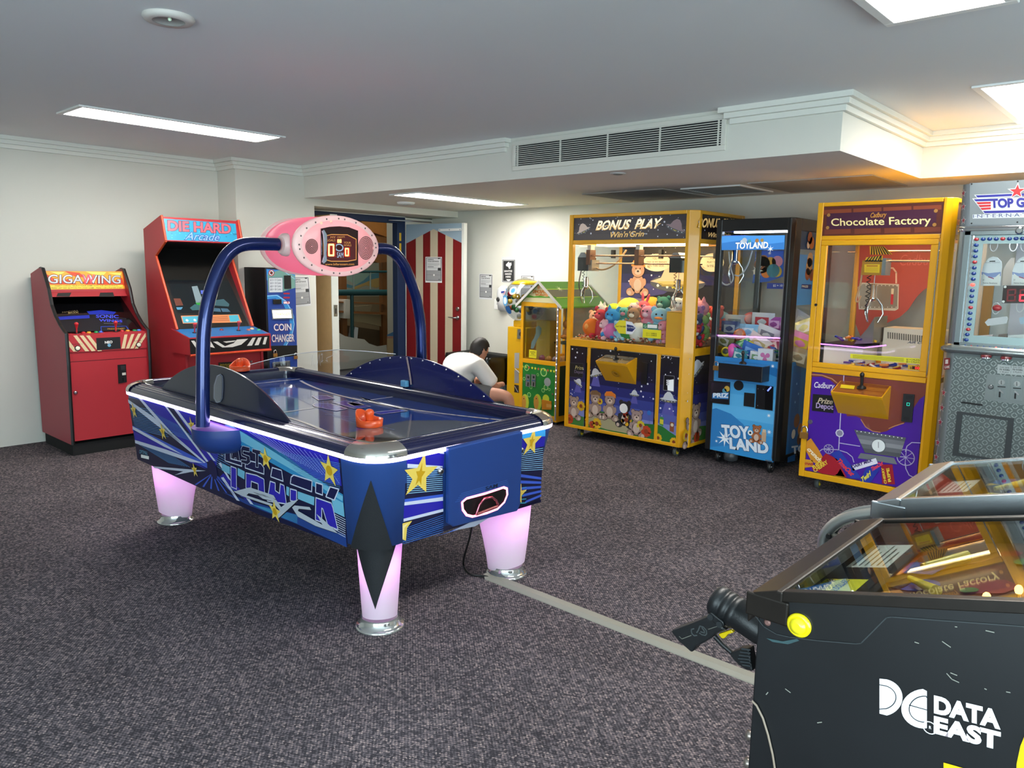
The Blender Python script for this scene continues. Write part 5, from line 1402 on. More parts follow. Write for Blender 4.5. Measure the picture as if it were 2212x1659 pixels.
# lower panels
pf_ = PY(Y0_+.010)
NIGHT = ['#0c0a14', '#0e0c1c', '#12102e', '#181a4c', '#232a72', '#34408f', '#5560ab', '#8088c4', '#a9b0d8']
GRASS, SAND = M('#3f7a30', .5), M('#a8a07c', .5)
def lower(name, q, deco):
    b = B(); b.prism([PY(Y0_+.012).at(p) for p in q], (0, .012, 0), BLACK); vgrad(b, pf_, q, NIGHT, 1); deco(b); return b.build(name, T)
def d1(b):
    q = c7((125, 900), (315, 910), (305, 1110), (110, 1095))
    b.px(pf_, c7((118, 1000), (220, 985), (310, 1010), (305, 1110), (110, 1095)), GRASS, 2); starfield(b, pf_, c7((140, 230), (335, 245), (320, 800), (125, 800)), 14, 4)
    qq = c7((158, 420), (303, 430), (298, 582), (153, 570)); b.px(pf_, qq, BLACK, 4); b.line(pf_, qq+[qq[0]], .003, M('#4a4a55', .5), 5)
    b.text('Prize', pf_, *c7((215, 490), (305, 496), (215, 448)), M('#c8b878', .5), 6, .0, .2); b.text('Depot', pf_, *c7((207, 530), (303, 540), (207, 496)), M('#8a7a9a', .5), 6, .0)
    ufo_art(b, pf_, c7((246, 640))[0], .06, -.5); bear_art(b, pf_, c7((200, 920))[0], .13)
    flower_art(b, pf_, c7((278, 890))[0], .055, '#d8a81c'); flower_art(b, pf_, c7((152, 1030))[0], .055, '#b8401c')
    for x in range(5): b.line(pf_, c7((140+x*9, 930), (135+x*12, 830)), .002, M('#3a5a6a', .5), 3)
lower('lower_panel', c7((138, 230), (335, 246), (307, 1112), (108, 1095)), d1)
def d2(b):
    b.px(pf_, c7((348, 960), (420, 930), (560, 960), (700, 1010), (850, 1040), (960, 1080), (1075, 1130), (1060, 1265), (345, 1112)), GRASS, 2)
    b.px(pf_, c7((355, 1000), (500, 990), (680, 1030), (820, 1110), (900, 1190), (800, 1190), (560, 1145), (350, 1080)), SAND, 3)
    b.px(pf_, c7((950, 1080), (1085, 1090), (1065, 1265), (900, 1225)), M('#1f6a2a', .5), 3)
    starfield(b, pf_, c7((370, 265), (1085, 335), (1075, 860), (360, 760)), 40, 6)
    ufo_art(b, pf_, c7((440, 545))[0], .075, .3); ufo_art(b, pf_, c7((858, 765))[0], .055)
    bear_art(b, pf_, c7((432, 890))[0], .14, '#a2887a', '#7a5a3a'); bear_art(b, pf_, c7((590, 910))[0], .145, '#a2887a', '#e07a20'); bear_art(b, pf_, c7((752, 990))[0], .14, '#26262a'); bear_art(b, pf_, c7((880, 1090))[0], .14, '#a58b84')
    b.disc(pf_, c7((742, 915))[0], .045, WHITE, 9, 12)
    for p, r, cc in (((485, 840), .035, '#d8b01c'), ((450, 1080), .06, '#e0b01c'), ((400, 1090), .04, '#b8401c'), ((770, 1040), .065, '#e0a81c'), ((925, 1100), .05, '#d8c02c'), ((985, 1165), .06, '#c0401c'), ((760, 975), .03, '#c02c1c')): flower_art(b, pf_, c7(p)[0], r, cc)
    for x in range(5): b.line(pf_, c7((660+x*10, 960), (650+x*14, 890)), .002, M('#3a5a6a', .5), 3)
    b.disc(pf_, c7((1018, 965))[0], .022, M('#2f6fc0', .4), 5, 12); b.line(pf_, c7((1018, 990), (1020, 1100)), .002, M('#5a5a6a', .5), 5)
    b.disc(pf_, c7((378, 690))[0], .014, WHITE, 5, 10)
lower('lower_door', c7((370, 264), (1090, 335), (1052, 1267), (343, 1112)), d2)
def d3(b):
    b.px(pf_, c7((1090, 1085), (1160, 1110), (1240, 1170), (1325, 1225), (1320, 1325), (1085, 1275)), M('#20702c', .5), 2)
    starfield(b, pf_, c7((1130, 345), (1370, 365), (1340, 1050), (1100, 1020)), 22, 8)
    qq = c7((1182, 555), (1292, 565), (1285, 735), (1172, 715)); b.px(pf_, qq, M('#0a0a0c', .3), 4); b.line(pf_, qq+[qq[0]], .004, M('#8a8a90', .4), 6)
    b.px(pf_, c7((1215, 610), (1285, 600), (1282, 730), (1218, 718)), M('#dfe3e6', .4, emit=.3), 5)
    for k in range(3): b.px(pf_, c7((1205, 605+k*22), (1235, 602+k*22), (1233, 618+k*22), (1205, 620+k*22)), M('#c8c8d0', .4), 5)
    ufo_art(b, pf_, c7((1228, 820))[0], .09)
    b.px(pf_, c7((1135, 1005), (1175, 1015), (1170, 1110), (1130, 1090)), M('#3f8a3a', .5), 5); b.px(pf_, c7((1136, 1030), (1174, 1040), (1172, 1090), (1134, 1080)), M('#d8c83a', .5), 6)
    b.px(pf_, c7((1245, 1060), (1290, 1070), (1285, 1175), (1240, 1160)), M('#8a4a2a', .5), 5); b.disc(pf_, c7((1268, 1095))[0], .015, M('#e8d8b8', .5), 6)
    for p in ((1115, 1235), (1285, 1280)): flower_art(b, pf_, c7(p)[0], .045, '#e0b01c')
lower('lower_panel', c7((1130, 340), (1372, 366), (1322, 1326), (1083, 1276)), d3)
b = B(); pz = PX(X1-.010); ya_, yb_ = Y0_+ch+.03, Y1_-.045
b.prism([V((X1-.012, ya_, ZB+.03)), V((X1-.012, yb_, ZB+.03)), V((X1-.012, yb_, ZP)), V((X1-.012, ya_, ZP))], (-.012, 0, 0), BLACK)
n_ = len(NIGHT)
for k, cc in enumerate(NIGHT):
    z1 = ZP-(ZP-ZB-.03)*k/n_; z0 = ZP-(ZP-ZB-.03)*(k+1)/n_
    b.face([V((X1-.0105, ya_, z0)), V((X1-.0105, yb_, z0)), V((X1-.0105, yb_, z1)), V((X1-.0105, ya_, z1))], M(cc, .35, coat=.15))
b.face([V((X1-.010, ya_, ZB+.03)), V((X1-.010, yb_, ZB+.03)), V((X1-.010, yb_, ZB+.1)), V((X1-.010, ya_, ZB+.18))], GRASS)
ufo_art(b, pz, c7((1545, 490))[0], .12, .55, False); bear_art(b, pz, c7((1520, 1060))[0], .17); bear_art(b, pz, c7((1450, 1190))[0], .15, '#a58b84'); flower_art(b, pz, c7((1415, 1210))[0], .06, '#e0b01c'); flower_art(b, pz, c7((1530, 1230))[0], .06, '#b8401c')
starfield(b, pz, c7((1440, 380), (1560, 360), (1550, 800), (1420, 850)), 14, 12)
b.build('side_panel', T)
# control box
tb0, tb1 = onY(*c7((545, 330))[0], Y0_), onY(*c7((880, 370))[0], Y0_); lo = onY(*c7((515, 610))[0], Y0_).z
xa, xb = tb0.x, tb1.x; zt = (tb0.z+tb1.z)/2; zf = zt-.045; yfp = Y0_-.155
b = B(); b.prism([(xa, Y0_+.01, zt), (xa, yfp, zf), (xa, yfp+.01, zf-.02), (xa, Y0_+.01, lo)], (xb-xa, 0, 0), YEL)
b.face([V((xa+.01, Y0_-.005, zt+.001)), V((xa+.01, yfp+.005, zf+.003)), V((xb-.01, yfp+.005, zf+.003)), V((xb-.01, Y0_-.005, zt+.001))], M('#6a6250', .15, coat=.8, noise=.6, nscale=18))
cb = b.build('control_box', T)
cc = V(((xa+xb)/2, Y0_-.075, (zt+zf)/2)); b = B(); b.lathe([(.03, 0), (.026, .01), (.012, .018)], cc, BLACK, 16); b.tube([cc, cc+V((0, -.01, .085))], .008, BLACK, 8); b.ell(cc+V((0, -.011, .095)), (.014, .014, .018), BLACK); b.build('joystick', cb)
pcx = Pl((0, yfp, zf-.01), (0, -(zf-lo), (Y0_-yfp)*-1)); b = B()
fcn = V((0, -(zf-.02-lo), -(Y0_-yfp))).normalized(); ctr = V(((xa+xb)/2, (yfp+Y0_)/2+.003, (zf-.02+lo)/2))
b.lathe([(.04, .001), (.036, .003), (.018, .003), (.014, .001)], ctr, M('#b98514', .4), 24, fcn); b.build('emblem', cb)
b = B(); q = c7((945, 415), (1005, 425), (990, 660), (930, 650)); b.prism([PY(Y0_+.008).at(p) for p in q], (0, -.006, 0), M('#101014', .3)); b.build('coin_slot', T)
for p in ((X0+.13, Y0_+.08), (X1-.13, Y0_+.06), (X0+.1, Y1_-.12), (X1-.1, Y1_-.12)): caster(T, *p, ZB)
# cabin interior: back artwork, lamp, chute, rails, grabs
YK = Y1_-.05; pb = PY(YK-.004)
b = B(); x0, x1 = X0+.045, X1-.045
wave = [(x0, 1.2), (x0+.12, 1.17), (x0+.3, 1.2), (x0+.5, 1.3), (x0+.7, 1.38), (x0+.9, 1.33), (x1, 1.2)]
cols = ['#100e1a', '#141226', '#1c1a3a', '#2a2658', '#4a4680', '#8a7fa8']
zs_l = [1.835, 1.75, 1.66, 1.57, 1.48, 1.38, 1.17]
b.prism([V((x, YK, z)) for x, z in wave]+[V((x1, YK, 1.835)), V((x0, YK, 1.835))], (0, .006, 0), M('#14121e', .5))
for k in range(4): b.face([V((x0, YK-.001, zs_l[k+1])), V((x1, YK-.001, zs_l[k+1])), V((x1, YK-.001, zs_l[k])), V((x0, YK-.001, zs_l[k]))], M(cols[k], .4))
b.face([V((x0, YK-.001, 1.3)), V((x0+.5, YK-.001, 1.38)), V((x0+.66, YK-.001, 1.48)), V((x0, YK-.001, 1.48))], M(cols[4], .4)); b.face([V((x0, YK-.0015, 1.2)), V((x0+.12, YK-.0015, 1.172)), V((x0+.3, YK-.0015, 1.2)), V((x0+.42, YK-.0015, 1.27)), V((x0+.3, YK-.0015, 1.33)), V((x0, YK-.0015, 1.33))], M(cols[5], .4))
starfield(b, pb, c6((740, 470), (1380, 450), (1380, 900), (740, 960)), 30, 3, 1)
bear_art(b, pb, c6((893, 830))[0], .19, '#c8977a', '#f0902c', 2); b.disc(pb, c6((893, 940))[0], .12, M('#b8b0a8', .5), 1, 20, .03)
for q, ts, tl in ((c6((1100, 640))[0], ('...YOU WIN', 'ONE OF MY FRIENDS', 'ON THIS SIDE...'), c6((990, 690))[0]), (c6((1700, 640))[0], ('...YOU', 'PLAY TO', 'SITE...'), c6((1600, 700))[0])):
    b.disc(pb, q, .16 if q[0] < 1480 else .12, M('#f3e2ba', .5, emit=.15), 3, 26, .085)
    o = pb.at(q, 0); b.face([o+V((-.1, -.0015, -.03)), o+V((-.05, -.0015, -.06)), tl and pb.at(tl, 3)], M('#f3e2ba', .5, emit=.15))
    for k, tx in enumerate(ts): w_ = .008*len(tx)*(.85); b.text(tx, pb, o+V((-w_, -.002, .03-.035*k)), o+V((w_, -.002, .03-.035*k)), o+V((-w_, -.002, .05-.035*k)), M('#5a4a30', .5), 4)
ufo_art(b, pb, c6((1320, 850))[0], .3, 0, False, 2, '#e3c3a2')
for k in range(4): b.line(pb, c6((1110+k*15, 850+k*14), (1520-k*20, 845+k*16)), .006, M('#d8b83a', .5, emit=.1), 8)
b.build('back_artwork', T)
B().box(X0+.1, X1-.15, 6.05, 6.25, ZG1-.006, ZG1+.012, M('#ffe3b0', .5, emit=16)).build('cabin_lamp', T)
xa, xb = onY(*c6((1208, 1180))[0], Y0_+.03).x, X1-ch-.035
b = B(); b.box(xa, xb, Y0_+.03, Y0_+.26, ZG0-.005, 1.255, YEL); b.prism([(xa, Y0_+.03, 1.255), (xb, Y0_+.03, 1.255), (xb, Y0_+.03, 1.262), (xa, Y0_+.03, 1.262)], (0, .23, 0), M('#b8860c', .4)); b.build('prize_chute', T, bevel=.004)
cl1 = onY(*c6((338, 730))[0], 5.98); cl2 = onY(*c6((1340, 750))[0], 6.0)
b = B(); ral = M('#c9a890', .2, .9)
for y, z in ((5.93, 1.735), (5.99, 1.665), (6.32, 1.74)): b.tube([V((X0+.06, y, z)), V((X1-.06, y, z))], .007, ral, 8)
b.build('gantry_rail', T)
b = B()
for x in (X0+.10, X1-.12, (X0+X1)/2-.02):
    b.box(x-.015, x+.03, 5.91, 6.0, 1.65, 1.79, M('#6a4a38', .4, .5)); b.box(x-.005, x+.025, 6.3, 6.34, 1.72, 1.80, BLACK); b.box(x-.01, x+.03, 5.92, 5.98, 1.79, 1.835, M('#d8d8d4', .4))
b.build('gantry_bracket', T)
for c in (cl1, cl2): claw(T, c, 1.15)
b = B(); b.tube(smooth([cl1+V((.06, .02, .05)), cl1+V((.16, .02, -.0)), cl1+V((.3, .05, .06)), cl1+V((.38, .1, .2))], 2), .008, M('#b08a60', .4), 7); b.build('hose', T)
b = B(); b.tube(smooth([cl1+V((-.05, -.02, .0)), cl1+V((-.08, -.02, -.13)), cl1+V((-.04, -.03, -.22)), cl1+V((0, -.02, -.16))], 2), .006, M('#5a4a40', .5), 7); b.build('hose', T)
b = B(); ps = PY(Y0_+.0165)
b.px(ps, c6((765, 1270), (765, 1415), (690, 1408), (640, 1330), (695, 1265)), M('#e2d42a', .4), 1); b.px(ps, c6((765, 1275), (830, 1285), (880, 1350), (830, 1420), (765, 1415)), M('#e8e8ee', .4), 1); b.px(ps, c6((775, 1310), (840, 1325), (870, 1350), (835, 1390), (775, 1385)), M('#1f2c6a', .4), 2)
b.text('PLAY THIS SIDE', ps, *c6((655, 1340), (764, 1344), (655, 1322)), BLACK, 3); b.text('PLAY PRIZES', ps, *c6((780, 1352), (862, 1357), (780, 1335)), WHITE, 3)
b.px(ps, c6((950, 1298), (1112, 1310), (1110, 1362), (948, 1354)), M('#2f6f4a', .4), 1); b.px(ps, c6((1000, 1310), (1105, 1317), (1103, 1354), (998, 1348)), WHITE, 2); b.text('G', ps, *c6((958, 1345), (990, 1347), (958, 1310)), M('#9fd0b0', .4), 2, .03)
b.px(ps, c6((950, 1362), (1148, 1375), (1145, 1468), (945, 1452)), M('#e6dc22', .4), 1)
b.text('$ 2 = 1  GAMBLES', ps, *c6((985, 1412), (1100, 1420), (985, 1398)), M('#6a641a', .4), 2, .01); b.text('$ 3 = 2  GAMBLES', ps, *c6((985, 1432), (1100, 1440), (985, 1418)), M('#6a641a', .4), 2, .01)
b.build('price_sticker', T)
TOY = [
 ((278, 707), 5.88, .17, '#e8761c', 'orange plush toy squashed in the front left corner of the toy heap', 'ball', '#f2a050'),
 ((287, 697), 6.05, .24, '#eab08a', 'peach plush toy behind the orange one at the left of the toy heap', 'belly', '#f4d8c0'),
 ((298, 707), 5.86, .30, '#c92c3c', 'long bright red plush toy leaning at the front left of the heap', 'long', '#d84a58'),
 ((301, 678), 5.95, .2, '#f0e8d6', 'cream plush cow with a yellow topknot on the top left of the heap', 'pointy', '#e8b838'),
 ((322, 697), 5.85, .27, '#1f86c8', 'fuzzy blue plush toy with glasses at the front of the heap', 'pointy', '#4aa8dc'),
 ((307, 721), 5.83, .19, '#efb2bb', 'pale pink plush pig at the bottom front, under the blue toy', 'bear', '#f4c8cf'),
 ((321, 733), 5.82, .16, '#d86aa8', 'magenta plush toy at the bottom of the pane', 'ball', '#e88cc0'),
 ((339, 728), 5.84, .19, '#9cc6de', 'light blue plush toy below the diamond stickers', 'bear', '#d8e8f0'),
 ((360, 737), 5.82, .2, '#2f8f33', 'green spotted plush toy at the bottom middle of the pane', 'ball', '#e8f0e0'),
 ((368, 690), 5.88, .22, '#a87a58', 'brown plush monkey with a cream face right of the stickers', 'bear', '#f0dcc4'),
 ((378, 735), 5.86, .18, '#eceae4', 'round white plush toy at the bottom beside the green one', 'ball', '#f8f8f4'),
 ((375, 710), 5.92, .2, '#8c8078', 'grey brown plush toy behind the stickers', 'bear', '#d8d0c8'),
 ((326, 674), 6.15, .17, '#b5cf2c', 'lime green plush toy poking up at the back of the heap', 'ball', '#d0e060'),
 ((359, 672), 6.2, .26, '#ecd84a', 'big yellow plush toy at the back of the heap', 'ball', '#f4e890'),
 ((389, 676), 6.12, .24, '#dd5a6a', 'rose red plush toy on top of the heap by its middle', 'rabbit', '#f0a0aa'),
 ((400, 690), 5.98, .26, '#e88fa6', 'pink plush toy in the middle right of the heap', 'bear', '#f6c4d0'),
 ((407, 666), 6.3, .22, '#f0a030', 'orange yellow plush toy at the very back of the heap', 'ball', '#f8c870'),
 ((434, 670), 6.2, .26, '#2f6f62', 'dark teal plush toy on top of the heap beside the white dog', 'bear', '#8ab8ac'),
 ((461, 668), 6.1, .22, '#ece9e2', 'white plush dog sitting on top of the heap by the prize chute', 'dog', '#f8f6f0'),
 ((424, 700), 5.90, .3, '#8fc4dc', 'light blue plush duck with an orange beak beside the prize chute', 'duck', '#ee8a34'),
 ((434, 716), 5.86, .2, '#d8889c', 'dusty pink plush toy low beside the prize chute', 'bear', '#ecb4c0'),
 ((372, 676), 6.05, .2, '#f2ccc4', 'blush cream plush toy between the yellow and red toys', 'bear', '#f8e4de'),
 ((348, 686), 6.0, .2, '#58a8a0', 'sea green plush toy behind the stickers and the blue toy', 'bear', '#e88ca0'),
 ((421, 676), 6.3, .24, '#8a5a8c', 'plum plush toy at the back beside the dark teal toy', 'bear', '#c8a0c8'),
 ((500, 690), 6.1, .26, '#8c6aa8', 'purple plush toy behind the side pane', 'bear', '#e0c8e8'),
 ((517, 682), 6.2, .28, '#ec9aa8', 'pink plush pig with an orange horn behind the side pane', 'pointy', '#f6c8d0'),
 ((502, 705), 5.98, .22, '#39436c', 'navy and white plush toy behind the side pane', 'belly', '#e8e8ec'),
 ((504, 726), 5.98, .2, '#b8202c', 'dark red plush toy low behind the side pane', 'bear', '#d8505a'),
 ((520, 706), 6.15, .26, '#8aa85a', 'olive green plush toy behind the side pane', 'long', '#c0d08a'),
 ((548, 690), 6.3, .24, '#e86a5c', 'coral plush toy seen through the black framed machine', 'bear', '#f4a89c'),
 ((553, 702), 6.45, .26, '#9ac8e0', 'pale blue plush toy seen through the black framed machine', 'ball', '#c8e0f0'),
]
rt = random.Random(11)
for (px_, py_), y, h, col, lab, kd_, acc in TOY:
    plush((1000+px_, py_), y, h, col, lab, kd_, acc, rt.uniform(-.6, .6), 0, 'plush toys in the yellow claw machine', rt.uniform(-.2, .2))
# sweets under the toys: nobody could count them
b = B(); rs = random.Random(4); CAND = [M(c, .4, coat=.3) for c in ('#d8d2c8', '#c8643a', '#8a3a2a', '#e8dcc8', '#3a3a44', '#c84a3a', '#e0a070')]
for k in range(1500):
    u = rs.random(); x = rs.uniform(X0+.07, X1-.05); y = rs.uniform(Y0_+.04, Y1_-.07)
    if x > xa-.02 and y < Y0_+.28 and x < xb+.01: continue
    hmax = .04+.14*max(0, (x-X0)/(X1-X0)-.45)*1.6
    z = ZG0+.005+hmax*rs.random(); a = rs.uniform(0, PI); d = V((math.cos(a), math.sin(a), rs.uniform(-.4, .4)))*.016; e = V((-math.sin(a), math.cos(a), .3))*.008; p = V((x, y, z)); f_ = V((0, 0, .008))
    b.add([p-d, p-e, p+d, p+e, p+f_, p-f_], [(0, 1, 4), (1, 2, 4), (2, 3, 4), (3, 0, 4), (1, 0, 5), (2, 1, 5), (3, 2, 5), (0, 3, 5)], CAND[k % 7])
b.box(X0+.06, X1-.06, Y0_+.3, Y1_-.08, ZG0, ZG0+.05, M('#a06a4a', .8))
tag(b.build('wrapped_sweets', L=(-3.9, 6.1, ZG0)), 'bed of small wrapped sweets under the plush toys', 'sweets', kind='stuff')
# ---- black framed toy crane
X0, X1, Y0_, Y1_ = -3.07, -2.42, 5.85, 6.66
T = thing('toy_crane', 'black framed crane machine with blue lit front, between the two yellow machines', 'claw machine', ((X0+X1)/2, 6.25, 0))
BK_ = M('#101112', .32, coat=.2)
ZB, ZP, ZG1, ZTOP = .11, .895, 1.93, 2.025
b = B(); chm = .05
for x, y, a, c in ((X0, Y0_, .05, .05), (X0, Y1_-.05, .05, .05), (X1-.05, Y1_-.05, .05, .05)): b.box(x, x+a, y, y+c, ZB, ZTOP, BK_)
post = [(X1-.055, Y0_), (X1-.03, Y0_), (X1, Y0_+.03), (X1, Y0_+.14), (X1-.04, Y0_+.14), (X1-.055, Y0_+.04)]
b.prism([V((x, y, ZB)) for x, y in post], (0, 0, ZTOP-ZB), BK_)
b.box(X0, X1-.03, Y0_+.004, Y1_, ZG1, ZTOP, BK_); b.box(X1-.05, X1, Y0_+.14, Y1_, ZG1, ZTOP, BK_)
b.box(X0+.01, X1-.01, Y0_+.02, Y1_, ZB, ZB+.03, BK_)
b.box(X0+.04, X1-.05, Y0_+.03, Y1_-.03, ZP-.03, ZP-.005, M('#b9bcc0', .5))
b.build('frame', T, bevel=.005)
B().box(X1-.058, X1-.0545, Y0_-.002, Y0_+.001, ZB+.02, ZG1-.02, STEEL).build('door_edge', T)
pf_ = PY(Y0_+.004)
AQ, AQ2, AQ3, AQ4 = M('#2f8fd0', .3, coat=.2), M('#1f6fb4', .3, coat=.2), M('#58b4e8', .3, coat=.2), M('#8fd0f4', .3, coat=.2)
SKYL = M('#4f98e0', .3, emit=.6)
b = B(); q = c8((163, 138), (540, 133), (535, 218), (163, 222)); b.prism([PY(Y0_+.006).at(p) for p in q], (0, .012, 0), AQ)
b.px(pf_, q, SKYL, 1); b.px(pf_, c8((165, 180), (300, 160), (400, 190), (535, 175), (535, 218), (163, 222)), M('#3a80cc', .3, emit=.5), 2)
b.text('TOYLAND', pf_, *c8((245, 215), (440, 211), (248, 175)), M('#eef4fb', .3, emit=.8), 6, .03, 0, True, M('#5a7098', .4), .03)
for p, cc, r in (((300, 165), '#d8e0ea', .022), ((330, 168), '#58b0b8', .014), ((375, 165), '#c88a4a', .016), ((405, 163), '#c8a04a', .014), ((285, 172), '#e8eef4', .014)): b.disc(pf_, c8(p)[0], r, M(cc, .4, emit=.2), 7, 12)
b.star(pf_, c8((455, 215))[0], .03, M('#eef4fb', .4, emit=.5), 7, 0, .25, 6)
b.build('marquee', T)
b = B(); pr_ = PX(X1-.006)
b.prism([V((X1-.012, Y0_+.15, 1.79)), V((X1-.012, Y1_-.06, 1.79)), V((X1-.012, Y1_-.06, 1.93)), V((X1-.012, Y0_+.15, 1.93))], (-.01, 0, 0), M('#234a78', .35, coat=.2))
for p, r, cc in (((690, 150), .05, '#8a5a3a'), ((700, 180), .05, '#b8783a'), ((680, 190), .03, '#d8d0c0')): b.disc(pr_, c8(p)[0], r, M(cc, .5), 3, 12)
b.build('side_marquee', T)
B().box(X0+.05, X1-.055, Y0_+.014, Y0_+.019, ZP, ZG1, GLS).build('front_pane', T)
B().box(X1-.02, X1-.015, Y0_+.14, Y1_-.05, ZP, ZG1, GLS).build('side_pane', T)
B().box(X0+.015, X0+.02, Y0_+.05, Y1_-.05, ZP, ZG1, GLS).build('side_pane', T)
b = B(); q = c8((95, 852), (505, 890), (470, 1490), (65, 1405))
b.prism([PY(Y0_+.008).at(p) for p in q], (0, .014, 0), AQ2)
vgrad(b, pf_, q, ['#2f83c4', '#3a90d0', '#4aa4de', '#5ab2e6', '#5fb6ea', '#4aa6e0', '#3a98d8', '#3490d0'], 1)
b.px(pf_, c8((75, 1180), (130, 1165), (220, 1200), (290, 1260), (340, 1330), (300, 1380), (65, 1400)), M('#2f7fc0', .3, coat=.2), 2)
b.px(pf_, c8((340, 900), (505, 930), (500, 985), (420, 950)), AQ2, 2)
for p, r in (((182, 1345), .075), ((445, 1210), .02), ((447, 1308), .022), ((108, 858), .02), ((468, 915), .018), ((132, 1362), .015)): b.star(pf_, c8(p)[0], r, M('#f2f8fd', .4), 4, 0, .3, 8)
WHL = M('#e2eaf4', .35)
b.text('TOY', pf_, *c8((168, 1338), (330, 1352), (160, 1258)), WHL, 7, .05, 0, True, M('#3a5a8a', .4), .03)
b.text('LAND', pf_, *c8((212, 1408), (445, 1440), (208, 1335)), WHL, 7, .05, 0, True, M('#3a5a8a', .4), .03)
bear_art(b, pf_, c8((372, 1325))[0], .085, '#a8623a', None, 10)
b.disc(pf_, c8((336, 1312))[0], .022, WHITE, 16, 12); b.disc(pf_, c8((336, 1312))[0], .01, BLACK, 17, 8)
b.px(pf_, c8((405, 1305), (432, 1310), (428, 1368), (402, 1362)), M('#c8a888', .4), 12); b.px(pf_, c8((410, 1290), (430, 1294), (428, 1312), (408, 1308)), M('#d8c0a0', .4), 13)
b.build('front_panel', T)
b = B(); xs_ = X1-.012
b.prism([V((xs_, Y0_+.14, ZB+.03)), V((xs_, Y1_-.05, ZB+.03)), V((xs_, Y1_-.05, ZP)), V((xs_, Y0_+.14, ZP))], (-.012, 0, 0), AQ2); ps_ = PX(xs_)
b.px(ps_, c8((592, 915), (640, 905), (600, 1480), (555, 1490)), M('#1c5a9c', .35, coat=.2), 1)
b.text('TOY', ps_, *c8((580, 1440), (700, 1420), (578, 1390)), WHL, 5, .04); 
for p, r, cc in (((610, 1240), .06, '#8a5a3a'), ((630, 1290), .05, '#b8783a'), ((590, 1320), .04, '#d8d0c0'), ((625, 1350), .05, '#6a4028')): b.disc(ps_, c8(p)[0], r, M(cc, .5), 4, 12)
for p in ((610, 1020), (600, 1130), (620, 1080)): b.star(ps_, c8(p)[0], .015, M('#9ac8ec', .4), 4, 0, .4, 6)
b.build('side_panel', T)
# control shelf, plates
p0, p1 = onY(*c8((145, 900))[0], 5.72), onY(*c8((408, 915))[0], 5.72); zt = (p0.z+p1.z)/2; zb_ = zt-.125
b = B().box(p0.x, p1.x, 5.72, Y0_+.006, zb_, zt, BK_); cb = b.build('control_box', T, bevel=.004)
B().box(p0.x-.004, p1.x+.004, 5.715, Y0_+.004, zt+.0005, zt+.006, M('#3a7ab8', .12, coat=.8, noise=.4, nscale=12)).build('top_plate', cb)
cc = V(((p0.x+p1.x)/2-.005, 5.775, zt+.006)); b = B(); b.lathe([(.03, 0), (.026, .01), (.012, .018)], cc, BLACK, 16); b.tube([cc, cc+V((0, -.006, .075))], [.009, .011], BLACK, 8); b.ell(cc+V((0, -.007, .085)), (.014, .014, .02), BLACK); b.build('joystick', cb)
b = B(); q = pf_.at(c8((265, 1030))[0]); b.lathe([(.042, 0), (.04, .008)], q, BLACK, 24, (0, -1, 0)); b.build('round_cap', T)
def plate(pts, name, th=.008, mat=BLACK, fn=None):
    b = B(); b.prism([PY(Y0_+.0035).at(p) for p in pts], (0, -th, 0), mat)
    if fn: fn(b, PY(Y0_+.0035-th))
    return b.build(name, T)
def pz_(b, p):
    b.px(p, c8((102, 1012), (208, 1020), (203, 1135), (95, 1122)), M('#15181c', .2, coat=.6), 1)
    b.px(p, c8((108, 1078), (205, 1070), (203, 1112), (106, 1108)), M('#2f78b8', .3), 2); b.text('PRIZ', p, *c8((112, 1102), (203, 1104), (112, 1073)), WHL, 4, .05)
    b.disc(p, c8((195, 1050))[0], .025, M('#c8a040', .4), 3, 12); b.disc(p, c8((180, 1062))[0], .02, M('#4a90a8', .4), 3, 12)
plate(c8((95, 1000), (215, 1010), (210, 1145), (88, 1130)), 'prize_flap', .012, BK_, pz_)
plate(c8((300, 1072), (362, 1078), (358, 1160), (296, 1152)), 'coin_return')
def rd(b, p):
    b.px(p, c8((425, 1035), (470, 1040), (465, 1175), (420, 1170)), M('#08090a', .2), 1); b.line(p, c8((438, 1062), (458, 1040)), .012, M('#6a7af0', .4, emit=2), 3)
    for q in ((380, 1050), (378, 1150), (412, 1053)): b.disc(p, c8(q)[0], .004, STEEL, 2, 8)
plate(c8((374, 1025), (474, 1036), (468, 1180), (367, 1167)), 'card_reader', .01, BK_, rd)
padlock(PY(Y0_-.006).at(c8((132, 912))[0]), 'brass padlock at the left of the black control shelf on the blue machine', (0, -1, 0), 1.2)
for p in ((X0+.1, Y0_+.06), (X1-.08, Y0_+.03), (X0+.1, Y1_-.12), (X1-.1, Y1_-.12)): caster(T, *p, ZB, M('#17181a', .4))
b = B(); b.lathe([(.05, .11), (.06, .09), (.055, .05), (.02, .035)], (-2.84, Y0_+.03, 0), M('#3a3d40', .3), 20); b.build('leveller', T)
# inside: lamp, grab, back picture, prize bin
LEDW = M('#eaf2ff', .4, emit=15)
B().box(X0+.08, X1-.1, 6.0, 6.06, ZG1-.008, ZG1-.002, LEDW).build('cabin_lamp', T)
cg_ = onY(*c8((243, 240))[0], 5.98); cg_.z = 1.86
B().box(cg_.x-.08, cg_.x+.1, 5.92, 6.1, 1.86, 1.9, M('#3a5ad0', .3, emit=.8)).build('trolley', T)
claw(T, cg_, 1.3, False, cable=False)
for pts in (((205, 230), (215, 330), (240, 400), (190, 440), (150, 400), (160, 300)), ((345, 225), (320, 320), (270, 380), (240, 370))):
    B().tube(smooth([onY(*p, 5.96) for p in c8(*pts)], 2), .006, M('#b9bcc0', .4), 7).build('hose', T)
YK = Y1_-.04; pk_ = PY(YK-.004)
b = B(); q = c8((370, 222), (535, 222), (530, 380), (440, 410), (345, 420)); b.prism([pk_.at(p) for p in q], (0, .004, 0), M('#2a5ab8', .4)); pk2 = PY(YK-.0045)
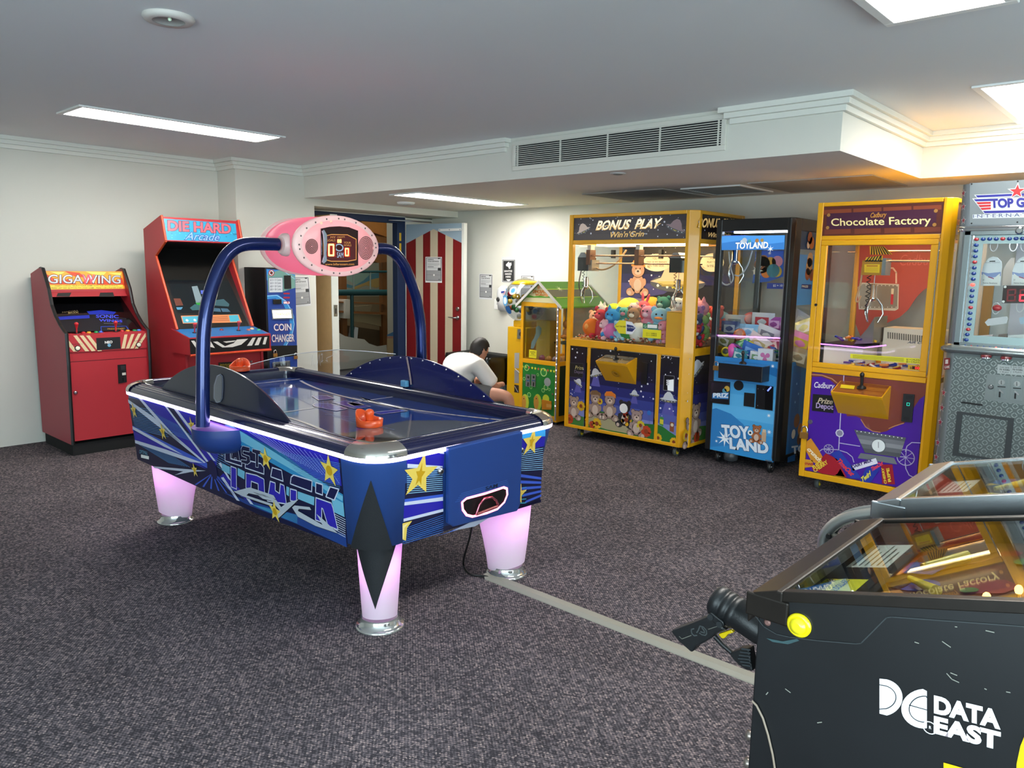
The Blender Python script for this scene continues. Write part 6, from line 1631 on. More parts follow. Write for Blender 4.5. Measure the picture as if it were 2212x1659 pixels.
b.px(pk2, c8((365, 230), (530, 228), (525, 300), (440, 330), (352, 400)), M('#2858c0', .4, emit=.15), 1)
for p, r, cc in (((405, 310), .075, '#8a5030'), ((412, 285), .05, '#9a6038'), ((452, 300), .055, '#c89a40'), ((495, 290), .05, '#d890a8'), ((470, 345), .06, '#4a90a0'), ((430, 355), .05, '#d8782c'), ((490, 350), .05, '#c8a838'), ((375, 350), .035, '#e8ecf0')): b.disc(pk2, c8(p)[0], r, M(cc, .5), 3, 14)
for p, r in (((382, 270), .035), ((450, 240), .02), ((375, 345), .06)): b.star(pk2, c8(p)[0], r, WHITE, 5, 0, .3, 8)
b.px(pk2, c8((435, 418), (600, 420), (600, 456), (432, 452)), M('#2a3f98', .4, emit=.1), 2); b.text('$2 = 10 PLAYS OR 1 PRIZE', pk2, *c8((470, 440), (680, 440), (470, 426)), WHITE, 3, .02)
b.build('back_artwork', T)
b = B(); pr2 = PX(X1-.026)
b.face([V((X1-.026, Y0_+.2, 1.35)), V((X1-.026, Y1_-.1, 1.35)), V((X1-.026, Y1_-.1, 1.75)), V((X1-.026, Y0_+.2, 1.75))], M('#4a90d8', .4, emit=.1))
for p, r, cc in (((690, 280), .06, '#d8b088'), ((685, 320), .07, '#c8a078'), ((675, 365), .05, '#a05a3a'), ((700, 370), .05, '#a05a3a')): b.disc(pr2, c8(p)[0], r, M(cc, .5), 3, 14)
b.px(pr2, c8((640, 425), (700, 428), (695, 455), (636, 452)), M('#2a3f98', .4), 2); b.text('PRIZE', pr2, *c8((641, 445), (678, 446), (641, 431)), WHITE, 3, .02)
b.build('side_artwork', T)
xq = onY(*c8((175, 560))[0], 6.0).x; xw = onY(*c8((280, 560))[0], 6.0).x
b = B(); zc_ = 1.30
for a, c in (((xq, 5.95), (xw, 5.95)), ((xw, 5.95), (xw, 6.3))): b.prism([(a[0], a[1], ZP), (c[0], c[1], ZP), (c[0], c[1], zc_), (a[0], a[1], zc_)], (.003, .003, 0), glass('#f6f8fa', .7, 'acrylic'))
b.build('acrylic_divider', T)
B().tube([V((X0+.05, Y0_+.03, onY(*c8((125, 732))[0], Y0_).z)), V((X1-.06, Y0_+.03, onY(*c8((490, 748))[0], Y0_).z))], .005, M('#d06af0', .4, emit=5), 8).build('light_strip', T)
# prizes
def prize(kind, p, y, lab, cat, col, s=.1, col2='#e8e8ea', rot=0.0, grp='small prizes in the black framed crane'):
    c = onY(*c8(p)[0], y)
    t = thing({'ball': 'toy_ball', 'egg': 'toy_egg', 'pack': 'prize_packet', 'box': 'prize_box'}[kind], lab, cat, (c.x, c.y, c.z-s/2), grp)
    R = Matrix.Rotation(rot, 3, 'Y') @ Matrix.Rotation(rot*.7, 3, 'X'); m = M(col, .3, coat=.3); b = B()
    if kind == 'ball': b.ell(c, s/2, m, 18, 10); b.build('ball', t); B().lathe([(s*.3, s*.405), (s*.12, s*.5), (0.001, s*.505)], c, M(col2, .4), 14, R @ V((.3, -1, .2)), caps=(False, False)).build('print', t)
    elif kind == 'egg': b.ell(c, (s*.35, s*.35, s*.5), m, 16, 9, R); b.build('shell', t)
    elif kind == 'box':
        q = [c+R @ V((x*s/2, yy*s*.25, z*s/2)) for z in (-1, 1) for x, yy in ((-1, -1), (1, -1), (1, 1), (-1, 1))]
        b.add(q, [(3, 2, 1, 0), (4, 5, 6, 7), (0, 1, 5, 4), (1, 2, 6, 5), (2, 3, 7, 6), (3, 0, 4, 7)], m); b.build('carton', t)
        b = B(); f = Pl(c+R @ V((0, -s*.26, 0)), R @ V((0, -1, 0)))
        for k in range(3):
            a = 2*PI*k/3+.5; b.disc(f, f.o+f.u*(.2*s*math.cos(a))+f.v*(.2*s*math.sin(a)), s*.15, M(col2, .4), 1, 14)
        b.disc(f, f.o, s*.12, M(col2, .4), 2, 14); b.build('print', t)
    else:
        g = []
        for i in range(7):
            u = -1+2*i/6; row = []
            for j in range(5):
                v = -1+2*j/4; th = .16*(1-u*u)*(1-v*v)
                row.append(c+R @ V((u*s*.5, -th*s, v*s*.38)))
            g.append(row)
        b.loft(g, m, (False, False), closed=False); g2 = [[c+R @ (R.transposed() @ (q-c)*1+V((0, 2*abs((R.transposed() @ (q-c)).y)+.002, 0))) for q in r_] for r_ in g]
        b.loft(g2, m, (False, False), closed=False); b.build('wrapper', t)
        B().loft([[c+R @ V((u*s*.3, -.13*s, v*s*.2)) for v in (-1, 1)] for u in (-1, 1)], M(col2, .4), (False, False), closed=False).build('print', t)
    return t
PZ_ = [('ball', (190, 828), 5.94, 'yellow toy ball with black stripes at the bottom left of the crane window', 'ball', '#e0cc1c', .085, '#2a2a20'),
 ('egg', (226, 822), 5.95, 'upright pink toy egg beside the striped yellow ball', 'toy', '#e85aa8', .12, '#ffffff'),
 ('ball', (340, 797), 6.0, 'plain yellow toy ball right of the pink egg', 'ball', '#d8c81c', .095, '#e8dc60'),
 ('box', (432, 857), 5.93, 'white carton with a pink spinner printed on it, by the glass', 'box', '#e8e6ea', .125, '#d87ab0'),
 ('ball', (272, 728), 6.08, 'orange toy ball behind the violet light strip', 'ball', '#ee7a3c', .11, '#f8a878'),
 ('ball', (335, 636), 6.35, 'coral red toy ball at the back of the prize heap', 'ball', '#e8574c', .13, '#f09a90'),
 ('pack', (410, 650), 6.2, 'silver and red foil packet standing at the back of the heap', 'packet', '#c9cdd4', .2, '#c23a44'),
 ('pack', (478, 665), 6.2, 'purple packet at the back right of the heap', 'packet', '#a04a9c', .16, '#e8b0e0'),
 ('pack', (325, 710), 6.1, 'light blue star shaped packet in the middle of the heap', 'packet', '#8cc0e4', .17, '#d8ecf8'),
 ('pack', (215, 690), 6.2, 'dark blue and silver packet at the left of the heap', 'packet', '#3a4a84', .17, '#c8ccd8'),
 ('pack', (245, 660), 6.3, 'crumpled clear silver packet at the back left of the heap', 'packet', '#b9bdc0', .2, '#7a8288'),
 ('pack', (390, 780), 6.0, 'cream paper packet lying flat in the middle of the window', 'packet', '#e6e0c8', .2, '#c8b878', .5),
 ('pack', (345, 830), 5.97, 'blue packet low in the middle of the window', 'packet', '#2f6fb8', .19, '#8ab8e8', .3),
 ('pack', (300, 790), 6.0, 'bright green packet beside the yellow ball', 'packet', '#2f9a4a', .15, '#a8e0a0', -.4),
 ('pack', (440, 730), 6.1, 'white packet with grey print under the purple one', 'packet', '#e4e4e8', .2, '#8a8a98', .3),
 ('pack', (270, 850), 5.93, 'teal packet along the bottom of the window', 'packet', '#3a8a98', .14, '#d8e8e8', .2),
 ('pack', (465, 800), 6.0, 'red wrapped packet at the right of the window', 'packet', '#a83a3a', .16, '#e8d0b0', -.3),
 ('pack', (180, 760), 6.05, 'olive and silver packet at the left behind the strip', 'packet', '#8a8a50', .17, '#d8d8c8', .4),
 ('pack', (372, 862), 5.92, 'small white packet beside the spinner carton', 'packet', '#dfe3e4', .12, '#7aa070', .1),
 ('pack', (640, 775), 6.15, 'pink carton like packet seen through the side pane', 'packet', '#e88ab8', .22, '#f0d04a', .3),
 ('pack', (660, 690), 6.25, 'yellow and white packet above the pink one in the side pane', 'packet', '#e0d890', .2, '#f4f0e0', -.4),
 ('pack', (625, 860), 6.1, 'tan packet at the bottom of the side pane', 'packet', '#a08a68', .2, '#d8c8a8', .2),
 ('pack', (655, 650), 6.4, 'silver packet at the top of the side pane heap', 'packet', '#b8bcc4', .2, '#e8e8ec', .5)]
for r in PZ_: prize(*r)
b = B(); rs = random.Random(8); PC = [M(c, .25, coat=.3) for c in ('#c8ccd0', '#8a3a48', '#3a5a98', '#c8a84a', '#4a8a58', '#d8d8dc', '#7a4a8a', '#b8683a')]
for k in range(240):
    x = rs.uniform(X0+.08, X1-.08); y = rs.uniform(Y0_+.1, Y1_-.12)
    if x < xw and y < 6.3 and x > xq-.05: y = rs.uniform(6.3, Y1_-.12)
    hm = .05+.22*(y-Y0_)/.8; z = ZP+.02+hm*rs.random(); a = rs.uniform(0, PI); p = V((x, y, z)); d = V((math.cos(a), math.sin(a), rs.uniform(-.5, .5)))*.05; e = V((-math.sin(a), math.cos(a), rs.uniform(-.5, .5)))*.03; f_ = V((0, 0, .014))
    b.add([p-d-e, p+d-e, p+d+e, p-d+e, p+f_, p-f_], [(0, 1, 4), (1, 2, 4), (2, 3, 4), (3, 0, 4), (1, 0, 5), (2, 1, 5), (3, 2, 5), (0, 3, 5)], PC[k % 8])
tag(b.build('loose_prizes', L=((X0+X1)/2, 6.25, ZP)), 'jumble of small wrapped prizes heaped in the black framed crane', 'prizes', kind='stuff')

# ---- tall yellow chocolate machine
X0, X1, Y0_, Y1_ = -2.165, -1.285, 5.62, 6.5
T = thing('chocolate_machine', 'tall yellow prize machine with a brown chocolate sign and purple lower door', 'claw machine', ((X0+X1)/2, 6.05, 0))
ZB, ZP, ZG0, ZG1, ZM0, ZM1, ZTOP = .095, .887, .925, 1.84, 1.87, 2.075, 2.102
chm = .055
b = B()
post = [(X1-chm, Y0_), (X1-chm-.015, Y0_), (X1-chm-.02, Y0_+.03), (X1-.03, Y0_+chm+.02), (X1, Y0_+chm+.02), (X1, Y0_+chm), (X1-.02, Y0_+.02)]
b.prism([V((x, y, ZB)) for x, y in post], (0, 0, ZTOP-ZB), YEL)
for x, y in ((X0, Y0_), (X0, Y1_-.045), (X1-.045, Y1_-.045)): b.box(x, x+.04, y, y+.04, ZB, ZTOP, YEL)
for z0, z1 in ((ZB, ZB+.045), (ZP, ZG0), (ZG1, ZM0), (ZM1, ZTOP)):
    b.box(X0+.04, X1-chm-.02, Y0_+.002, Y0_+.04, z0, z1, YEL); b.box(X1-.04, X1-.002, Y0_+chm+.02, Y1_-.045, z0, z1, YEL)
    b.box(X0+.002, X0+.04, Y0_+.04, Y1_-.045, z0, z1, YEL); b.box(X0+.04, X1-.045, Y1_-.04, Y1_-.002, z0, z1, YEL)
b.build('frame', T, bevel=.004)
fx0, fx1 = X0+.042, X1-chm-.022
b = B(); zi0, zi1 = .963, 1.802; ix0, ix1 = fx0+.045, fx1-.045
for q in ((fx0, fx1, zi1, ZG1-.002), (fx0, fx1, ZG0+.002, zi0), (fx0, ix0, zi0, zi1), (ix1, fx1, zi0, zi1)): b.box(q[0], q[1], Y0_-.004, Y0_+.02, q[2], q[3], YEL)
b.build('window_frame', T, bevel=.005)
B().box(fx1+.001, fx1+.005, Y0_-.003, Y0_+.004, ZG0+.02, ZG1-.02, CHROME).build('door_hinge', T)
B().box(ix0, ix1, Y0_+.006, Y0_+.011, zi0, zi1, GLS).build('front_pane', T)
B().box(X1-.02, X1-.015, Y0_+chm+.02, Y1_-.045, ZG0, ZG1, GLS).build('side_pane', T)
B().box(X0+.015, X0+.02, Y0_+.04, Y1_-.045, ZG0, ZG1, GLS).build('side_pane', T)
pf_ = PY(Y0_+.008); q = cA((322, 290), (1470, 243), (1440, 538), (312, 560))
b = B(); b.prism([PY(Y0_+.01).at(p) for p in q], (0, .015, 0), M('#4a2018', .35))
b.px(pf_, q, M('#5e2a20', .25, coat=.4), 1)
for k in range(4):
    x = 340+k*280
    b.px(pf_, cA((x, 318-k*12), (x+262, 306-k*12), (x+262, 350-k*12), (x, 362-k*12)), M('#8a4228', .25, coat=.4), 2)
    b.px(pf_, cA((x+10, 500-k*6), (x+255, 494-k*6), (x+255, 535-k*6), (x+10, 548-k*6)), M('#7a3a28', .25, coat=.4), 2)
b.px(pf_, cA((372, 352), (1402, 305), (1390, 470), (370, 500)), M('#4a2038', .25, coat=.4), 3)
for p in ((390, 366), (1390, 326), (1377, 455), (380, 483)): b.disc(pf_, cA(p)[0], .012, M('#c8904a', .3, .5), 5, 12)
CRM_ = M('#f2dc9a', .35, emit=.15)
b.text('Chocolate Factory', pf_, *cA((415, 467), (1345, 448), (412, 395)), CRM_, 6, .012)
b.text('Cadbury', pf_, *cA((780, 390), (930, 382), (782, 342)), M('#d8953a', .35), 6, .015, .35)
b.build('marquee', T)
b = B(); b.prism([V((X1-.012, Y0_+chm+.02, ZM0)), V((X1-.012, Y1_-.045, ZM0)), V((X1-.012, Y1_-.045, ZM1)), V((X1-.012, Y0_+chm+.02, ZM1))], (-.012, 0, 0), M('#6a4a38', .3, coat=.4)); ps_ = PX(X1-.0115)
b.text('Chocolate Factory', ps_, ps_.at(cA((1558, 450))[0])+V((0, 0, 0)), ps_.at(cA((1558, 450))[0])+V((0, .62, 0)), ps_.at(cA((1558, 450))[0])+V((0, 0, .055)), M('#e8843a', .35), 2, .01)
b.build('marquee', T)
# purple lower door
q = cB((222, 452), (1313, 552), (1240, 1560), (165, 1368)); tl, tr = onY(*q[0], Y0_), onY(*q[1], Y0_)
PUR = M('#4a1c9c', .3, coat=.25); CHOC = M('#7a3a2c', .3, coat=.25); CHOL = M('#b9835a', .35)
b = B(); b.box(fx0+.003, fx1+.0, Y0_+.009, Y0_+.025, ZB+.05, ZP-.004, PUR)
b.px(pf_, cB((222, 455), (1313, 555), (1310, 650), (1240, 700), (1190, 770), (1150, 860), (1090, 930), (1000, 960), (930, 1000), (860, 1015), (790, 995), (720, 940), (690, 880), (640, 860), (560, 860), (500, 650), (460, 570), (400, 520), (320, 490), (222, 492)), CHOC, 1)
b.line(pf_, cB((222, 470), (330, 478), (420, 510), (480, 560)), .008, CHOL, 2); b.line(pf_, cB((690, 890), (735, 960), (800, 1000), (870, 1010)), .006, CHOL, 2); b.line(pf_, cB((950, 975), (1010, 950), (1090, 925)), .006, CHOL, 2)
b.text('Cadbury', pf_, *cB((255, 592), (445, 606), (253, 535)), M('#eeeaf6', .4), 3, .015, .35)
qq = cB((243, 652), (440, 668), (435, 832), (233, 808)); b.px(pf_, qq, BLACK, 3)
b.text('Prize', pf_, *cB((285, 735), (428, 750), (290, 683)), M('#c9bca0', .4), 5, .02, .3, True, M('#3a3420', .4), .03); b.text('Depot', pf_, *cB((270, 782), (432, 800), (274, 730)), M('#b7a0cc', .4), 5, .02, 0, True, M('#3a2a50', .4), .03)
LV = M('#b9b2d4', .4)
b.line(pf_, cB((532, 480), (500, 860), (482, 1190)), .007, LV, 2); b.line(pf_, cB((490, 1110), (680, 1140)), .006, LV, 2); b.line(pf_, cB((300, 1190), (330, 1168), (470, 1172), (560, 1200), (610, 1240), (625, 1290)), .006, LV, 2)
b.line(pf_, cB((1000, 1235), (1100, 1240)), .006, LV, 2); b.line(pf_, cB((1105, 1190), (1120, 1140), (1165, 1105), (1260, 1110)), .006, LV, 2); b.line(pf_, cB((1105, 1300), (1110, 1350), (1140, 1410), (1180, 1430)), .006, LV, 2)
for p, r in (((1108, 1245), .055), ((390, 1167), .033)):
    o = pf_.at(cB(p)[0], 0)
    cir = [o+pf_.u*(r*math.cos(2*PI*k/24))+pf_.v*(r*math.sin(2*PI*k/24)) for k in range(25)]; b.line(pf_, cir, .006, LV, 3)
    for k in range(4): a = PI*k/4; b.line(pf_, [o+pf_.u*(r*math.cos(a))+pf_.v*(r*math.sin(a)), o-pf_.u*(r*math.cos(a))-pf_.v*(r*math.sin(a))], .004, LV, 3)
b.disc(pf_, cB((492, 1018))[0], .03, M('#d0cce0', .4), 3, 8); b.disc(pf_, cB((492, 1018))[0], .022, M('#8a86a0', .4), 4, 8)
for k, cc in enumerate(('#7a8085', '#9aa0a5', '#b4babe', '#8a9095', '#74797e')):
    y0 = 985+k*42; f0, f1 = k/5, (k+1)/5
    g = lambda f: ((628+f*100, 985+f*215), (1112-f*60, 1060+f*185))
    (a0, b0), (a1, b1) = g(f0), g(f1); b.px(pf_, cB(a0, b0, b1, a1), M(cc, .25, .6), 4)
b.px(pf_, cB((690, 1203), (1000, 1248), (1030, 1310), (660, 1250)), M('#9aa0a5', .25, .6), 5)
b.disc(pf_, cB((855, 1135))[0], .05, M('#6a7075', .3, .6), 6, 8); b.disc(pf_, cB((855, 1135))[0], .044, M('#e2e6e6', .4), 7, 20); b.line(pf_, cB((855, 1100), (855, 1155)), .003, BLACK, 8)
for k in range(12): b.disc(pf_, cB((655+k*38, 998+k*6))[0], .004, WHITE, 6, 6)
def bar(pts, cc, tx=None, tp=None, tc='#f4f0e8', sh=0.0, l=6):
    b.px(pf_, cB(*pts), M(cc, .35, coat=.2), l)
    if tx: b.text(tx, pf_, *cB(*tp), M(tc, .4), l+2, .04, sh)
bar([(185, 1095), (225, 1065), (290, 1160), (335, 1240), (290, 1310), (230, 1280), (178, 1180)], '#d8902a', 'crunch', [(185, 1170), (300, 1290), (220, 1145)], '#f8e8c8', .2)
bar([(170, 1260), (240, 1270), (250, 1330), (165, 1340)], '#d89a2a', 'crunch', [(168, 1310), (245, 1320), (170, 1280)], '#b8302a')
bar([(365, 1205), (470, 1260), (560, 1430), (330, 1395), (230, 1350)], '#a81c2c', 'CHERRY', [(262, 1385), (388, 1300), (240, 1350)], '#e8c83a'); b.text('RIPE', pf_, *cB((250, 1350), (340, 1290), (232, 1325)), M('#e8c83a', .4), 9, .04)
bar([(410, 1205), (490, 1175), (700, 1440), (600, 1440)], '#2a3fa8', 'TimeOut', [(460, 1275), (600, 1420), (500, 1250)], '#e83a3a', .2)
bar([(470, 1395), (500, 1350), (545, 1430), (440, 1415)], '#e8b02a')
bar([(600, 1320), (830, 1250), (850, 1300), (615, 1370)], '#e4e0f0', 'DAIRY MILK', [(612, 1348), (800, 1282), (605, 1318)], '#3a2a6a')
bar([(740, 1340), (900, 1290), (850, 1380), (780, 1480), (680, 1470)], '#2438a0', 'Twirl', [(705, 1480), (790, 1410), (690, 1430)], '#e8d83a', .2, 7); b.text('TimeOut', pf_, *cB((795, 1375), (900, 1310), (785, 1335)), M('#e83a4a', .4), 9, .04, .2)
bar([(880, 1310), (985, 1310), (1010, 1495), (890, 1490)], '#a01c2c', 'CHERRY', [(935, 1490), (905, 1340), (910, 1492)], '#e8c83a', 0, 8); b.text('RIPE', pf_, *cB((975, 1470), (955, 1340), (945, 1475)), M('#e8c83a', .4), 11, .04)
b.build('lower_door', T)
for p, nm in (((218, 912), 'lock'),): B().lathe([(.018, 0), (.016, .008)], PY(Y0_+.008).at(cB(p)[0]), STEEL, 14, (0, -1, 0)).build(nm, T)
padlock(PY(Y0_-.004).at(cB((165, 1008))[0]), 'brass padlock on the left edge of the tall chocolate machine', (0, -1, 0), 1.5)
B().lathe([(.01, 0), (.01, .008)], PY(Y0_-.004).at(cA((272, 1203))[0]), BLACK, 12, (0, -1, 0)).build('window_lock', T)
tb0, tb1 = onY(*cB((495, 535))[0], Y0_), onY(*cB((970, 575))[0], Y0_); lo = onY(*cB((460, 835))[0], Y0_-.03).z
xa, xb = tb0.x, tb1.x; zt = (tb0.z+tb1.z)/2; yfp = Y0_-.17; zf = onY(*cB((435, 635))[0], yfp).z
b = B(); b.prism([(xa, Y0_+.008, zt), (xa, yfp, zf), (xa, yfp+.01, zf-.015), (xa, Y0_+.008, lo)], (xb-xa, 0, 0), YEL)
n_ = V((0, -(zt-zf), (yfp-Y0_)*-1)); pt_ = Pl((xa, yfp, zf), V((0, -(zt-zf), (Y0_-yfp))))
b.face([V((xa+.008, Y0_-.006, zt+.0005)), V((xa+.008, yfp+.008, zf+.003)), V((xb-.008, yfp+.008, zf+.003)), V((xb-.008, Y0_-.006, zt+.0005))], M('#9a5a30', .12, .3, coat=.8))
b.px(pt_, cB((505, 568), (635, 580), (625, 612), (496, 600)), M('#e0c822', .4), 8)
cb = b.build('control_box', T)
cc = pt_.at(cB((695, 600))[0]); b = B(); b.lathe([(.032, 0), (.028, .012), (.012, .022)], cc, BLACK, 16); b.tube([cc, cc+V((0, -.008, .085))], [.008, .012], BLACK, 8); b.ell(cc+V((0, -.009, .095)), (.016, .016, .02), BLACK); b.build('joystick', cb)
b = B(); q = cB((1092, 650), (1193, 657), (1170, 917), (1070, 905)); b.prism([PY(Y0_+.007).at(p) for p in q], (0, -.012, 0), M('#1c1e20', .4)); p6 = PY(Y0_-.0055)
b.px(p6, cB((1110, 665), (1175, 670), (1170, 700), (1110, 700)), BLACK, 1); qq = cB((1120, 735), (1145, 738), (1142, 762), (1118, 760)); b.line(p6, qq+[qq[0]], .003, M('#2ad0b0', .4, emit=1), 1); b.px(p6, cB((1090, 865), (1145, 872), (1142, 900), (1086, 892)), BLACK, 1)
b.build('coin_slot', T)
for p in ((X0+.11, Y0_+.09), (X1-.13, Y0_+.08), (X0+.1, Y1_-.12), (X1-.1, Y1_-.12)): caster(T, *p, ZB)
# interior
B().box(X0+.08, X1-.12, 5.85, 6.05, ZM0-.006, ZM0+.004, M('#ffdca0', .4, emit=10)).build('cabin_lamp', T)
B().box(X0+.01, X1-.01, Y0_+.05, Y1_-.01, ZTOP-.03, ZTOP-.004, YEL).box(X0+.03, X1-.03, Y0_+.045, Y1_-.045, ZP+.0, ZP+.02, M('#d8d0c4', .5)).build('shelves', T)
YK = Y1_-.045; pb = PY(YK-.006); b = B()
q = cA((680, 650), (1360, 620), (1340, 1030), (1280, 1060), (1210, 1130), (1130, 1250), (1050, 1320), (960, 1360), (880, 1400), (860, 1500), (690, 1510), (640, 1380)); b.prism([pb.at(p) for p in q], (0, .004, 0), M('#a84438', .4))
q2 = cA((660, 1040), (700, 995), (1045, 1010), (1040, 1240), (1010, 1258), (670, 1245)); b.px(pb, q2, M('#c8c0b4', .4), 2); b.px(pb, cA((680, 1045), (705, 1008), (1035, 1020), (1030, 1235), (680, 1235)), M('#9a8f82', .3, .5), 3)
for k in range(9): b.disc(pb, cA((740+k*36, 1018+k))[0], .004, WHITE, 5, 6); b.disc(pb, cA((700+k*40, 1225))[0], .004, WHITE, 5, 6)
b.px(pb, cA((975, 1050), (1000, 1052), (995, 1105), (972, 1103)), M('#d8c8b0', .4), 5); b.px(pb, cA((972, 1103), (995, 1105), (990, 1200), (966, 1198)), M('#b8202c', .4), 5)
b.line(pb, cA((918, 900), (940, 860), (990, 860), (1020, 900), (1020, 1000)), .012, M('#d8b8a8', .4), 4)
b.text('Cadbury', pb, *cA((1055, 835), (1420, 830), (1055, 730)), M('#c4605a', .4), 3, -.01, .3)
b.build('back_artwork', T)
b = B()
for y, p0, p1 in ((5.95, (790, 703), (1600, 698)), (5.85, (890, 795), (1600, 792)), (6.15, (385, 712), (640, 728))): 
    a, c = onY(*cA(p0)[0], y), onY(*cA(p1)[0], y); c.x = min(c.x, X1-.05); a.x = max(a.x, X0+.05); b.tube([a, V((c.x, y, a.z))], .007, M('#e8d0b8', .2, .9), 8)
b.build('gantry_rail', T)
hz = M('#e0b81c', .4); b = B(); bx = onY(*cA((800, 860))[0], 5.8)
def hazard(b, pts, n, y):
    p_ = PY(y); tl, tr, br, bl = [V((*k, 0)) for k in cA(*pts)]; b.px(p_, cA(*pts), hz, 0)
    g = lambda u, v: tuple((tl*(1-u)*(1-v)+tr*u*(1-v)+br*u*v+bl*(1-u)*v)[:2])
    for k in range(n): u = k/n; b.px(p_, [g(u+.25/n+.12, 0), g(min(1, u+.75/n+.12), 0), g(min(1, u+.75/n), 1), g(u+.25/n, 1)] if u+.75/n+.12 < 1.0 else [g(u+.25/n, 0), g(u+.6/n, 0), g(u+.6/n, 1), g(u+.25/n, 1)], BLACK, 1)
hazard(b, [(770, 655), (900, 655), (985, 732), (775, 735)], 8, 5.84); hazard(b, [(740, 760), (895, 742), (888, 800), (722, 800)], 6, 5.80)
b.build('hazard_plate', T)
b = B(); x_, z_ = bx.x, bx.z; b.box(x_-.075, x_+.06, 5.80, 5.92, z_-.05, z_+.055, M('#b8882a', .4, .3)).box(x_+.06, x_+.085, 5.80, 5.92, z_-.05, z_+.07, STEEL); p5 = PY(5.7995); b.px(p5, cA((722, 825), (868, 825), (862, 905), (722, 900)), M('#f0cc1a', .4), 1); b.line(p5, cA((745, 840), (845, 840)), .008, M('#c87a1a', .4), 2)
for k in range(4): b.line(p5, cA((735, 858+k*10), (850, 858+k*10)), .002, M('#c89a1a', .4), 2)
b.build('carriage', T)
claw(T, V((x_-.0, 5.86, z_-.05)), 1.25, False)
B().tube(smooth([onY(*p, 5.85) for p in cA((705, 850), (690, 1000), (655, 1110), (640, 1170), (665, 1180), (690, 1120))], 2), .007, M('#c89a70', .4), 7).build('hose', T)
b = B(); q = cA((905, 1415), (1520, 1455), (1510, 1800), (895, 1780)); wh = M('#e4ddcf', .4)
xl_, xr_ = onY(*cA((905, 1415))[0], 6.05).x, X1-.05; zt_ = onY(*cA((905, 1415))[0], 6.05).z
b.box(xl_, xr_, 6.05, 6.3, ZP+.02, zt_, wh); p6 = PY(6.049)
for k in range(17): b.px(p6, cA((938+k*21, 1457+k*2.2), (950+k*21, 1458+k*2.2), (950+k*21, 1518+k*2.2), (938+k*21, 1516+k*2.2)), M('#6a645c', .6), 1)
b.text('AIR CONDITIONER', p6, *cA((1122, 1562), (1560, 1580), (1128, 1540)), M('#3a4868', .4), 1, .02, .3); b.build('louvred_housing', T)
b = B(); x_a = X0+.06; b.box(x_a, xl_-.05, 5.78, 6.1, ZP+.02, 1.075, wh).box(x_a-.01, xl_-.04, 5.76, 6.12, 1.075, 1.092, M('#2a1c40', .4))
b.prism([(xl_-.14, 5.85, 1.095), (xl_-.01, 5.85, 1.11), (xl_-.01, 5.85, 1.30), (xl_-.05, 5.85, 1.22)], (0, .3, 0), M('#8a837c', .3, .7)); b.build('conveyor', T)
B().tube([V((X0+.05, Y0_+.04, onY(*cA((285, 1570))[0], Y0_).z)), V((X0+.38, Y0_+.04, onY(*cA((895, 1622))[0], Y0_).z)), V((X0+.52, Y0_+.06, onY(*cA((1090, 1600))[0], Y0_).z))], .004, M('#c860f0', .4, emit=5), 8).build('light_strip', T)
b = B(); p7 = PY(Y0_+.004); q = cB((592, 277), (1248, 322), (1245, 374), (590, 318)); b.px(p7, q, M('#e2d82a', .4), 1)
for k in range(5): b.line(p7, cB((615, 288+k*7), (1090, 322+k*7)), .0018, M('#6a6420', .4), 2)
b.text('$1 = 2 PLAYS', p7, *cB((1115, 338), (1238, 346), (1115, 322)), BLACK, 2, .02); b.text('$2 = 5 PLAYS', p7, *cB((1113, 358), (1236, 366), (1113, 342)), BLACK, 2, .02)
b.px(p7, cB((1130, 380), (1265, 392), (1262, 440), (1128, 425)), M('#c8a018', .4), 1); b.px(p7, cB((1168, 392), (1262, 400), (1260, 430), (1166, 420)), M('#3a0c0c', .3), 2); b.text('000', p7, *cB((1195, 420), (1258, 426), (1196, 396)), M('#ff3a2a', .3, emit=1.5), 3, .02); b.text('$', p7, *cB((1148, 415), (1164, 416), (1148, 395)), BLACK, 2, .02)
b.build('price_sticker', T)
# chocolate bars along the glass and on the conveyor
BARC = [('purple', '#4a2a8a'), ('blue', '#2a3fa0'), ('yellow', '#e8c02a'), ('red', '#a8242c'), ('orange', '#e0802a'), ('white', '#e4dfe0')]
def choc_bar(c, a, tilt_, cname, cc, s, where):
    R = Matrix.Rotation(a, 3, 'Z') @ Matrix.Rotation(tilt_, 3, 'Y'); m = M(cc, .3, coat=.4)
    g = [[c+R @ V((u*s, w_*s*.32*math.cos(k), w_*s*.2*math.sin(k))) for k in [2*PI*i/8 for i in range(8)]] for u, w_ in ((-.62, 1.15), (-.5, .7), (-.45, 1), (.45, 1), (.5, .7), (.62, 1.15))]
    o = B().loft(g, m, (True, True)).build('chocolate_bar', L=tuple(c))
    tag(o, '%s wrapped chocolate bar %s' % (cname, where), 'chocolate bar', 'chocolate bars %s' % where)
rs = random.Random(21)
for k in range(34):
    n_, cc = BARC[k % 6]; x = X0+.26+(.0158*k) ; 
    choc_bar(V((x, Y0_+.07+rs.uniform(0, .1), ZP+.05+rs.random()*.05)), rs.uniform(-.8, .8), rs.uniform(-.35, .35), n_, cc, rs.uniform(.036, .05), 'in the trough behind the price strip')
for k in range(12):
    n_, cc = BARC[(k*5+1) % 6]; x = x_a+.07+.021*k
    choc_bar(V((x, 5.84+rs.uniform(0, .12), 1.115+rs.random()*.03)), rs.uniform(-1, 1), rs.uniform(-.5, .5), n_, cc, rs.uniform(.036, .05), 'on the little conveyor shelf')

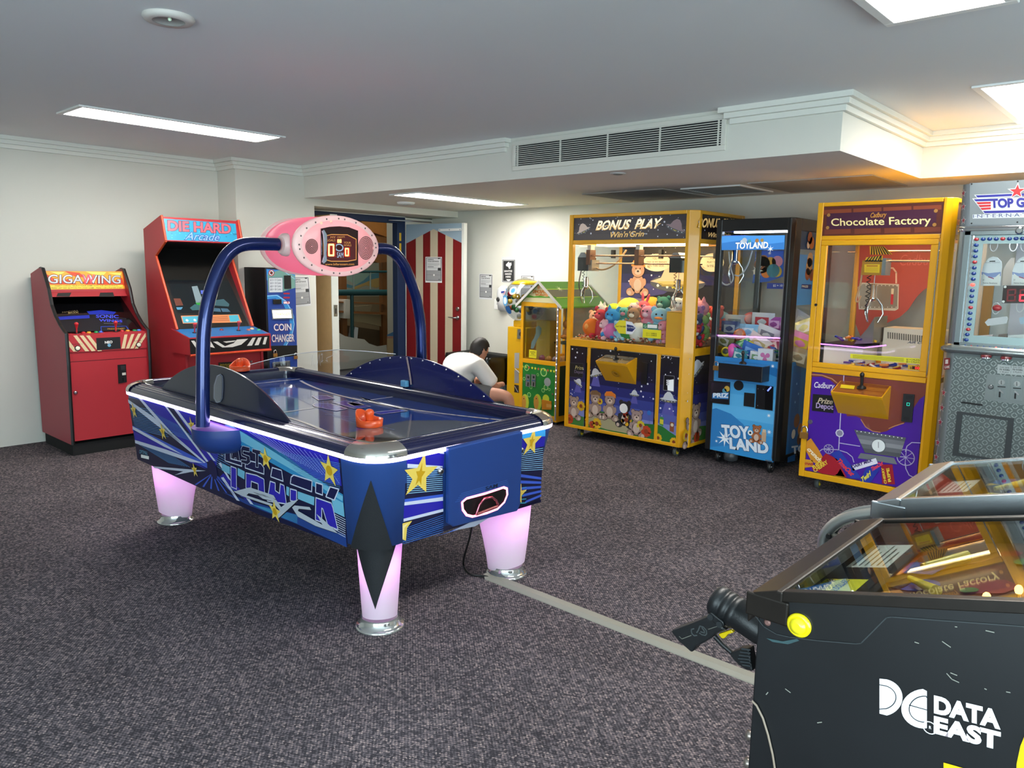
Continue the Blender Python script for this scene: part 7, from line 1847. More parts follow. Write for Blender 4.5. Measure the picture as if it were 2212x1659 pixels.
# ---- silver prize machine at the right edge
X0, X1, Y0_, Y1_ = -1.205, -.40, 5.35, 6.15
T = thing('prize_machine', 'silver checker plate prize machine with a red star sign at the right edge', 'prize machine', ((X0+X1)/2, 5.75, 0))
SIL = M('#929d9f', .26, .85); GRYP = M('#72797e', .35, .3)
rc = .055
def rfoot(z, d=0.0):
    pts = [V((X0+rc-(rc+d)*math.sin(a), Y0_+rc-(rc+d)*math.cos(a), z)) for a in [PI/2*k/8 for k in range(9)]][::-1]
    return pts + [V((X1-rc+(rc+d)*math.sin(a), Y0_+rc-(rc+d)*math.cos(a), z)) for a in [PI/2*k/8 for k in range(9)]] + [V((X1+d, Y1_, z)), V((X0-d, Y1_, z))]
b = B(); b.loft([rfoot(1.90), rfoot(2.15)], GRYP, (True, True), smooth=False)
pf_ = PY(Y0_-.001)
b.px(pf_, cT((492, 82), (1150, 40), (1150, 545), (492, 548)), M('#7e868a', .35, .2), 0)
NV_, RD_, WH_ = M('#2a2a8c', .35), M('#c2282c', .35), M('#ccd0d4', .35)
b.px(pf_, cT((518, 252), (740, 250), (1150, 235), (1150, 420), (655, 425)), WH_, 1); b.px(pf_, cT((540, 212), (975, 192), (985, 235), (575, 252)), WH_, 1)
b.px(pf_, cT((557, 218), (965, 200), (975, 225), (580, 242)), NV_, 2); b.px(pf_, cT((1065, 198), (1150, 194), (1150, 218), (1080, 222)), NV_, 2)
b.px(pf_, cT((535, 262), (735, 255), (740, 280), (560, 285)), NV_, 2)
for k in range(3): b.px(pf_, cT((565+k*22, 295+k*32), (728, 290+k*31), (728, 312+k*31), (585+k*22, 318+k*32)), RD_, 2)
b.px(pf_, cT((640, 393), (1150, 380), (1150, 408), (660, 418)), NV_, 2)
b.text('TOP GUN', pf_, *cT((728, 360), (1310, 345), (722, 250)), NV_, 3, .05)
b.px(pf_, cT((525, 432), (1150, 418), (1150, 466), (525, 478)), WH_, 1)
b.text('I·N·T·E·R·N·A·T·I·O·N·A·L', pf_, *cT((530, 470), (1560, 440), (530, 432)), M('#3a4a7a', .4), 2)
b.star(pf_, cT((1022, 172))[0], .052, WH_, 3, 0, .4); b.star(pf_, cT((1022, 172))[0], .04, RD_, 4, 0, .4)
for p in ((513, 92), (512, 532), (1030, 62), (1025, 518)): b.disc(pf_, cT(p)[0], .005, BLACK, 3, 8)
b.build('marquee', T)
pc_ = Pl((X0+rc*.3, Y0_+rc*.3, 0), (-.72, -.72, 0))
for p in ((430, 195), (430, 345), (430, 500)):
    b = B(); b.star(pc_, cT(p)[0], .026, WH_, 10, 0, .4); b.star(pc_, cT(p)[0], .019, M('#9a2a3a', .4), 11, 0, .4); b.build('star', T)
for y in (640, 780, 915, 1105, 1240):
    b = B(); p = cB((1470-(y-640)*.118, y))[0]; b.star(pc_, p, .03, WH_, 10, 0, .4); b.star(pc_, p, .022, M('#9a1f38', .4), 11, 0, .4); b.build('star', T)
b = B(); b.loft([rfoot(1.87, .004), rfoot(1.895, .01), rfoot(1.90, .0)], CHROME, (True, False)); b.build('trim_band', T); b = B(); b.loft([rfoot(1.13, .02), rfoot(1.145, .035), rfoot(1.16, .035), rfoot(1.185, .0)], SIL, (True, True)); b.build('ledge', T)
# window frame
zi0, zi1 = 1.185, 1.87; zo = 1.135
b = B(); fx = X0+.045
b.loft([[p for p in rfoot(1.18)][:9]+[V((X0+.05, Y0_+.06, 1.18)), V((X0+.0, Y0_+.3, 1.18))], [p for p in rfoot(1.875)][:9]+[V((X0+.05, Y0_+.06, 1.875)), V((X0+.0, Y0_+.3, 1.875))]], SIL, (False, False), smooth=False)
b.box(fx, fx+.035, Y0_-.006, Y0_+.02, 1.18, 1.872, SIL).box(fx+.035, fx+.05, Y0_-.001, Y0_+.02, 1.18, 1.872, CHROME).box(fx, X1, Y0_-.006, Y0_+.02, 1.845, 1.872, SIL).box(fx, X1, Y0_-.006, Y0_+.02, 1.18, 1.2, SIL).box(X1-.05, X1, Y0_-.006, Y0_+.02, 1.2, 1.845, SIL)
b.build('window_frame', T, bevel=.003)
bez = M('#9fb6b6', .3, .5); bx0 = fx+.052
b = B(); b.box(bx0, bx0+.05, Y0_+.006, Y0_+.012, 1.2, 1.845, bez).box(bx0+.05, X1-.06, Y0_+.006, Y0_+.012, 1.795, 1.845, bez).box(bx0+.05, X1-.06, Y0_+.006, Y0_+.012, 1.2, 1.245, bez); bz = b.build('bulb_panel', T)
BB, BR_, BRL = M('#1d3f86', .15, coat=.8), M('#b3303a', .15, coat=.8), M('#ff5a50', .2, emit=1.6)
bulbs = [((568, 710), 0), ((642, 708), 1), ((714, 706), 1), ((788, 706), 1), ((862, 704), 0), ((936, 704), 1), ((1010, 702), 1), ((1082, 702), 1)]
bulbs += [((564-k*5.7, 775+k*63.5), 0 if k in (3, 11) else (2 if k == 7 else 1)) for k in range(14)]
for p, c in bulbs:
    q = PY(Y0_+.004).at(cT(p)[0]); B().ell(q, (.014, .011, .011), (BR_, BB, BRL)[c], 12, 7).build('bulb', bz)
for k in range(12):
    p = cB((1667+k*58 if k < 1 else 1667+k*57.5, 195+k*4.2))[0]; q = PY(Y0_+.004).at(p); B().ell(q, (.014, .011, .011), (BR_ if k in (1, 9) else BRL if k == 5 else BB), 12, 7).build('bulb', bz)
for k, y in enumerate((1385, 1432, 1480, 1530)):
    q = PY(Y0_+.004).at(cA((1700-k*9, y))[0]); B().ell(q, (.014, .011, .011), BR_ if k == 1 else BB, 12, 7).build('bulb', bz)
B().box(bx0, X1-.06, Y0_+.02, Y0_+.024, 1.2, 1.845, GLS).build('front_pane', T)
c = PY(Y0_-.006).at(cT((1050, 613))[0]); B().lathe([(.02, 0), (.022, .006), (.014, .012)], c, CHROME, 18, (0, -1, 0)).build('lock', T)
b = B(); b.box(X0+.02, X1-.02, Y1_-.02, Y1_, 0.02, 2.14, M('#c9d2d2', .5)).box(X0+.03, X1-.03, Y0_+.03, Y1_-.02, 1.85, 1.868, M('#e8ecef', .5)).box(X1-.02, X1, Y0_+.06, Y1_-.02, .02, 2.14, SIL).box(X0+.03, X1-.03, Y0_+.03, Y1_-.02, 1.165, 1.185, M('#dfe3e6', .4)); b.build('cabinet_back', T)
B().box(X0+.12, X1-.1, 5.55, 5.62, 1.838, 1.848, M('#f2f8ff', .4, emit=10)).build('cabin_lamp', T)
# lower checker plate cabinet
CHK = M('#666f6d', .42, .6)
b = B(); b.loft([rfoot(.06), rfoot(1.13)], M('#858e8d', .35, .6), (True, False), smooth=False)
px_ = PY(Y0_-.0005); rr = random.Random(2); xx0 = X0+.055
b.face([V((xx0, Y0_-.0005, .06)), V((X1-.06, Y0_-.0005, .06)), V((X1-.06, Y0_-.0005, 1.125)), V((xx0, Y0_-.0005, 1.125))], CHK)
TRD = M('#a4adaa', .32, .7)
st = .027
for i in range(int((X1-.06-xx0)/st)):
    for j in range(int(1.06/st)):
        if j*st+.06 < .40: continue
        cx_, cz_ = xx0+.012+i*st, .07+j*st
        s_ = 1 if (i+j) % 2 else -1
        d = V((.0085*s_, 0, .0085)); e = V((-.0016*s_, 0, .0016)); o = V((cx_, Y0_-.0015, cz_))
        for t_ in (-1, 1): b.face([o-d*.8-e+e*3.2*t_, o+d*.8-e+e*3.2*t_, o+d*.8+e+e*3.2*t_, o-d*.8+e+e*3.2*t_], TRD)
b.build('checker_plate', T)
b = B(); q = cB((1590, 812), (2120, 880), (2080, 1285), (1545, 1225)); q3 = cB((1640, 842), (2062, 900), (2022, 1268), (1600, 1200)); py_ = PY(Y0_-.002)
for k in range(4): b.px(py_, [q[k], q[(k+1) % 4], q3[(k+1) % 4], q3[k]], M('#2f3335', .5), 1); 
for k in range(4): b.prism([py_.at(q[k]), py_.at(q[(k+1) % 4]), py_.at(q3[(k+1) % 4]), py_.at(q3[k])], (0, -.008, 0), M('#2f3335', .5))
b.build('flap_frame', T)
b = B(); b.prism([py_.at(p) for p in cB((1622, 728), (1640, 722), (1825, 748), (1830, 758), (1815, 764), (1630, 738))], (0, -.003, 0), BLACK); b.build('ticket_slot', T)
b = B(); q = cB((1870, 465), (2260, 500), (2250, 760), (1838, 705)); b.prism([py_.at(p) for p in q], (0, -.004, 0), M('#868e8c', .35, .65)); cpnl = b.build('coin_panel', T)
for k, (xx, s_) in enumerate(((1950, 0), (2095, 1))):
    b = B(); q = cB((xx, 498+k*12), (xx+108, 508+k*12), (xx+98, 700+k*16), (xx-12, 688+k*16)); b.prism([PY(Y0_-.006).at(p) for p in q], (0, -.004, 0), M('#8f9796', .28, .8)); pq = PY(Y0_-.0105)
    b.disc(pq, cB((xx+52, 545+k*14))[0], .017, M('#e0e4e4', .15, .9), 1, 18); b.line(pq, cB((xx+50, 528+k*14), (xx+50, 562+k*14)), .003, BLACK, 2); b.px(pq, cB((xx+15, 578+k*14), (xx+90, 584+k*14), (xx+90, 592+k*14), (xx+15, 588+k*14)), BLACK, 1)
    b.line(pq, cB((xx+30, 610+k*14), (xx+68, 645+k*14)), .008, M('#dfe3e3', .15, .9), 3); b.px(pq, cB((xx+28, 630+k*14), (xx+45, 632+k*14), (xx+42, 685+k*14), (xx+25, 682+k*14)), BLACK, 2); b.build('coin_mechanism', cpnl)
B().lathe([(.016, 0), (.016, .006), (.01, .012)], PY(Y0_-.005).at(cB((1905, 585))[0]), CHROME, 16, (0, -1, 0)).build('lock', T)
b = B(); p8 = PY(Y0_-.0025); b.px(p8, cB((1965, 375), (2090, 385), (2088, 470), (1962, 460)), M('#a9b0ae', .4, .3), 1); b.px(p8, cB((2095, 388), (2230, 400), (2225, 480), (2090, 472)), M('#a9b0ae', .4, .3), 1)
for x, a, c in ((1985, '$1 COIN', '1 PLAY'), (2105, '$2 COIN', '2 PLAYS')):
    b.text('THIS SIDE', p8, *cB((x, 408), (x+90, 415), (x, 396)), BLACK, 3); b.text(a, p8, *cB((x, 430), (x+92, 438), (x, 414)), BLACK, 3, .03); b.text(c, p8, *cB((x+5, 452), (x+85, 460), (x+5, 438)), BLACK, 3)
b.build('coin_labels', T)
for p in ((1858, 300), (2045, 318)):
    c = onY(*cB(p)[0], Y0_-.03); b = B(); b.lathe([(.028, -.008), (.03, .002), (.026, .008), (.01, .01)], c, M('#6a1a20', .3, coat=.5), 18); b.lathe([(.031, -.012), (.031, -.006)], c, CHROME, 18); b.build('push_button', T)
p9 = PX(X0); b = B(); b.px(pc_, cB((1475, 320), (1530, 315), (1525, 420), (1470, 425)), M('#8a2a34', .4), 10); b.text('1', pc_, *cB((1485, 372), (1512, 370), (1487, 330)), WHITE, 12, .05); b.text('GAME', pc_, *cB((1478, 415), (1526, 412), (1478, 388)), WHITE, 12, .02); b.build('game_sticker', T)
# hanging prizes
def hang(pts, y, lab, name, cat, mat, fn=None):
    q = [onY(*p, y) for p in cT(*pts)]; b = B(); b.prism(q, (0, .012, 0), mat)
    if fn: fn(b, PY(y-.0005))
    return tag(b.build(name, L=q[0]), lab, cat, 'prizes hung in the silver machine')
CARD = M('#eceef2', .4)
def ear(dx):
    def fn(b, p):
        S_ = lambda *pts: cT(*[(x+dx, y) for x, y in pts])
        b.px(p, S_((622, 1075), (700, 1090), (840, 1075), (840, 1120), (740, 1140), (625, 1105)), M('#8fa0d0', .4), 1); b.px(p, S_((640, 1090), (740, 1165), (830, 1090), (825, 1230), (625, 1225)), WHITE, 2)
        b.text('Stereo Earphone', p, *S_((640, 1205), (800, 1208), (640, 1190)), M('#3a3a48', .4), 3, .01); b.line(p, S_((715, 957), (775, 955)), .006, BLACK, 2); b.text('Quality equipment', p, *S_((665, 975), (830, 973), (665, 964)), M('#7a7a88', .4), 3)
        b.line(p, S_((700, 1130), (760, 1150)), .006, M('#b05a78', .4), 3); b.text('2!', p, *S_((637, 1172), (655, 1172), (637, 1155)), BLACK, 3)
    return fn
for dx, lab in ((0, 'white earphone pack, first from the left in the silver machine'), (345, 'white earphone pack cut off by the picture edge in the silver machine')):
    hang([(610+dx, 1230), (625+dx, 1060), (650+dx, 990), (700+dx, 925), (750+dx, 903), (800+dx, 915), (845+dx, 960), (850+dx, 1010), (830+dx, 1230)], 5.55, lab, 'earphone_pack', 'earphones', CARD, ear(dx))
hang([(850, 1225), (870, 1050), (900, 985), (950, 920), (990, 915), (990, 1225)], 5.62, 'beige back of an earphone pack between the two white ones', 'earphone_pack', 'earphones', M('#cfc4ba', .5))
b = B()
for (x, y), yy in (((765, 800), 5.55), ((985, 800), 5.62), ((1110, 800), 5.55), ((790, 1500), 5.6), ((1060, 1480), 5.6)):
    c = onY(*cT((x, y))[0], yy); b = B(); b.tube([c+V((0, .2, .05)), c+V((0, -.02, .05))], .004, CHROME, 8); b.tube([c+V((-.02+.02*math.cos(a)+.02, -.02, .01+.035*math.sin(a))) for a in [2*PI*k/14 for k in range(15)]], .003, M('#e8e8ec', .3), 6); b.build('hook', T)
b = B(); q = cT((868, 1228), (1150, 1228), (1150, 1425), (850, 1425)); yd = 5.46; b.prism([PY(yd).at(p) for p in q], (0, .02, 0), M('#2a0c12', .2, coat=.6)); pd_ = PY(yd-.001)
SEG, SEGL = M('#7a1c24', .3, emit=.2), M('#ff2a3a', .3, emit=2.5)
for x0, on in ((920, SEG), (1060, SEGL)):
    for a, c in (((x0, 1275), (x0+85, 1272)), ((x0, 1275), (x0-4, 1335)), ((x0+85, 1272), (x0+80, 1335)), ((x0-4, 1335), (x0+80, 1332)), ((x0-4, 1335), (x0-8, 1398)), ((x0+80, 1335), (x0+76, 1398)), ((x0-8, 1398), (x0+76, 1396))): b.line(pd_, cT(a, c), .009, on if not (on is SEGL and a[1] < 1300) else SEG, 2)
for p in ((888, 1243), (868, 1407)): b.disc(pd_, cT(p)[0], .008, WHITE, 2, 8)
b.build('counter_display', T)
hang([(660, 1640), (700, 1600), (905, 1575), (920, 1600), (905, 1650), (690, 1680)], 5.55, 'white boxed toy below the red ball in the silver machine', 'boxed_toy', 'toy', M('#d4d4d8', .35))
hang([(1040, 1590), (1150, 1570), (1150, 1650), (1060, 1660)], 5.55, 'pale blue boxed toy at the picture edge in the silver machine', 'boxed_toy', 'toy', M('#a8c0d4', .35))
c = onY(*cT((798, 1478))[0], 5.55); tag(B().ell(c, (.026, .02, .02), M('#c8323c', .2, coat=.6), 14, 8).build('red_bead', L=c), 'red bead hanging under the white earphone packs', 'bead', 'prizes hung in the silver machine')
def pinkface(b, p):
    b.px(p, cA((1815, 1515), (1890, 1515), (1890, 1570), (1815, 1570)), M('#c8384e', .4), 1); b.disc(p, cA((1852, 1545))[0], .016, M('#f4c8d0', .4), 2, 14)
q = [onY(*p, 5.5) for p in cA((1795, 1600), (1800, 1490), (1920, 1482), (1915, 1600))]; 
b = B(); b.prism(q, (0, .04, 0), M('#e8dfe4', .3)); pinkface(b, PY(5.4995)); tag(b.build('pink_charm_box', L=q[0]), 'clear box with a pink charm low in the silver machine', 'box', 'prizes hung in the silver machine')
def mob(b, p): b.text('MobilePower', p, *cA((2070, 1540), (2330, 1545), (2070, 1512)), M('#3a4a5a', .4), 2, .02); b.px(p, cA((2085, 1560), (2140, 1560), (2138, 1585), (2083, 1585)), M('#2a3a5a', .4), 2)
q = [onY(*p, 5.5) for p in cA((2050, 1600), (2062, 1490), (2212, 1480), (2212, 1600))]; b = B(); b.prism(q, (0, .03, 0), M('#dfe6e8', .35)); mob(b, PY(5.4995)); tag(b.build('power_bank_box', L=q[0]), 'white power bank box low at the picture edge in the silver machine', 'box', 'prizes hung in the silver machine')
q = [onY(*p, 5.6) for p in cA((1945, 1600), (1975, 1480), (2050, 1475), (2045, 1600))]; b = B(); b.prism(q, (0, .04, 0), M('#8a7a74', .4)); tag(b.build('grey_charm_box', L=q[0]), 'clear box with a grey charm between the pink one and the white box', 'box', 'prizes hung in the silver machine')
B().box(X0+.03, X0+.09, Y1_-.05, Y1_-.03, 1.2, 1.6, M('#b88a4a', .4)).box(X0+.2, X0+.3, Y1_-.06, Y1_-.03, 1.2, 1.84, M('#d4d8e4', .4)).build('inner_post', T)
# ------------------------------------------------------------------ the back corner
X0, X1, Y0_, Y1_ = -5.415, -4.895, 6.1, 6.85
T = thing('dinosaur_machine', 'yellow hut shaped prize machine with a green roof and green lower door', 'prize machine', ((X0+X1)/2, 6.45, 0))
k9 = crop(1090, 580, 160/830)
ZP, ZG1, ZA = .615, 1.26, 1.475
b = B()
for x, y in ((X0, Y0_), (X1-.035, Y0_), (X0, Y1_-.035), (X1-.035, Y1_-.035)): b.box(x, x+.035, y, y+.035, .03, ZG1, YEL)
for z0, z1 in ((.03, .09), (ZP, ZP+.045), (ZG1-.045, ZG1)):
    b.box(X0+.035, X1-.035, Y0_+.002, Y0_+.03, z0, z1, YEL); b.box(X0+.002, X0+.03, Y0_+.035, Y1_-.035, z0, z1, YEL); b.box(X1-.03, X1-.002, Y0_+.035, Y1_-.035, z0, z1, YEL); b.box(X0+.035, X1-.035, Y1_-.03, Y1_-.002, z0, z1, YEL)
b.box(X0+.03, X1-.03, Y0_+.03, Y1_-.03, ZP, ZP+.02, M('#b0782a', .6)); b.box(X0+.005, X1-.005, Y1_-.02, Y1_-.005, .03, ZG1, M('#c8c0a8', .6))
b.build('frame', T, bevel=.003)
xm = (X0+X1)/2; ov = .04
pf_ = PY(Y0_-.001)
b = B(); b.prism([(X0, Y0_, ZG1), (X1, Y0_, ZG1), (xm, Y0_, ZA-.02)], (0, .01, 0), M('#d8cfa0', .5))
b.px(pf_, k9((200, 325), (235, 290), (290, 300), (330, 312), (400, 305), (470, 318), (530, 300), (590, 330)), M('#5a9a2a', .5), 1)
b.text('DINOSAUR', pf_, *k9((318, 275), (480, 275), (318, 238)), M('#d8822a', .5), 4, .03, 0, True, M('#6a3a1a', .5), .03); b.text('WORLD', pf_, *k9((345, 306), (455, 306), (345, 280)), M('#d8822a', .5), 4, .03, 0, True, M('#6a3a1a', .5), .03)
b.disc(pf_, k9((382, 210))[0], .02, M('#e0a06a', .5), 3, 12); b.disc(pf_, k9((472, 295))[0], .022, M('#d8965a', .5), 3, 12); b.disc(pf_, k9((425, 205))[0], .012, M('#4a6a8a', .5), 3, 8)
b.build('gable', T)
b = B(); rf = M('#59962c', .4); rgr = M('#6a6a5a', .5)
sl = (ZA-ZG1)/(X1-xm)
for s in (-1, 1):
    xe = xm+s*(X1-xm+ov); ze = ZA-sl*(X1-xm+ov)
    b.prism([(xm, Y0_-.03, ZA), (xe, Y0_-.03, ze), (xe, Y0_-.03, ze-.015), (xm, Y0_-.03, ZA-.015)], (0, Y1_-Y0_+.06, 0), rf)
    for k in (.38, .62): pass
    n_ = V((s*sl, 0, 1)).normalized(); g = lambda t, y: V((xm+(xe-xm)*t, y, ZA+(ze-ZA)*t))+n_*.002
    b.face([g(.33, Y0_-.02), g(.62, Y0_-.02), g(.62, Y1_), g(.33, Y1_)], rgr); b.face([g(.63, Y0_-.02), g(.655, Y0_-.02), g(.655, Y1_), g(.63, Y1_)], M('#b8d84a', .5)); b.face([g(.30, Y0_-.02), g(.325, Y0_-.02), g(.325, Y1_), g(.30, Y1_)], M('#b8d84a', .5))
    for t, y, r in ((.3, 6.3, .05), (.7, 6.55, .04)):
        o = g(t, y)+n_*.002; a1 = (g(1, y)-g(0, y)).normalized()
        b.face([o+(V((0, 1, 0))*math.sin(q)+a1*math.cos(q))*(r if i % 2 == 0 else r*.2) for i, q in enumerate([2*PI*i/16 for i in range(16)])], M('#e8f0c8', .5))
b.build('roof', T)
b = B()
for s in (-1, 1):
    xe = xm+s*(X1-xm+ov+.01); ze = ZA-sl*(X1-xm+ov+.01)
    b.prism([(xm, Y0_-.036, ZA+.012), (xe, Y0_-.036, ze+.012), (xe, Y0_-.036, ze-.02), (xm, Y0_-.036, ZA-.02)], (0, .012, 0), M('#c9c8c2', .4))
b.build('roof_trim', T)
B().box(X0+.035, X1-.035, Y0_+.01, Y0_+.014, ZP+.045, ZG1-.045, glass('#e6e8e2', 1.0, 'cabin_glass')).build('front_pane', T)
B().box(X1-.018, X1-.014, Y0_+.035, Y1_-.035, ZP+.045, ZG1-.045, GLS).build('side_pane', T)
B().box(X0+.014, X0+.018, Y0_+.035, Y1_-.035, ZP+.045, ZG1-.045, GLS).build('side_pane', T)
b = B(); b.box(X0+.03, X1-.03, Y0_+.006, Y0_+.02, .09, ZP, M('#1f7a2f', .4, noise=.15)); b.box(X1-.02, X1-.008, Y0_+.035, Y1_-.035, .09, ZP, M('#0f2a18', .5)); b.box(X0+.008, X0+.02, Y0_+.035, Y1_-.035, .09, ZP, YEL); pd_ = PY(Y0_+.005)
SC = ('#d8d83a', '#c85a3a')
for k in range(11): b.star(pd_, k9((205+k*35, 1098+k*5.4))[0], .018, M(SC[k % 3 == 2], .5), 3, 0, .45)
GN = M('#b8e08a', .5); G2 = M('#2f8a3a', .5)
for p, r in (((248, 1112), .045), ((438, 1163), .06), ((372, 1190), .02), ((220, 1235), .025), ((464, 1332), .04), ((432, 1365), .03), ((502, 1356), .02), ((275, 1415), .035), ((295, 1330), .025)): b.disc(pd_, k9(p)[0], r*.75, GN, 1, 16); b.disc(pd_, k9(p)[0], r*.58, G2, 2, 16)
b.disc(pd_, k9((481, 1272))[0], .045, M('#9aa3a0', .4), 4, 18); b.disc(pd_, k9((464, 1460))[0], .045, M('#c8d83a', .5), 3, 16)
for x in (215, 355): b.disc(pd_, k9((x+15, 1500))[0], .055, M('#b8c83a', .5), 2, 16, .09); b.disc(pd_, k9((x, 1500))[0], .035, M('#c89038', .5), 3, 14, .075); b.disc(pd_, k9((x-5, 1462))[0], .028, M('#c89038', .5), 4, 12); b.disc(pd_, k9((x+2, 1458))[0], .007, BLACK, 5, 8)
b.build('lower_door', T)
for x in (240, 302):
    b = B(); q = k9((x, 1182), (x+48, 1190), (x+44, 1328), (x-3, 1318)); b.prism([PY(Y0_+.004).at(p) for p in q], (0, -.004, 0), M('#a9aeb0', .3, .8)); pq = PY(Y0_-.0005)
    b.disc(pq, k9((x+24, 1218))[0], .014, M('#2a2c2e', .3), 1, 14); b.px(pq, k9((x+6, 1250), (x+40, 1254), (x+40, 1264), (x+6, 1260)), M('#2a6a9a', .4), 1); b.px(pq, k9((x+18, 1275), (x+30, 1276), (x+28, 1318), (x+14, 1316)), BLACK, 1); b.build('coin_mechanism', T)
b = B(); q = k9((425, 1468), (528, 1488), (526, 1580), (425, 1580)); b.prism([PY(Y0_+.004).at(p) for p in q], (0, -.012, 0), M('#c8821c', .4)); b.px(PY(Y0_-.009), k9((468, 1515), (525, 1525), (525, 1560), (468, 1555)), M('#d8a050', .4), 1); b.build('prize_flap', T)
B().lathe([(.012, 0), (.01, .008)], PY(Y0_+.004).at(k9((540, 1408))[0]), CHROME, 12, (0, -1, 0)).build('lock', T)
xs = X1-.012
B().box(xs-.006, xs+.006, Y0_-.012, Y0_-.004, .05, ZG1, M('#8a8fa0', .3)).build('light_channel', T)
ledm = M('#cfd6ff', .4, emit=4)
for k in range(17): B().box(xs-.004, xs+.004, Y0_-.015, Y0_-.012, .20+k*.062, .212+k*.062, ledm).build('strip_light', T)
b = B(); ps = PY(Y0_+.009); b.px(ps, k9((275, 908), (360, 918), (355, 1008), (272, 998)), M('#e2d82a', .4), 1); b.text('ELASTIC', ps, *k9((290, 940), (345, 946), (290, 926)), BLACK, 2, .03); b.text('BAND', ps, *k9((300, 960), (335, 965), (300, 948)), BLACK, 2, .03); b.line(ps, k9((282, 972), (350, 980)), .003, M('#6a6420', .4), 2)
b.px(ps, k9((325, 385), (505, 398), (502, 445), (322, 430)), M('#d8b84a', .4), 1); b.px(ps, k9((358, 396), (425, 400), (423, 432), (357, 428)), M('#e0e4e4', .4), 2); b.text('CE', ps, *k9((455, 435), (497, 438), (457, 402)), BLACK, 2, .03); b.disc(ps, k9((340, 410))[0], .012, M('#c84a3a', .4), 2, 10); b.build('price_sticker', T)
b = B(); b.ell((X1-.13, Y0_+.3, .93), (.05, .05, .07), M('#b8762a', .5)); b.ell((X1-.13, Y0_+.29, 1.03), (.042, .042, .045), M('#b8762a', .5)); b.ell((X1-.13, Y0_+.25, .90), (.03, .05, .025), M('#b8762a', .5)); b.box(X1-.22, X1-.03, Y0_+.2, Y0_+.42, .825, .845, M('#1a2a1c', .5)); b.box(X1-.14, X1-.11, Y0_+.29, Y0_+.33, ZP+.02, .825, M('#2a3a2c', .5)); b.build('model_dinosaur', T)
b = B(); b.box(X0+.05, X0+.24, Y0_+.2, Y0_+.3, ZP+.02, 1.06, M('#c8b05a', .5)); pq = PY(Y0_+.199); b.px(pq, k9((350, 660), (385, 640), (415, 670), (408, 730), (370, 790), (345, 850), (325, 895), (292, 900), (300, 830), (330, 780), (350, 720)), M('#8aa3a8', .5), 1); b.build('inner_chute', T)
b = B()
for k, cc in enumerate(('#b86a8a', '#d8a05a', '#8a5a8a')): b.ell((X1-.3+k*.09, Y0_+.1, ZP+.055), .035, M(cc, .2, coat=.6))
b.ell((X1-.16, Y0_+.2, ZP+.055), .035, M('#c8b0d8', .2, coat=.6)); b.build('capsule_heap', T)
for p in ((X0+.05, Y0_+.05), (X1-.05, Y0_+.05), (X0+.05, Y1_-.05), (X1-.05, Y1_-.05)): B().lathe([(.025, 0), (.02, .03)], (*p, 0), BLACK, 14).build('foot', T)

# gumball style globe machine behind it
c = onY(1135, 650, 6.62); c.z = 1.245; rg = .255
T = thing('globe_vendor', 'round globe toy vendor on a yellow stand behind the hut shaped machine', 'vending machine', (c.x, c.y, 0))
b = B(); xa, xb = c.x-.125, c.x+.16
b.box(xa, xb, c.y-.16, c.y+.16, 0.03, .95, M('#d8a80f', .35, coat=.2)); b.box(xa+.05, xb-.05, c.y-.12, c.y+.12, .95, 1.02, M('#d8a80f', .35, coat=.2)); b.build('stand', T, bevel=.01)
b = B(); b.ell(c, rg, glass('#dfe3e6', 1.2, 'globe_glass'), 32, 18); gl = b.build('globe', T)
b = B(); b.lathe([(.03, .235), (.13, .22), (.17, .19), (.165, .18)][::-1], c, M('#e0b80f', .3, coat=.3), 28); b.build('cap', T)
b = B(); rs = random.Random(5); GC = [M(k, .3, coat=.4) for k in ('#b8282c', '#2a5a9a', '#d8b02a', '#3a8a4a', '#1a1a20', '#e0e0e4', '#d86a2a')]
for k in range(70):
    v = V((rs.gauss(0, 1), rs.gauss(0, 1), rs.gauss(0, 1))).normalized()*(rg-.04)*rs.random()**.35
    if v.z > .05 and rs.random() < .9: continue
    b.ell(c+v, .03, GC[k % 7], 10, 6)
tag(b.build('toy_capsules', L=c), 'coloured toy capsules filling the round globe', 'capsules', kind='stuff')
d = V((-.45, -.9, .05)).normalized()
def gdec(off, r, mt, l=0.0):
    v = (d+V(off)).normalized(); o = c+v*(rg+.001+l); e1 = v.cross(V((0, 0, 1))).normalized(); e2 = e1.cross(v); b_ = [o+e1*(r*math.cos(2*PI*k/16))+e2*(r*math.sin(2*PI*k/16)) for k in range(16)]; return b_
b = B()
for off, r, mt, l in (((-.25, 0, .35), .055, '#3a7ab8', 0), ((-.25, 0, .35), .04, '#e8eef2', .002), ((-.25, 0, .35), .022, '#c8303a', .004), ((.5, 0, .4), .05, '#dfe6ec', 0), ((.5, 0, .4), .03, '#3a7ab8', .002), ((.1, 0, -.05), .06, '#4a9ad0', .001), ((.1, 0, -.05), .04, '#d8ecf8', .003), ((.25, 0, -.45), .05, '#2a6ab0', .001)): b.face(gdec(off, r, M(mt, .4), l), M(mt, .4))
b.build('globe_stickers', gl)
b = B(); q = k9((140, 665), (235, 655), (232, 830), (130, 815)); yy = c.y-.161; b.prism([PY(yy).at(p) for p in q], (0, -.004, 0), M('#c89a0c', .4)); q = k9((150, 680), (220, 675), (218, 790), (145, 785)); b.prism([PY(yy-.004).at(p) for p in q], (0, -.008, 0), M('#8a8f92', .3, .8)); b.disc(PY(yy-.013), k9((182, 735))[0], .025, M('#2a2c2e', .3), 1, 14); b.build('coin_mechanism', T)
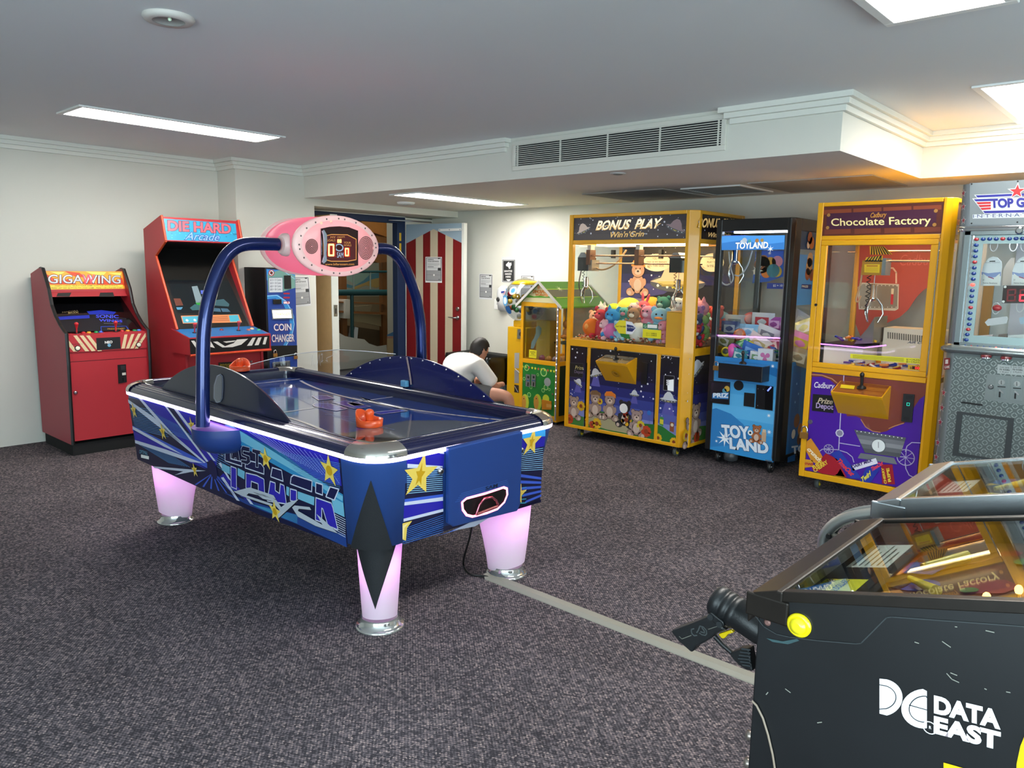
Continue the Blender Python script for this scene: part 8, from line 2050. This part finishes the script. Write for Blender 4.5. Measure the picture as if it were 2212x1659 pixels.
b = B(); p_ = PY(yy); b.px(p_, k9((112, 945), (165, 945), (160, 1120), (110, 1115)), M('#b9bcb8', .3, .3), 1); b.px(p_, k9((110, 1140), (160, 1140), (160, 1285), (110, 1285)), M('#a9aca8', .3, .3), 1); b.px(p_, k9((110, 1300), (160, 1310), (160, 1395), (108, 1385)), M('#2a2420', .5), 1); b.line(p_, k9((118, 1122), (165, 1165)), .008, WHITE, 3); b.line(p_, k9((115, 1320), (150, 1385)), .008, M('#b8b4a8', .4), 3); b.build('chute_window', T)
for s in (-1, 1): B().lathe([(.02, 0), (.02, .03)], (c.x+s*.13, c.y-.13, 0), BLACK, 12).build('foot', T)

# rubbish bin with a black bag
bc = V((-5.93, 6.32, 0)); a_ = onY(990, 775, 6.4).x; e_ = onY(1084, 790, 6.4).x
T = thing('rubbish_bin', 'grey blue rubbish bin lined with a black bag behind the seated person', 'bin', ((a_+e_)/2, 6.4, 0))
xm = (a_+e_)/2; hw = (e_-a_)/2; ztop = .60
def rr4(hx, hy, r, z, n=5):
    o = []
    for q, (sx, sy) in enumerate(((1, 1), (-1, 1), (-1, -1), (1, -1))):
        for i in range(n+1):
            a = q*PI/2+PI/2*i/n; o.append(V((xm+sx*(hx-r)+r*math.cos(a), 6.4+sy*(hy-r)+r*math.sin(a), z)))
    return o
b = B(); b.loft([rr4(hw*.82, .17, .04, 0), rr4(hw*.97, .22, .05, ztop-.02), rr4(hw*.95, .2, .05, ztop-.02), rr4(hw*.8, .15, .04, .03)], M('#6d8494', .5), (True, True)); b.build('tub', T)
rs = random.Random(3); PLB = M('#0c0c0d', .3, spec=.6)
def crinkle(r, am): return [p+V((rs.uniform(-am, am), rs.uniform(-am, am), rs.uniform(-am, am))) for p in r]
b = B(); b.loft([crinkle(rr4(hw*1.0-.004, .235, .06, ztop-.33, 9), .006)]+[crinkle(rr4(hw*1.02, .245, .06, z, 9), .007) for z in (ztop-.25, ztop-.16, ztop-.08, ztop-.03)]+[crinkle(rr4(hw*1.0, .235, .06, ztop+.005, 9), .006), crinkle(rr4(hw*.9, .2, .05, ztop-.02, 9), .006), crinkle(rr4(hw*.75, .14, .05, ztop-.2, 9), .006)], PLB, (False, True)); b.build('bin_bag', T)
# ------------------------------------------------------------------ person seated with their back to us
SK = M('#c08a72', .55, noise=.08, nscale=12)
def skin_mesh(chains, name, parent, mat, levels=2, extra=None, voxel=None):
    """chains: list of [(point, radius), ...]; first point of a later chain may name an earlier joint by index pair"""
    vs, es, rs = [], [], []; idx = {}
    for ci, ch in enumerate(chains):
        prev = None
        for k, it in enumerate(ch):
            if isinstance(it[0], int): cur = idx[it]
            else:
                vs.append(V(it[0])); rs.append(it[1]); cur = len(vs)-1
            idx[(ci, k)] = cur
            if prev is not None: es.append((prev, cur))
            prev = cur
    L = V(parent.get('base')); me = bpy.data.meshes.new(name); me.from_pydata([p-L for p in vs], es, []); ob = bpy.data.objects.new(name, me); COL.objects.link(ob)
    md = ob.modifiers.new('skin', 'SKIN'); md.use_smooth_shade = True
    lay = me.skin_vertices[0].data if me.skin_vertices else None
    if lay is None:
        bm = bmesh.new(); bm.from_mesh(me); bm.verts.layers.skin.verify(); bm.to_mesh(me); bm.free(); lay = me.skin_vertices[0].data
    for i, r in enumerate(rs): lay[i].radius = (r, r) if not isinstance(r, tuple) else r
    lay[0].use_root = True
    sb = ob.modifiers.new('smooth', 'SUBSURF'); sb.levels = sb.render_levels = levels
    dg = bpy.context.evaluated_depsgraph_get(); m2 = bpy.data.meshes.new_from_object(ob.evaluated_get(dg))
    bpy.data.objects.remove(ob)
    if extra:
        b = B(); extra(b); bm = bmesh.new(); bm.from_mesh(m2); o = [bm.verts.new(p-L) for p in b.v]
        for f in b.f:
            try: bm.faces.new([o[i] for i in f])
            except ValueError: pass
        bmesh.ops.holes_fill(bm, edges=bm.edges[:], sides=0); bmesh.ops.recalc_face_normals(bm, faces=bm.faces[:]); bm.to_mesh(m2); bm.free()
    o = bpy.data.objects.new(name, m2); COL.objects.link(o); m2.materials.clear(); m2.materials.append(mat)
    if voxel:
        md = o.modifiers.new('one_surface', 'REMESH'); md.mode = 'VOXEL'; md.voxel_size = voxel; md.use_smooth_shade = True
        bpy.context.view_layer.update(); dg = bpy.context.evaluated_depsgraph_get(); m3 = bpy.data.meshes.new_from_object(o.evaluated_get(dg)); o.modifiers.clear(); o.data = m3; m3.materials.clear(); m3.materials.append(mat)
        sm = o.modifiers.new('soft', 'SMOOTH'); sm.factor = .5; sm.iterations = 4
    for p in o.data.polygons: p.use_smooth = True; p.material_index = 0
    o.parent = parent; o['base'] = list(L); return o
PB = V((-5.33, 5.02, 0))
T = thing('person', 'person in a white t-shirt and grey shorts sitting with their back turned, head bowed', 'person', tuple(PB))
st = thing('stool', 'low black stool under the seated person, hidden behind the table', 'stool', tuple(PB))
B().lathe([(.17, .24), (.18, .255), (.18, .275), (.16, .285)], PB, BLACK, 24).build('seat', st)
for k in range(4):
    a = PI/4+k*PI/2; B().tube([PB+V((.12*math.cos(a), .12*math.sin(a), .245)), PB+V((.17*math.cos(a), .17*math.sin(a), .0))], .013, STEEL, 8).build('leg', st)
D = lambda p, y, z=0: onY(*p, y)
# local frame: facing direction fw, right rt
fw = V((.12, .99, 0)).normalized(); rt = V((fw.y, -fw.x, 0))
J = lambda r, f, z: PB + rt*r + fw*f + V((0, 0, z))
hd = J(.02, .32, .815)
pelv, sp1, sp2, neck0 = J(0, 0, .44), J(0, .04, .57), J(.0, .13, .69), J(.01, .22, .73)
shl, shr = J(-.185, .17, .68), J(.185, .17, .68)
ell_, elr = J(-.26, .31, .49), J(.27, .31, .47); wrl, wrr = J(-.1, .5, .47), J(.12, .5, .46)
hpl, hpr = J(-.1, .03, .42), J(.1, .03, .42); knl, knr = J(-.2, .42, .46), J(.50, .30, .42); anl, anr = J(-.19, .40, .08), J(.46, .36, .08)
def head(b):
    R = Matrix.Rotation(-.5, 3, rt)
    b.ell(hd, (.074, .094, .108), SK, 20, 14, R.to_3x3() @ Matrix.Rotation(math.atan2(-fw.x, fw.y), 3, 'Z'))
    f = (R @ fw).normalized(); u = (R @ V((0, 0, 1))).normalized()
    b.ell(hd+f*.045-u*.05, (.052, .05, .055), SK, 14, 8)           # jaw
    b.ell(hd+f*.095-u*.015, (.014, .018, .022), SK, 10, 6)         # nose
    b.ell(hd+f*.085-u*.06, (.024, .012, .008), SK, 10, 6)          # lips
    for s in (-1, 1):
        b.ell(hd+rt*(s*.077)-u*.012-f*.005, (.011, .02, .03), SK, 10, 6)   # ears
        b.ell(hd+f*.082+rt*(s*.03)+u*.012, .012, SK, 8, 5)
def hand(w, d, s):
    ch = []
    d = V(d).normalized(); side = d.cross(V((0, 0, 1))).normalized()*s
    for k, (o, ln) in enumerate(((-.03, .06), (-.01, .072), (.012, .068), (.032, .052))):
        p = w+d*.075+side*o; ch.append([(p-d*.03, .010), (p+d*ln*.4, .0085), (p+d*ln*.75-V((0, 0, .012)), .008), (p+d*ln-V((0, 0, .028)), .0065)])
    p = w+d*.03-side*.04; ch.append([(p, .011), (p-side*.022+d*.03, .0095), (p-side*.02+d*.06-V((0, 0, .01)), .008)])
    return ch
ch = [[(pelv, (.15, .12)), (sp1, (.15, .115)), (sp2, (.16, .11)), (neck0, (.075, .07)), (hd-V((0, 0, .03))-fw*.02, .055), (hd, .06)],
      [(0, 2), (shl, .065), (ell_, .045), (wrl, .03), (wrl+fw*.06, .03)], [(0, 2), (shr, .065), (elr, .045), (wrr, .03), (wrr+fw*.06, .03)],
      [(0, 0), (hpl, .1), (knl, .062), (anl, .042), (anl+fw*.1-V((0, 0, .04)), .036), (anl+fw*.19-V((0, 0, .05)), .028)], [(0, 0), (hpr, .1), (knr, .064), (anr, .042), (anr+fw*.1-V((0, 0, .04)), .036), (anr+fw*.19-V((0, 0, .05)), .028)]]
ch += [c_ for c_ in hand(wrl, fw, 1)] + [c_ for c_ in hand(wrr, fw, -1)]
bd = skin_mesh(ch, 'body', T, SK, 2, head, .009)
# clothes and hair
tee = M('#e6e5e1', .85, bump=.15, bscale=90); sho = M('#55575a', .85, bump=.2, bscale=150)
skin_mesh([[(J(0, -.01, .43), (.175, .145)), (sp1, (.178, .142)), (sp2, (.185, .135)), (neck0+V((0, 0, -.015))-fw*.01, (.105, .085))], [(0, 2), (shl+V((0, 0, .005)), .088), (ell_*.75+shl*.25, .083), (ell_*.92+shl*.08, .08)], [(0, 2), (shr+V((0, 0, .005)), .088), (elr*.75+shr*.25, .083), (elr*.92+shr*.08, .08)]], 'tshirt', T, tee, 2)
skin_mesh([[(pelv+V((0, 0, -.02)), (.165, .13)), (hpl, .115), (knl*.75+hpl*.25, .09)], [(0, 0), (hpr, .115), (knr*.75+hpr*.25, .09)]], 'shorts', T, sho, 2)
HR = M('#17110e', .55, bump=.6, bscale=120)
R = Matrix.Rotation(-.5, 3, rt).to_3x3(); Rz = Matrix.Rotation(math.atan2(-fw.x, fw.y), 3, 'Z'); u = (R @ V((0, 0, 1))); f = R @ fw
b = B(); rings = []; rs = random.Random(2); n = 26
for j in range(12):
    th = .02+j*.205; row = []
    for i in range(n):
        a = 2*PI*i/n; front = max(0, math.sin(a))
        t2 = min(th, (2.3 if math.sin(a) < -.2 else 1.6 if math.sin(a) < .35 else 1.0)); 
        k = 1+.03*math.sin(a*9+j*2)+rs.uniform(-.012, .012)
        row.append(hd + (R @ Rz) @ V((.084*k*math.sin(t2)*math.cos(a), .103*k*math.sin(t2)*math.sin(a), .118*k*math.cos(t2))))
    rings.append(row)
b.loft(rings, HR, (True, False)); b.build('hair', T)
for s in (-1, 1):
    w_ = anl if s < 0 else anr
    B().loft([[w_+fw*x+rt*(wd*math.cos(2*PI*i/14))+V((0, 0, z+h*math.sin(2*PI*i/14)-.045)) for i in range(14)] for x, wd, h, z in ((-.06, .03, .025, 0), (-.05, .042, .04, .005), (.05, .048, .042, .006), (.15, .048, .032, -.004), (.2, .03, .02, -.012))], M('#2a2a2c', .6), (True, True)).build('shoe', T)
# ------------------------------------------------------------------ pinball machines on the right
WORN = M('#131517', .38, noise=.5, nscale=5, coat=.15)
def pinball(name, lab, xf, y0, y1, z0, slope, cab, metal, length, zbot, rh=.02):
    T = thing(name, lab, 'pinball machine', (xf+length/2, (y0+y1)/2, 0))
    zt = lambda x: z0+(x-xf)*slope
    xe = xf+length
    s_ = lambda y: [(xf+.012, y, zbot), (xe, y, zbot), (xe, y, zt(xe)-.012), (xf+.012, y, z0-.012)]
    for y, th in ((y0, .018), (y1-.018, .018)): b = B(); b.prism(s_(y), (0, th, 0), cab); b.build('side_panel', T, bevel=.003)
    b = B(); b.box(xf+.012, xf+.03, y0+.018, y1-.018, zbot, z0-.045, cab); b.build('front_panel', T)
    b = B(); b.box(xf+.03, xe, y0+.018, y1-.018, zbot, zbot+.015, BLACK); b.box(xe-.02, xe, y0+.018, y1-.018, zbot, zt(xe)-.02, BLACK); b.build('floor_panel', T)
    # lockdown bar
    b = B(); pr = [(xf-.008, z0-.07), (xf-.012, z0-.02), (xf-.006, z0-.004), (xf+.012, z0+.003), (xf+.05, zt(xf+.05)+.004), (xf+.062, zt(xf+.062)+.001), (xf+.062, z0-.02), (xf+.02, z0-.03)]
    b.prism([(x, y0-.006, z) for x, z in pr], (0, y1-y0+.012, 0), metal); b.build('lockdown_bar', T, bevel=.004)
    for y, ya in ((y0-.007, y0+.002), (y1-.002, y1+.007)): B().box(xf-.014, xf+.075, y, ya, z0-.052, z0-.002, metal).build('lockdown_bar_end', T, bevel=.004)
    for y in (y0-.004, y1-.018):
        b = B(); b.prism([(xf+.06, y, zt(xf+.06)-rh), (xe, y, zt(xe)-rh), (xe, y, zt(xe)+.002), (xf+.06, y, zt(xf+.06)+.002)], (0, .022, 0), metal); b.build('side_rail', T, bevel=.002)
    b = B(); b.prism([(xf+.062, y0+.018, zt(xf+.062)-.003), (xe-.02, y0+.018, zt(xe-.02)-.003), (xe-.02, y0+.018, zt(xe-.02)-.007), (xf+.062, y0+.018, zt(xf+.062)-.007)], (0, y1-y0-.036, 0), glass('#f2f5f4', 1.0, 'table_glass')); b.build('top_glass', T)
    pfz = lambda x: z0-.065+(x-xf)*(slope+.01)
    b = B(); b.prism([(xf+.03, y0+.018, pfz(xf+.03)), (xe-.02, y0+.018, pfz(xe-.02)), (xe-.02, y0+.018, pfz(xe-.02)-.015), (xf+.03, y0+.018, pfz(xf+.03)-.015)], (0, y1-y0-.036, 0), M('#5a3a1c', .3, noise=.5, nscale=9, coat=.4))
    pl = Pl((xf+.03, (y0+y1)/2, pfz(xf+.03)), (-(slope+.01), 0, 1))
    at = lambda u, v, l=0: V((xf+.03+u, y0+.018+v*(y1-y0-.036), pfz(xf+.03+u)+.0008*(1+l)))
    rs = random.Random(int(y0*100)); CC = ['#c8602a', '#2a4a9a', '#d8b02a', '#3a7a3a', '#8a2a2a', '#e0d8c0', '#1a1a24', '#c88a4a']
    for k in range(46):
        u, v, r = rs.uniform(.12, length-.15), rs.uniform(.05, .95), rs.uniform(.015, .06); n = rs.choice([3, 4, 6, 20]); a0 = rs.uniform(0, 6)
        b.face([at(u, v, k % 6)+V((r*math.cos(a0+2*PI*i/n), r*math.sin(a0+2*PI*i/n), r*math.cos(a0+2*PI*i/n)*(slope+.01))) for i in range(n)], M(CC[k % 8], .3, coat=.4))
    b.build('playfield', T)
    b = B(); q = [at(0.0, .02, 12), at(.15, .02, 12), at(.15, .98, 12), at(.0, .98, 12)]; b.face(q, M('#10141c', .3, coat=.4)); 
    b.face([at(.02, .12, 13), at(.11, .12, 13), at(.11, .42, 13), at(.02, .42, 13)], M('#d8d22a', .4)); b.face([at(.03, .58, 13), at(.12, .58, 13), at(.12, .92, 13), at(.03, .92, 13)], M('#c4ccc4', .4)); b.face([at(.03, .02, 13), at(.15, .0, 13), at(.15, .1, 13), at(.03, .1, 13)], M('#3a6ac0', .4))
    for k in range(6): b.face([at(.04+k*.013, .6, 14), at(.044+k*.013, .6, 14), at(.044+k*.013, .9-.05*(k % 3), 14), at(.04+k*.013, .9-.05*(k % 3), 14)], M('#4a5248', .5))
    for k, tx in enumerate(('1 PLAY - 1 DOLLAR', '3 PLAYS - 2 DOLLARS')):
        o = at(.045+k*.03, .14, 14); e = at(.045+k*.03, .40, 14); b.text(tx, Pl(o, (0, 0, 1)), o, e, o+V((-.014, 0, 0)), BLACK, 1, .02)
    b.build('apron', T)
    AMB = M('#ffb050', .3, emit=14)
    for u, v in ((.36, .12), (.40, .2), (.47, .1), (.52, .3), (.44, .34), (.62, .5), (.58, .75), (.7, .2)):
        p = at(u, v)
        b = B(); b.tube([p, p+V((0, 0, .03))], .005, CHROME, 8); lp_ = b.build('lamp_post', T)
        B().ell(p+V((0, 0, .037)), (.007, .007, .009), AMB, 10, 6).build('bulb', lp_)
    for u, v in ((.48, .22), (.62, .36), (.66, .65)):
        p = at(u, v); b = B(); b.lathe([(.035, 0), (.028, .02), (.03, .035), (.02, .045)], p, M('#c8a070', .2, coat=.6), 18); b.lathe([(.038, .012), (.042, .018), (.038, .024)], p, M('#e0dcd0', .3), 18); b.build('bumper', T)
    for v in (.28, .72): B().tube([at(.26, v)+V((0, 0, .015)), at(.19, .5+(v-.5)*.35)+V((0, 0, .015))], [.012, .006], M('#e8d24a', .3), 10).build('flipper', T)
    # head box with display beyond the picture edge
    b = B(); b.box(xe-.12, xe+.14, y0-.03, y1+.03, zt(xe)+.0, 1.95, BLACK); b.build('head_box', T, bevel=.006)
    b = B(); b.box(xe-.124, xe-.121, y0, y1, 1.3, 1.88, M('#2a4a6a', .2, coat=.6, emit=.1)); b.build('back_glass', T)
    for k, (x, y) in enumerate(((xf+.045, y0+.02), (xf+.045, y1-.02), (xe-.04, y0+.02), (xe-.04, y1-.02))):
        dx = -.07 if k < 2 else .07; sy = -1 if k % 2 == 0 else 1
        b = B(); b.prism([(x-.03, y, zbot+.25), (x+.03, y, zbot+.25), (x+.03+dx*.5, y, zbot), (x+dx+.02, y, .03), (x+dx-.02, y, .03), (x-.03+dx*.3, y, zbot)], (0, .012*sy, 0), M('#17191b', .35, .4))
        lg = b.build('leg', T)
        B().lathe([(.025, 0), (.022, .01), (.008, .014), (.008, .04)], (x+dx, y, 0), STEEL, 14).build('leveller', lg)
    return T, zt, at
# near machine
z0 = .955; a, c = onZ(1622, 1276, z0), onZ(1846, 1119.5, z0); xf = (a.x+c.x)/2; y0, y1 = a.y+.004, c.y-.004
q = onY(2212, 1297, y0); sl = (q.z-z0)/(q.x-xf)
T, zt, at = pinball('pinball_machine', 'near black pinball machine with a yellow flipper button and white lettering on its side', xf+.01, y0, y1, z0, sl, WORN, M('#2b2622', .35, .6, noise=.5, nscale=14), 1.25, .30)
ps = PY(y0-.001); cN = crop(1600, 1240, 612/2212)
b = B()
LW_ = M('#f0f0f4', .3, emit=.12)
def fin(nm):
    global b
    b.build(nm, T); b = B()
def rpx(pts, l=2, mt=LW_): b.px(ps, cN(*pts), mt, l)
arc = lambda cx, cy, rx, ry, a0, a1, n=16: [(cx+rx*math.cos(math.radians(a0+(a1-a0)*k/n)), cy+ry*math.sin(math.radians(a0+(a1-a0)*k/n))) for k in range(n+1)]
rpx([(1085, 815)]+arc(1100, 962, 165, 146, -75, 75)+[(1085, 1088)])
rpx([(1455, 912)]+[(x, y) for x, y in arc(1440, 1050, 185, 155, -95, -265)]+[(1455, 1202)])
LNB = M('#33363c', .4)
b.line(ps, cN((1085, 862), *arc(1095, 960, 120, 95, -70, 70), (1085, 1052)), .0016, LNB, 4); b.line(ps, cN((1455, 962), *arc(1440, 1052, 122, 102, -85, -270), (1455, 1150)), .0016, LNB, 4); b.line(ps, cN((1318, 1020), (1455, 1058)), .0016, LNB, 4)
fin('logo_print'); b.text('DATA', ps, *cN((1510, 1084), (2025, 1212), (1510, 935)), LW_, 3, .055); b.text('EAST', ps, *cN((1508, 1240), (2030, 1376), (1510, 1095)), LW_, 3, .055)
qc = ps.at(cN((1480, 1195))[0], 3); b.line(ps, [qc+ps.u*(.011*math.cos(2*PI*k/16))+ps.v*(.011*math.sin(2*PI*k/16)) for k in range(17)], .0018, LW_, 3); b.text('R', ps, *cN((1472, 1205), (1490, 1209), (1472, 1180)), LW_, 3, .02)
fin('lettering'); YL = M('#f0d010', .35)
rpx([(1585, 1470), (1740, 1514), (1740, 1700), (1585, 1700)], 2, YL); fin('yellow_flash'); rpx([(2150, 1620), (2155, 1480), (2185, 1340), (2230, 1230), (2300, 1150), (2400, 1100), (2500, 1100), (2500, 1650)], 2, YL); fin('yellow_flash')
pol = cN((92, 230), (110, 320), (180, 410), (280, 470), (380, 492), (600, 520), (900, 545), (940, 540), (1140, 340), (1180, 335), (2212, 410)); b.line(ps, pol, .0022, M('#2c3133', .5), 1)
SCR = M('#8a8a80', .6)
for p in ([(1360, 530), (1392, 540)], [(1575, 525), (1640, 570)], [(1640, 770), (1690, 790)], [(1610, 775), (1650, 820), (1705, 845)], [(2075, 918), (2105, 924)], [(1905, 893), (1920, 900)], [(200, 940), (215, 922)], [(350, 895), (390, 925)], [(600, 1160), (635, 1155)], [(1675, 410), (1690, 412)], [(1915, 440), (1980, 455)]): b.line(ps, cN(*p), .0018, SCR, 2)
rpx([(200, 500), (330, 525), (440, 505), (460, 520), (370, 548), (250, 530)], 1, M('#2f4a4e', .6)); rpx([(105, 235), (150, 240), (170, 290), (140, 310), (105, 280)], 1, M('#5a4038', .6)); rpx([(170, 240), (215, 255), (210, 290), (180, 275)], 1, M('#4a3a34', .6))
b.build('scuff_marking', T)
cb = ps.at(cN((458, 398))[0], 0); b = B(); b.lathe([(.024, 0), (.024, .004), (.019, .008), (.0165, .006)], cb, M('#f0dc10', .25, coat=.6), 26, (0, -1, 0)); b.lathe([(.0165, .004), (.0155, .012), (.008, .015)], cb, M('#f4e420', .25, coat=.6), 22, (0, -1, 0)); b.build('flipper_button', T)
cb = ps.at(cN((210, 377))[0], 0); B().lathe([(.007, 0), (.007, .002), (.004, .004)], cb, M('#7a5a54', .5, .3), 14, (0, -1, 0)).build('bolt', T)
b = B(); pts = [ps.at(p, 8) for p in cN((95, 985), (130, 1020), (180, 1120), (220, 1250), (255, 1400), (280, 1560), (285, 1700))]; b.tube(pts, .0025, M('#8a7a6a', .5), 6); b.build('corner_edge', T)
for p in ((72, 1275), (68, 1495)):
    cb = V((xf+.02, y0+.006, ps.at(cN(p)[0]).z)); B().lathe([(.011, 0), (.011, .006), (.006, .01)], cb, M('#8a8078', .3, .8), 8, (-1, -.5, 0)).build('leg_bolt', T)
# gun grip on the front panel
cG_ = crop(1450, 1240, 200/1382)
yg = y0+.18
gp = lambda *pts: [onY(*p, yg) for p in cG_(*pts)]
GB = M('#17191b', .42, bump=.15, bscale=300); G = thing
def gslab(pts, w, mt, name, bev=.004):
    q = gp(*pts); b = B(); b.prism([p+V((0, -w/2, 0)) for p in q], (0, w, 0), mt); return b.build(name, T, bevel=bev, angle=.5)
grip = gslab([(40, 815), (300, 720), (620, 590), (760, 660), (820, 760), (880, 800), (720, 850), (640, 930), (560, 980), (420, 1050), (355, 1140), (160, 970)], .036, GB, 'gun_grip', .008)
ax0, ax1 = gp((700, 400))[0], gp((1180, 720))[0]; ax = (ax1-ax0).normalized(); Lb = (ax1-ax0).length
rad = (gp((800, 205))[0]-gp((590, 560))[0]).length/2
b = B(); b.lathe([(rad*.8, -.012), (rad, -.004), (rad, .012), (rad*.94, .014), (rad*.94, .02), (rad, .022), (rad, .032), (rad*.94, .034), (rad*.94, .04), (rad, .042), (rad*.99, .054), (rad*.92, .056), (rad*.92, Lb+.03), (rad*.7, Lb+.06)], ax0+V((0, 0, 0)), GB, 30, tuple(ax)); b.build('gun_barrel', T)
b = B(); q = gp((665, 520), (700, 490), (890, 640), (900, 700), (850, 730), (800, 700), (665, 580)); b.prism([p+V((0, -rad*.98, 0)) for p in q], (0, rad*.6, 0), GB); b.build('gun_plate', T, bevel=.003)
for p in ((705, 565), (838, 672)): B().lathe([(.0085, 0), (.0075, .004)], gp(p)[0]+V((0, -rad*.98, 0)), M('#2a2d2f', .4), 14, (0, -1, 0)).build('screw', T)
gslab([(720, 885), (910, 820), (945, 865), (860, 890), (830, 930), (800, 955), (760, 945)], .012, M('#e8c80c', .35), 'trigger', .002)
b = B(); b.tube(gp((650, 930), (760, 1050), (900, 1170), (1000, 1270)), .006, GB, 10); b.build('trigger_guard', T)
fg = gslab([(905, 1160), (1060, 1090), (1200, 1080), (1260, 1420), (1150, 1390), (1050, 1330), (960, 1240)], .03, GB, 'front_grip', .004)
b = B(); pg = Pl((0, yg-.0155, 0), (0, -1, 0))
for k in range(6): b.tube([onY(*p, yg-.016) for p in cG_((1050-k*18 if k < 3 else 1000+(k-3)*32, 1115+k*48), (1185, 1135+k*48))], .0022, M('#3a4044', .35), 6)
b.build('grip_ridge', fg)
b = B(); pg = Pl((0, yg-.0185, 0), (0, -1, 0)); EM = M('#4a4f50', .4)
b.line(pg, cG_((300, 850), (310, 890), (345, 920), (385, 915)), .003, EM, 1); b.line(pg, cG_((300, 850), (305, 825), (340, 815)), .003, EM, 1); b.line(pg, cG_((430, 775), (480, 790), (525, 840), (530, 890), (510, 915), (460, 905), (420, 880)), .003, EM, 1); b.line(pg, cG_((430, 775), (405, 840), (380, 875)), .003, EM, 1); b.line(pg, cG_((440, 860), (500, 880), (495, 850), (460, 800)), .003, EM, 1)
b.line(pg, cG_((555, 825), (820, 735)), .0015, M('#6a6a62', .6), 1); b.line(pg, cG_((120, 930), (160, 968), (300, 915)), .0015, M('#7a7a70', .6), 1)
b.build('grip_emblem', grip)
b = B(); q0 = gp((1140, 900))[0]; b.tube([q0+V((0, 0, .03)), V((xf+.03, yg, q0.z+.04))], .03, GB, 14); b.box(xf+.005, xf+.03, yg-.05, yg+.05, q0.z-.09, q0.z+.06, GB); b.build('gun_mount', T)
# far machine
z1 = .985; a, c = onZ(1882, 1078, z1), onZ(2013, 1001, z1); xf2 = (a.x+c.x)/2+.01; y0b, y1b = max(a.y, y1+.03), c.y
if y1b-y0b < .56: y1b = y0b+.58
q = onY(2212, 1068, y0b); sl2 = max(.06, (q.z-z1)/(q.x-xf2))
BRM = M('#b9bdc0', .25, .95)
T, zt, at = pinball('pinball_machine', 'far pinball machine with a bright steel rail, behind the near black one', xf2, y0b, y1b, z1, sl2, M('#0c0d10', .3, coat=.3), BRM, 1.25, .32, .075)
cb = V((xf2+.15, y0b-.001, z1-.075)); b = B(); b.lathe([(.02, 0), (.02, .006), (.014, .012), (.012, .01)], cb, M('#10142a', .2, coat=.6), 22, (0, -1, 0)); b.build('flipper_button', T)
b = B(); p_ = PY(y0b-.0015); rs = random.Random(6)
for k in range(30): b.disc(p_, V((xf2+.02+rs.random()*.11, y0b-.0015, z1-.062-rs.random()*.06)), rs.uniform(.002, .005), M(rs.choice(['#8aa8b0', '#3a8ad8', '#2a4a6a', '#c8d8dc']), .4), 1, 5)
b.build('speckle_pattern', T)
cb = V((xf2+.055, y0b-.007, z1-.05)); B().lathe([(.007, 0), (.005, .004)], cb, M('#3a2a24', .4), 12, (0, -1, 0)).build('bolt', T)
# steel guard bar on the far machine's front
b = B(); q = [onZ(*p, .93) for p in ((1778, 1140), (1786, 1128), (1845, 1092), (1880, 1087))]; 
g0, g1 = onY(1783, 1150, y0b+.06), onY(1883, 1098, y0b+.06)
b.tube(smooth([V((g0.x, y0b+.05, g0.z-.05)), V((g0.x, y0b+.05, g0.z)), V((g0.x+.05, y0b+.05, (g0.z+g1.z)/2+.01)), V((xf2+.01, y0b+.05, g1.z))], 2), .017, M('#a4a8a4', .35, .8), 12)
b.tube(smooth([V((g0.x, y0b+.10, g0.z-.05)), V((g0.x, y0b+.10, g0.z)), V((g0.x+.05, y0b+.10, (g0.z+g1.z)/2+.01)), V((xf2+.01, y0b+.10, g1.z))], 2), .017, M('#6a7070', .5, .5), 12)
b.box(g0.x+.0, xf2+.012, y0b+.05, y0b+.10, g0.z-.02, g0.z-.005, M('#8a8f8c', .4, .7)); b.build('front_guard', T)
for k in range(2): B().lathe([(.009, 0), (.007, .005)], V((g0.x+.02+k*.05, y0b+.032, g0.z+.0+k*.03)), BLACK, 12, (0, -1, 0)).build('guard_bolt', T)
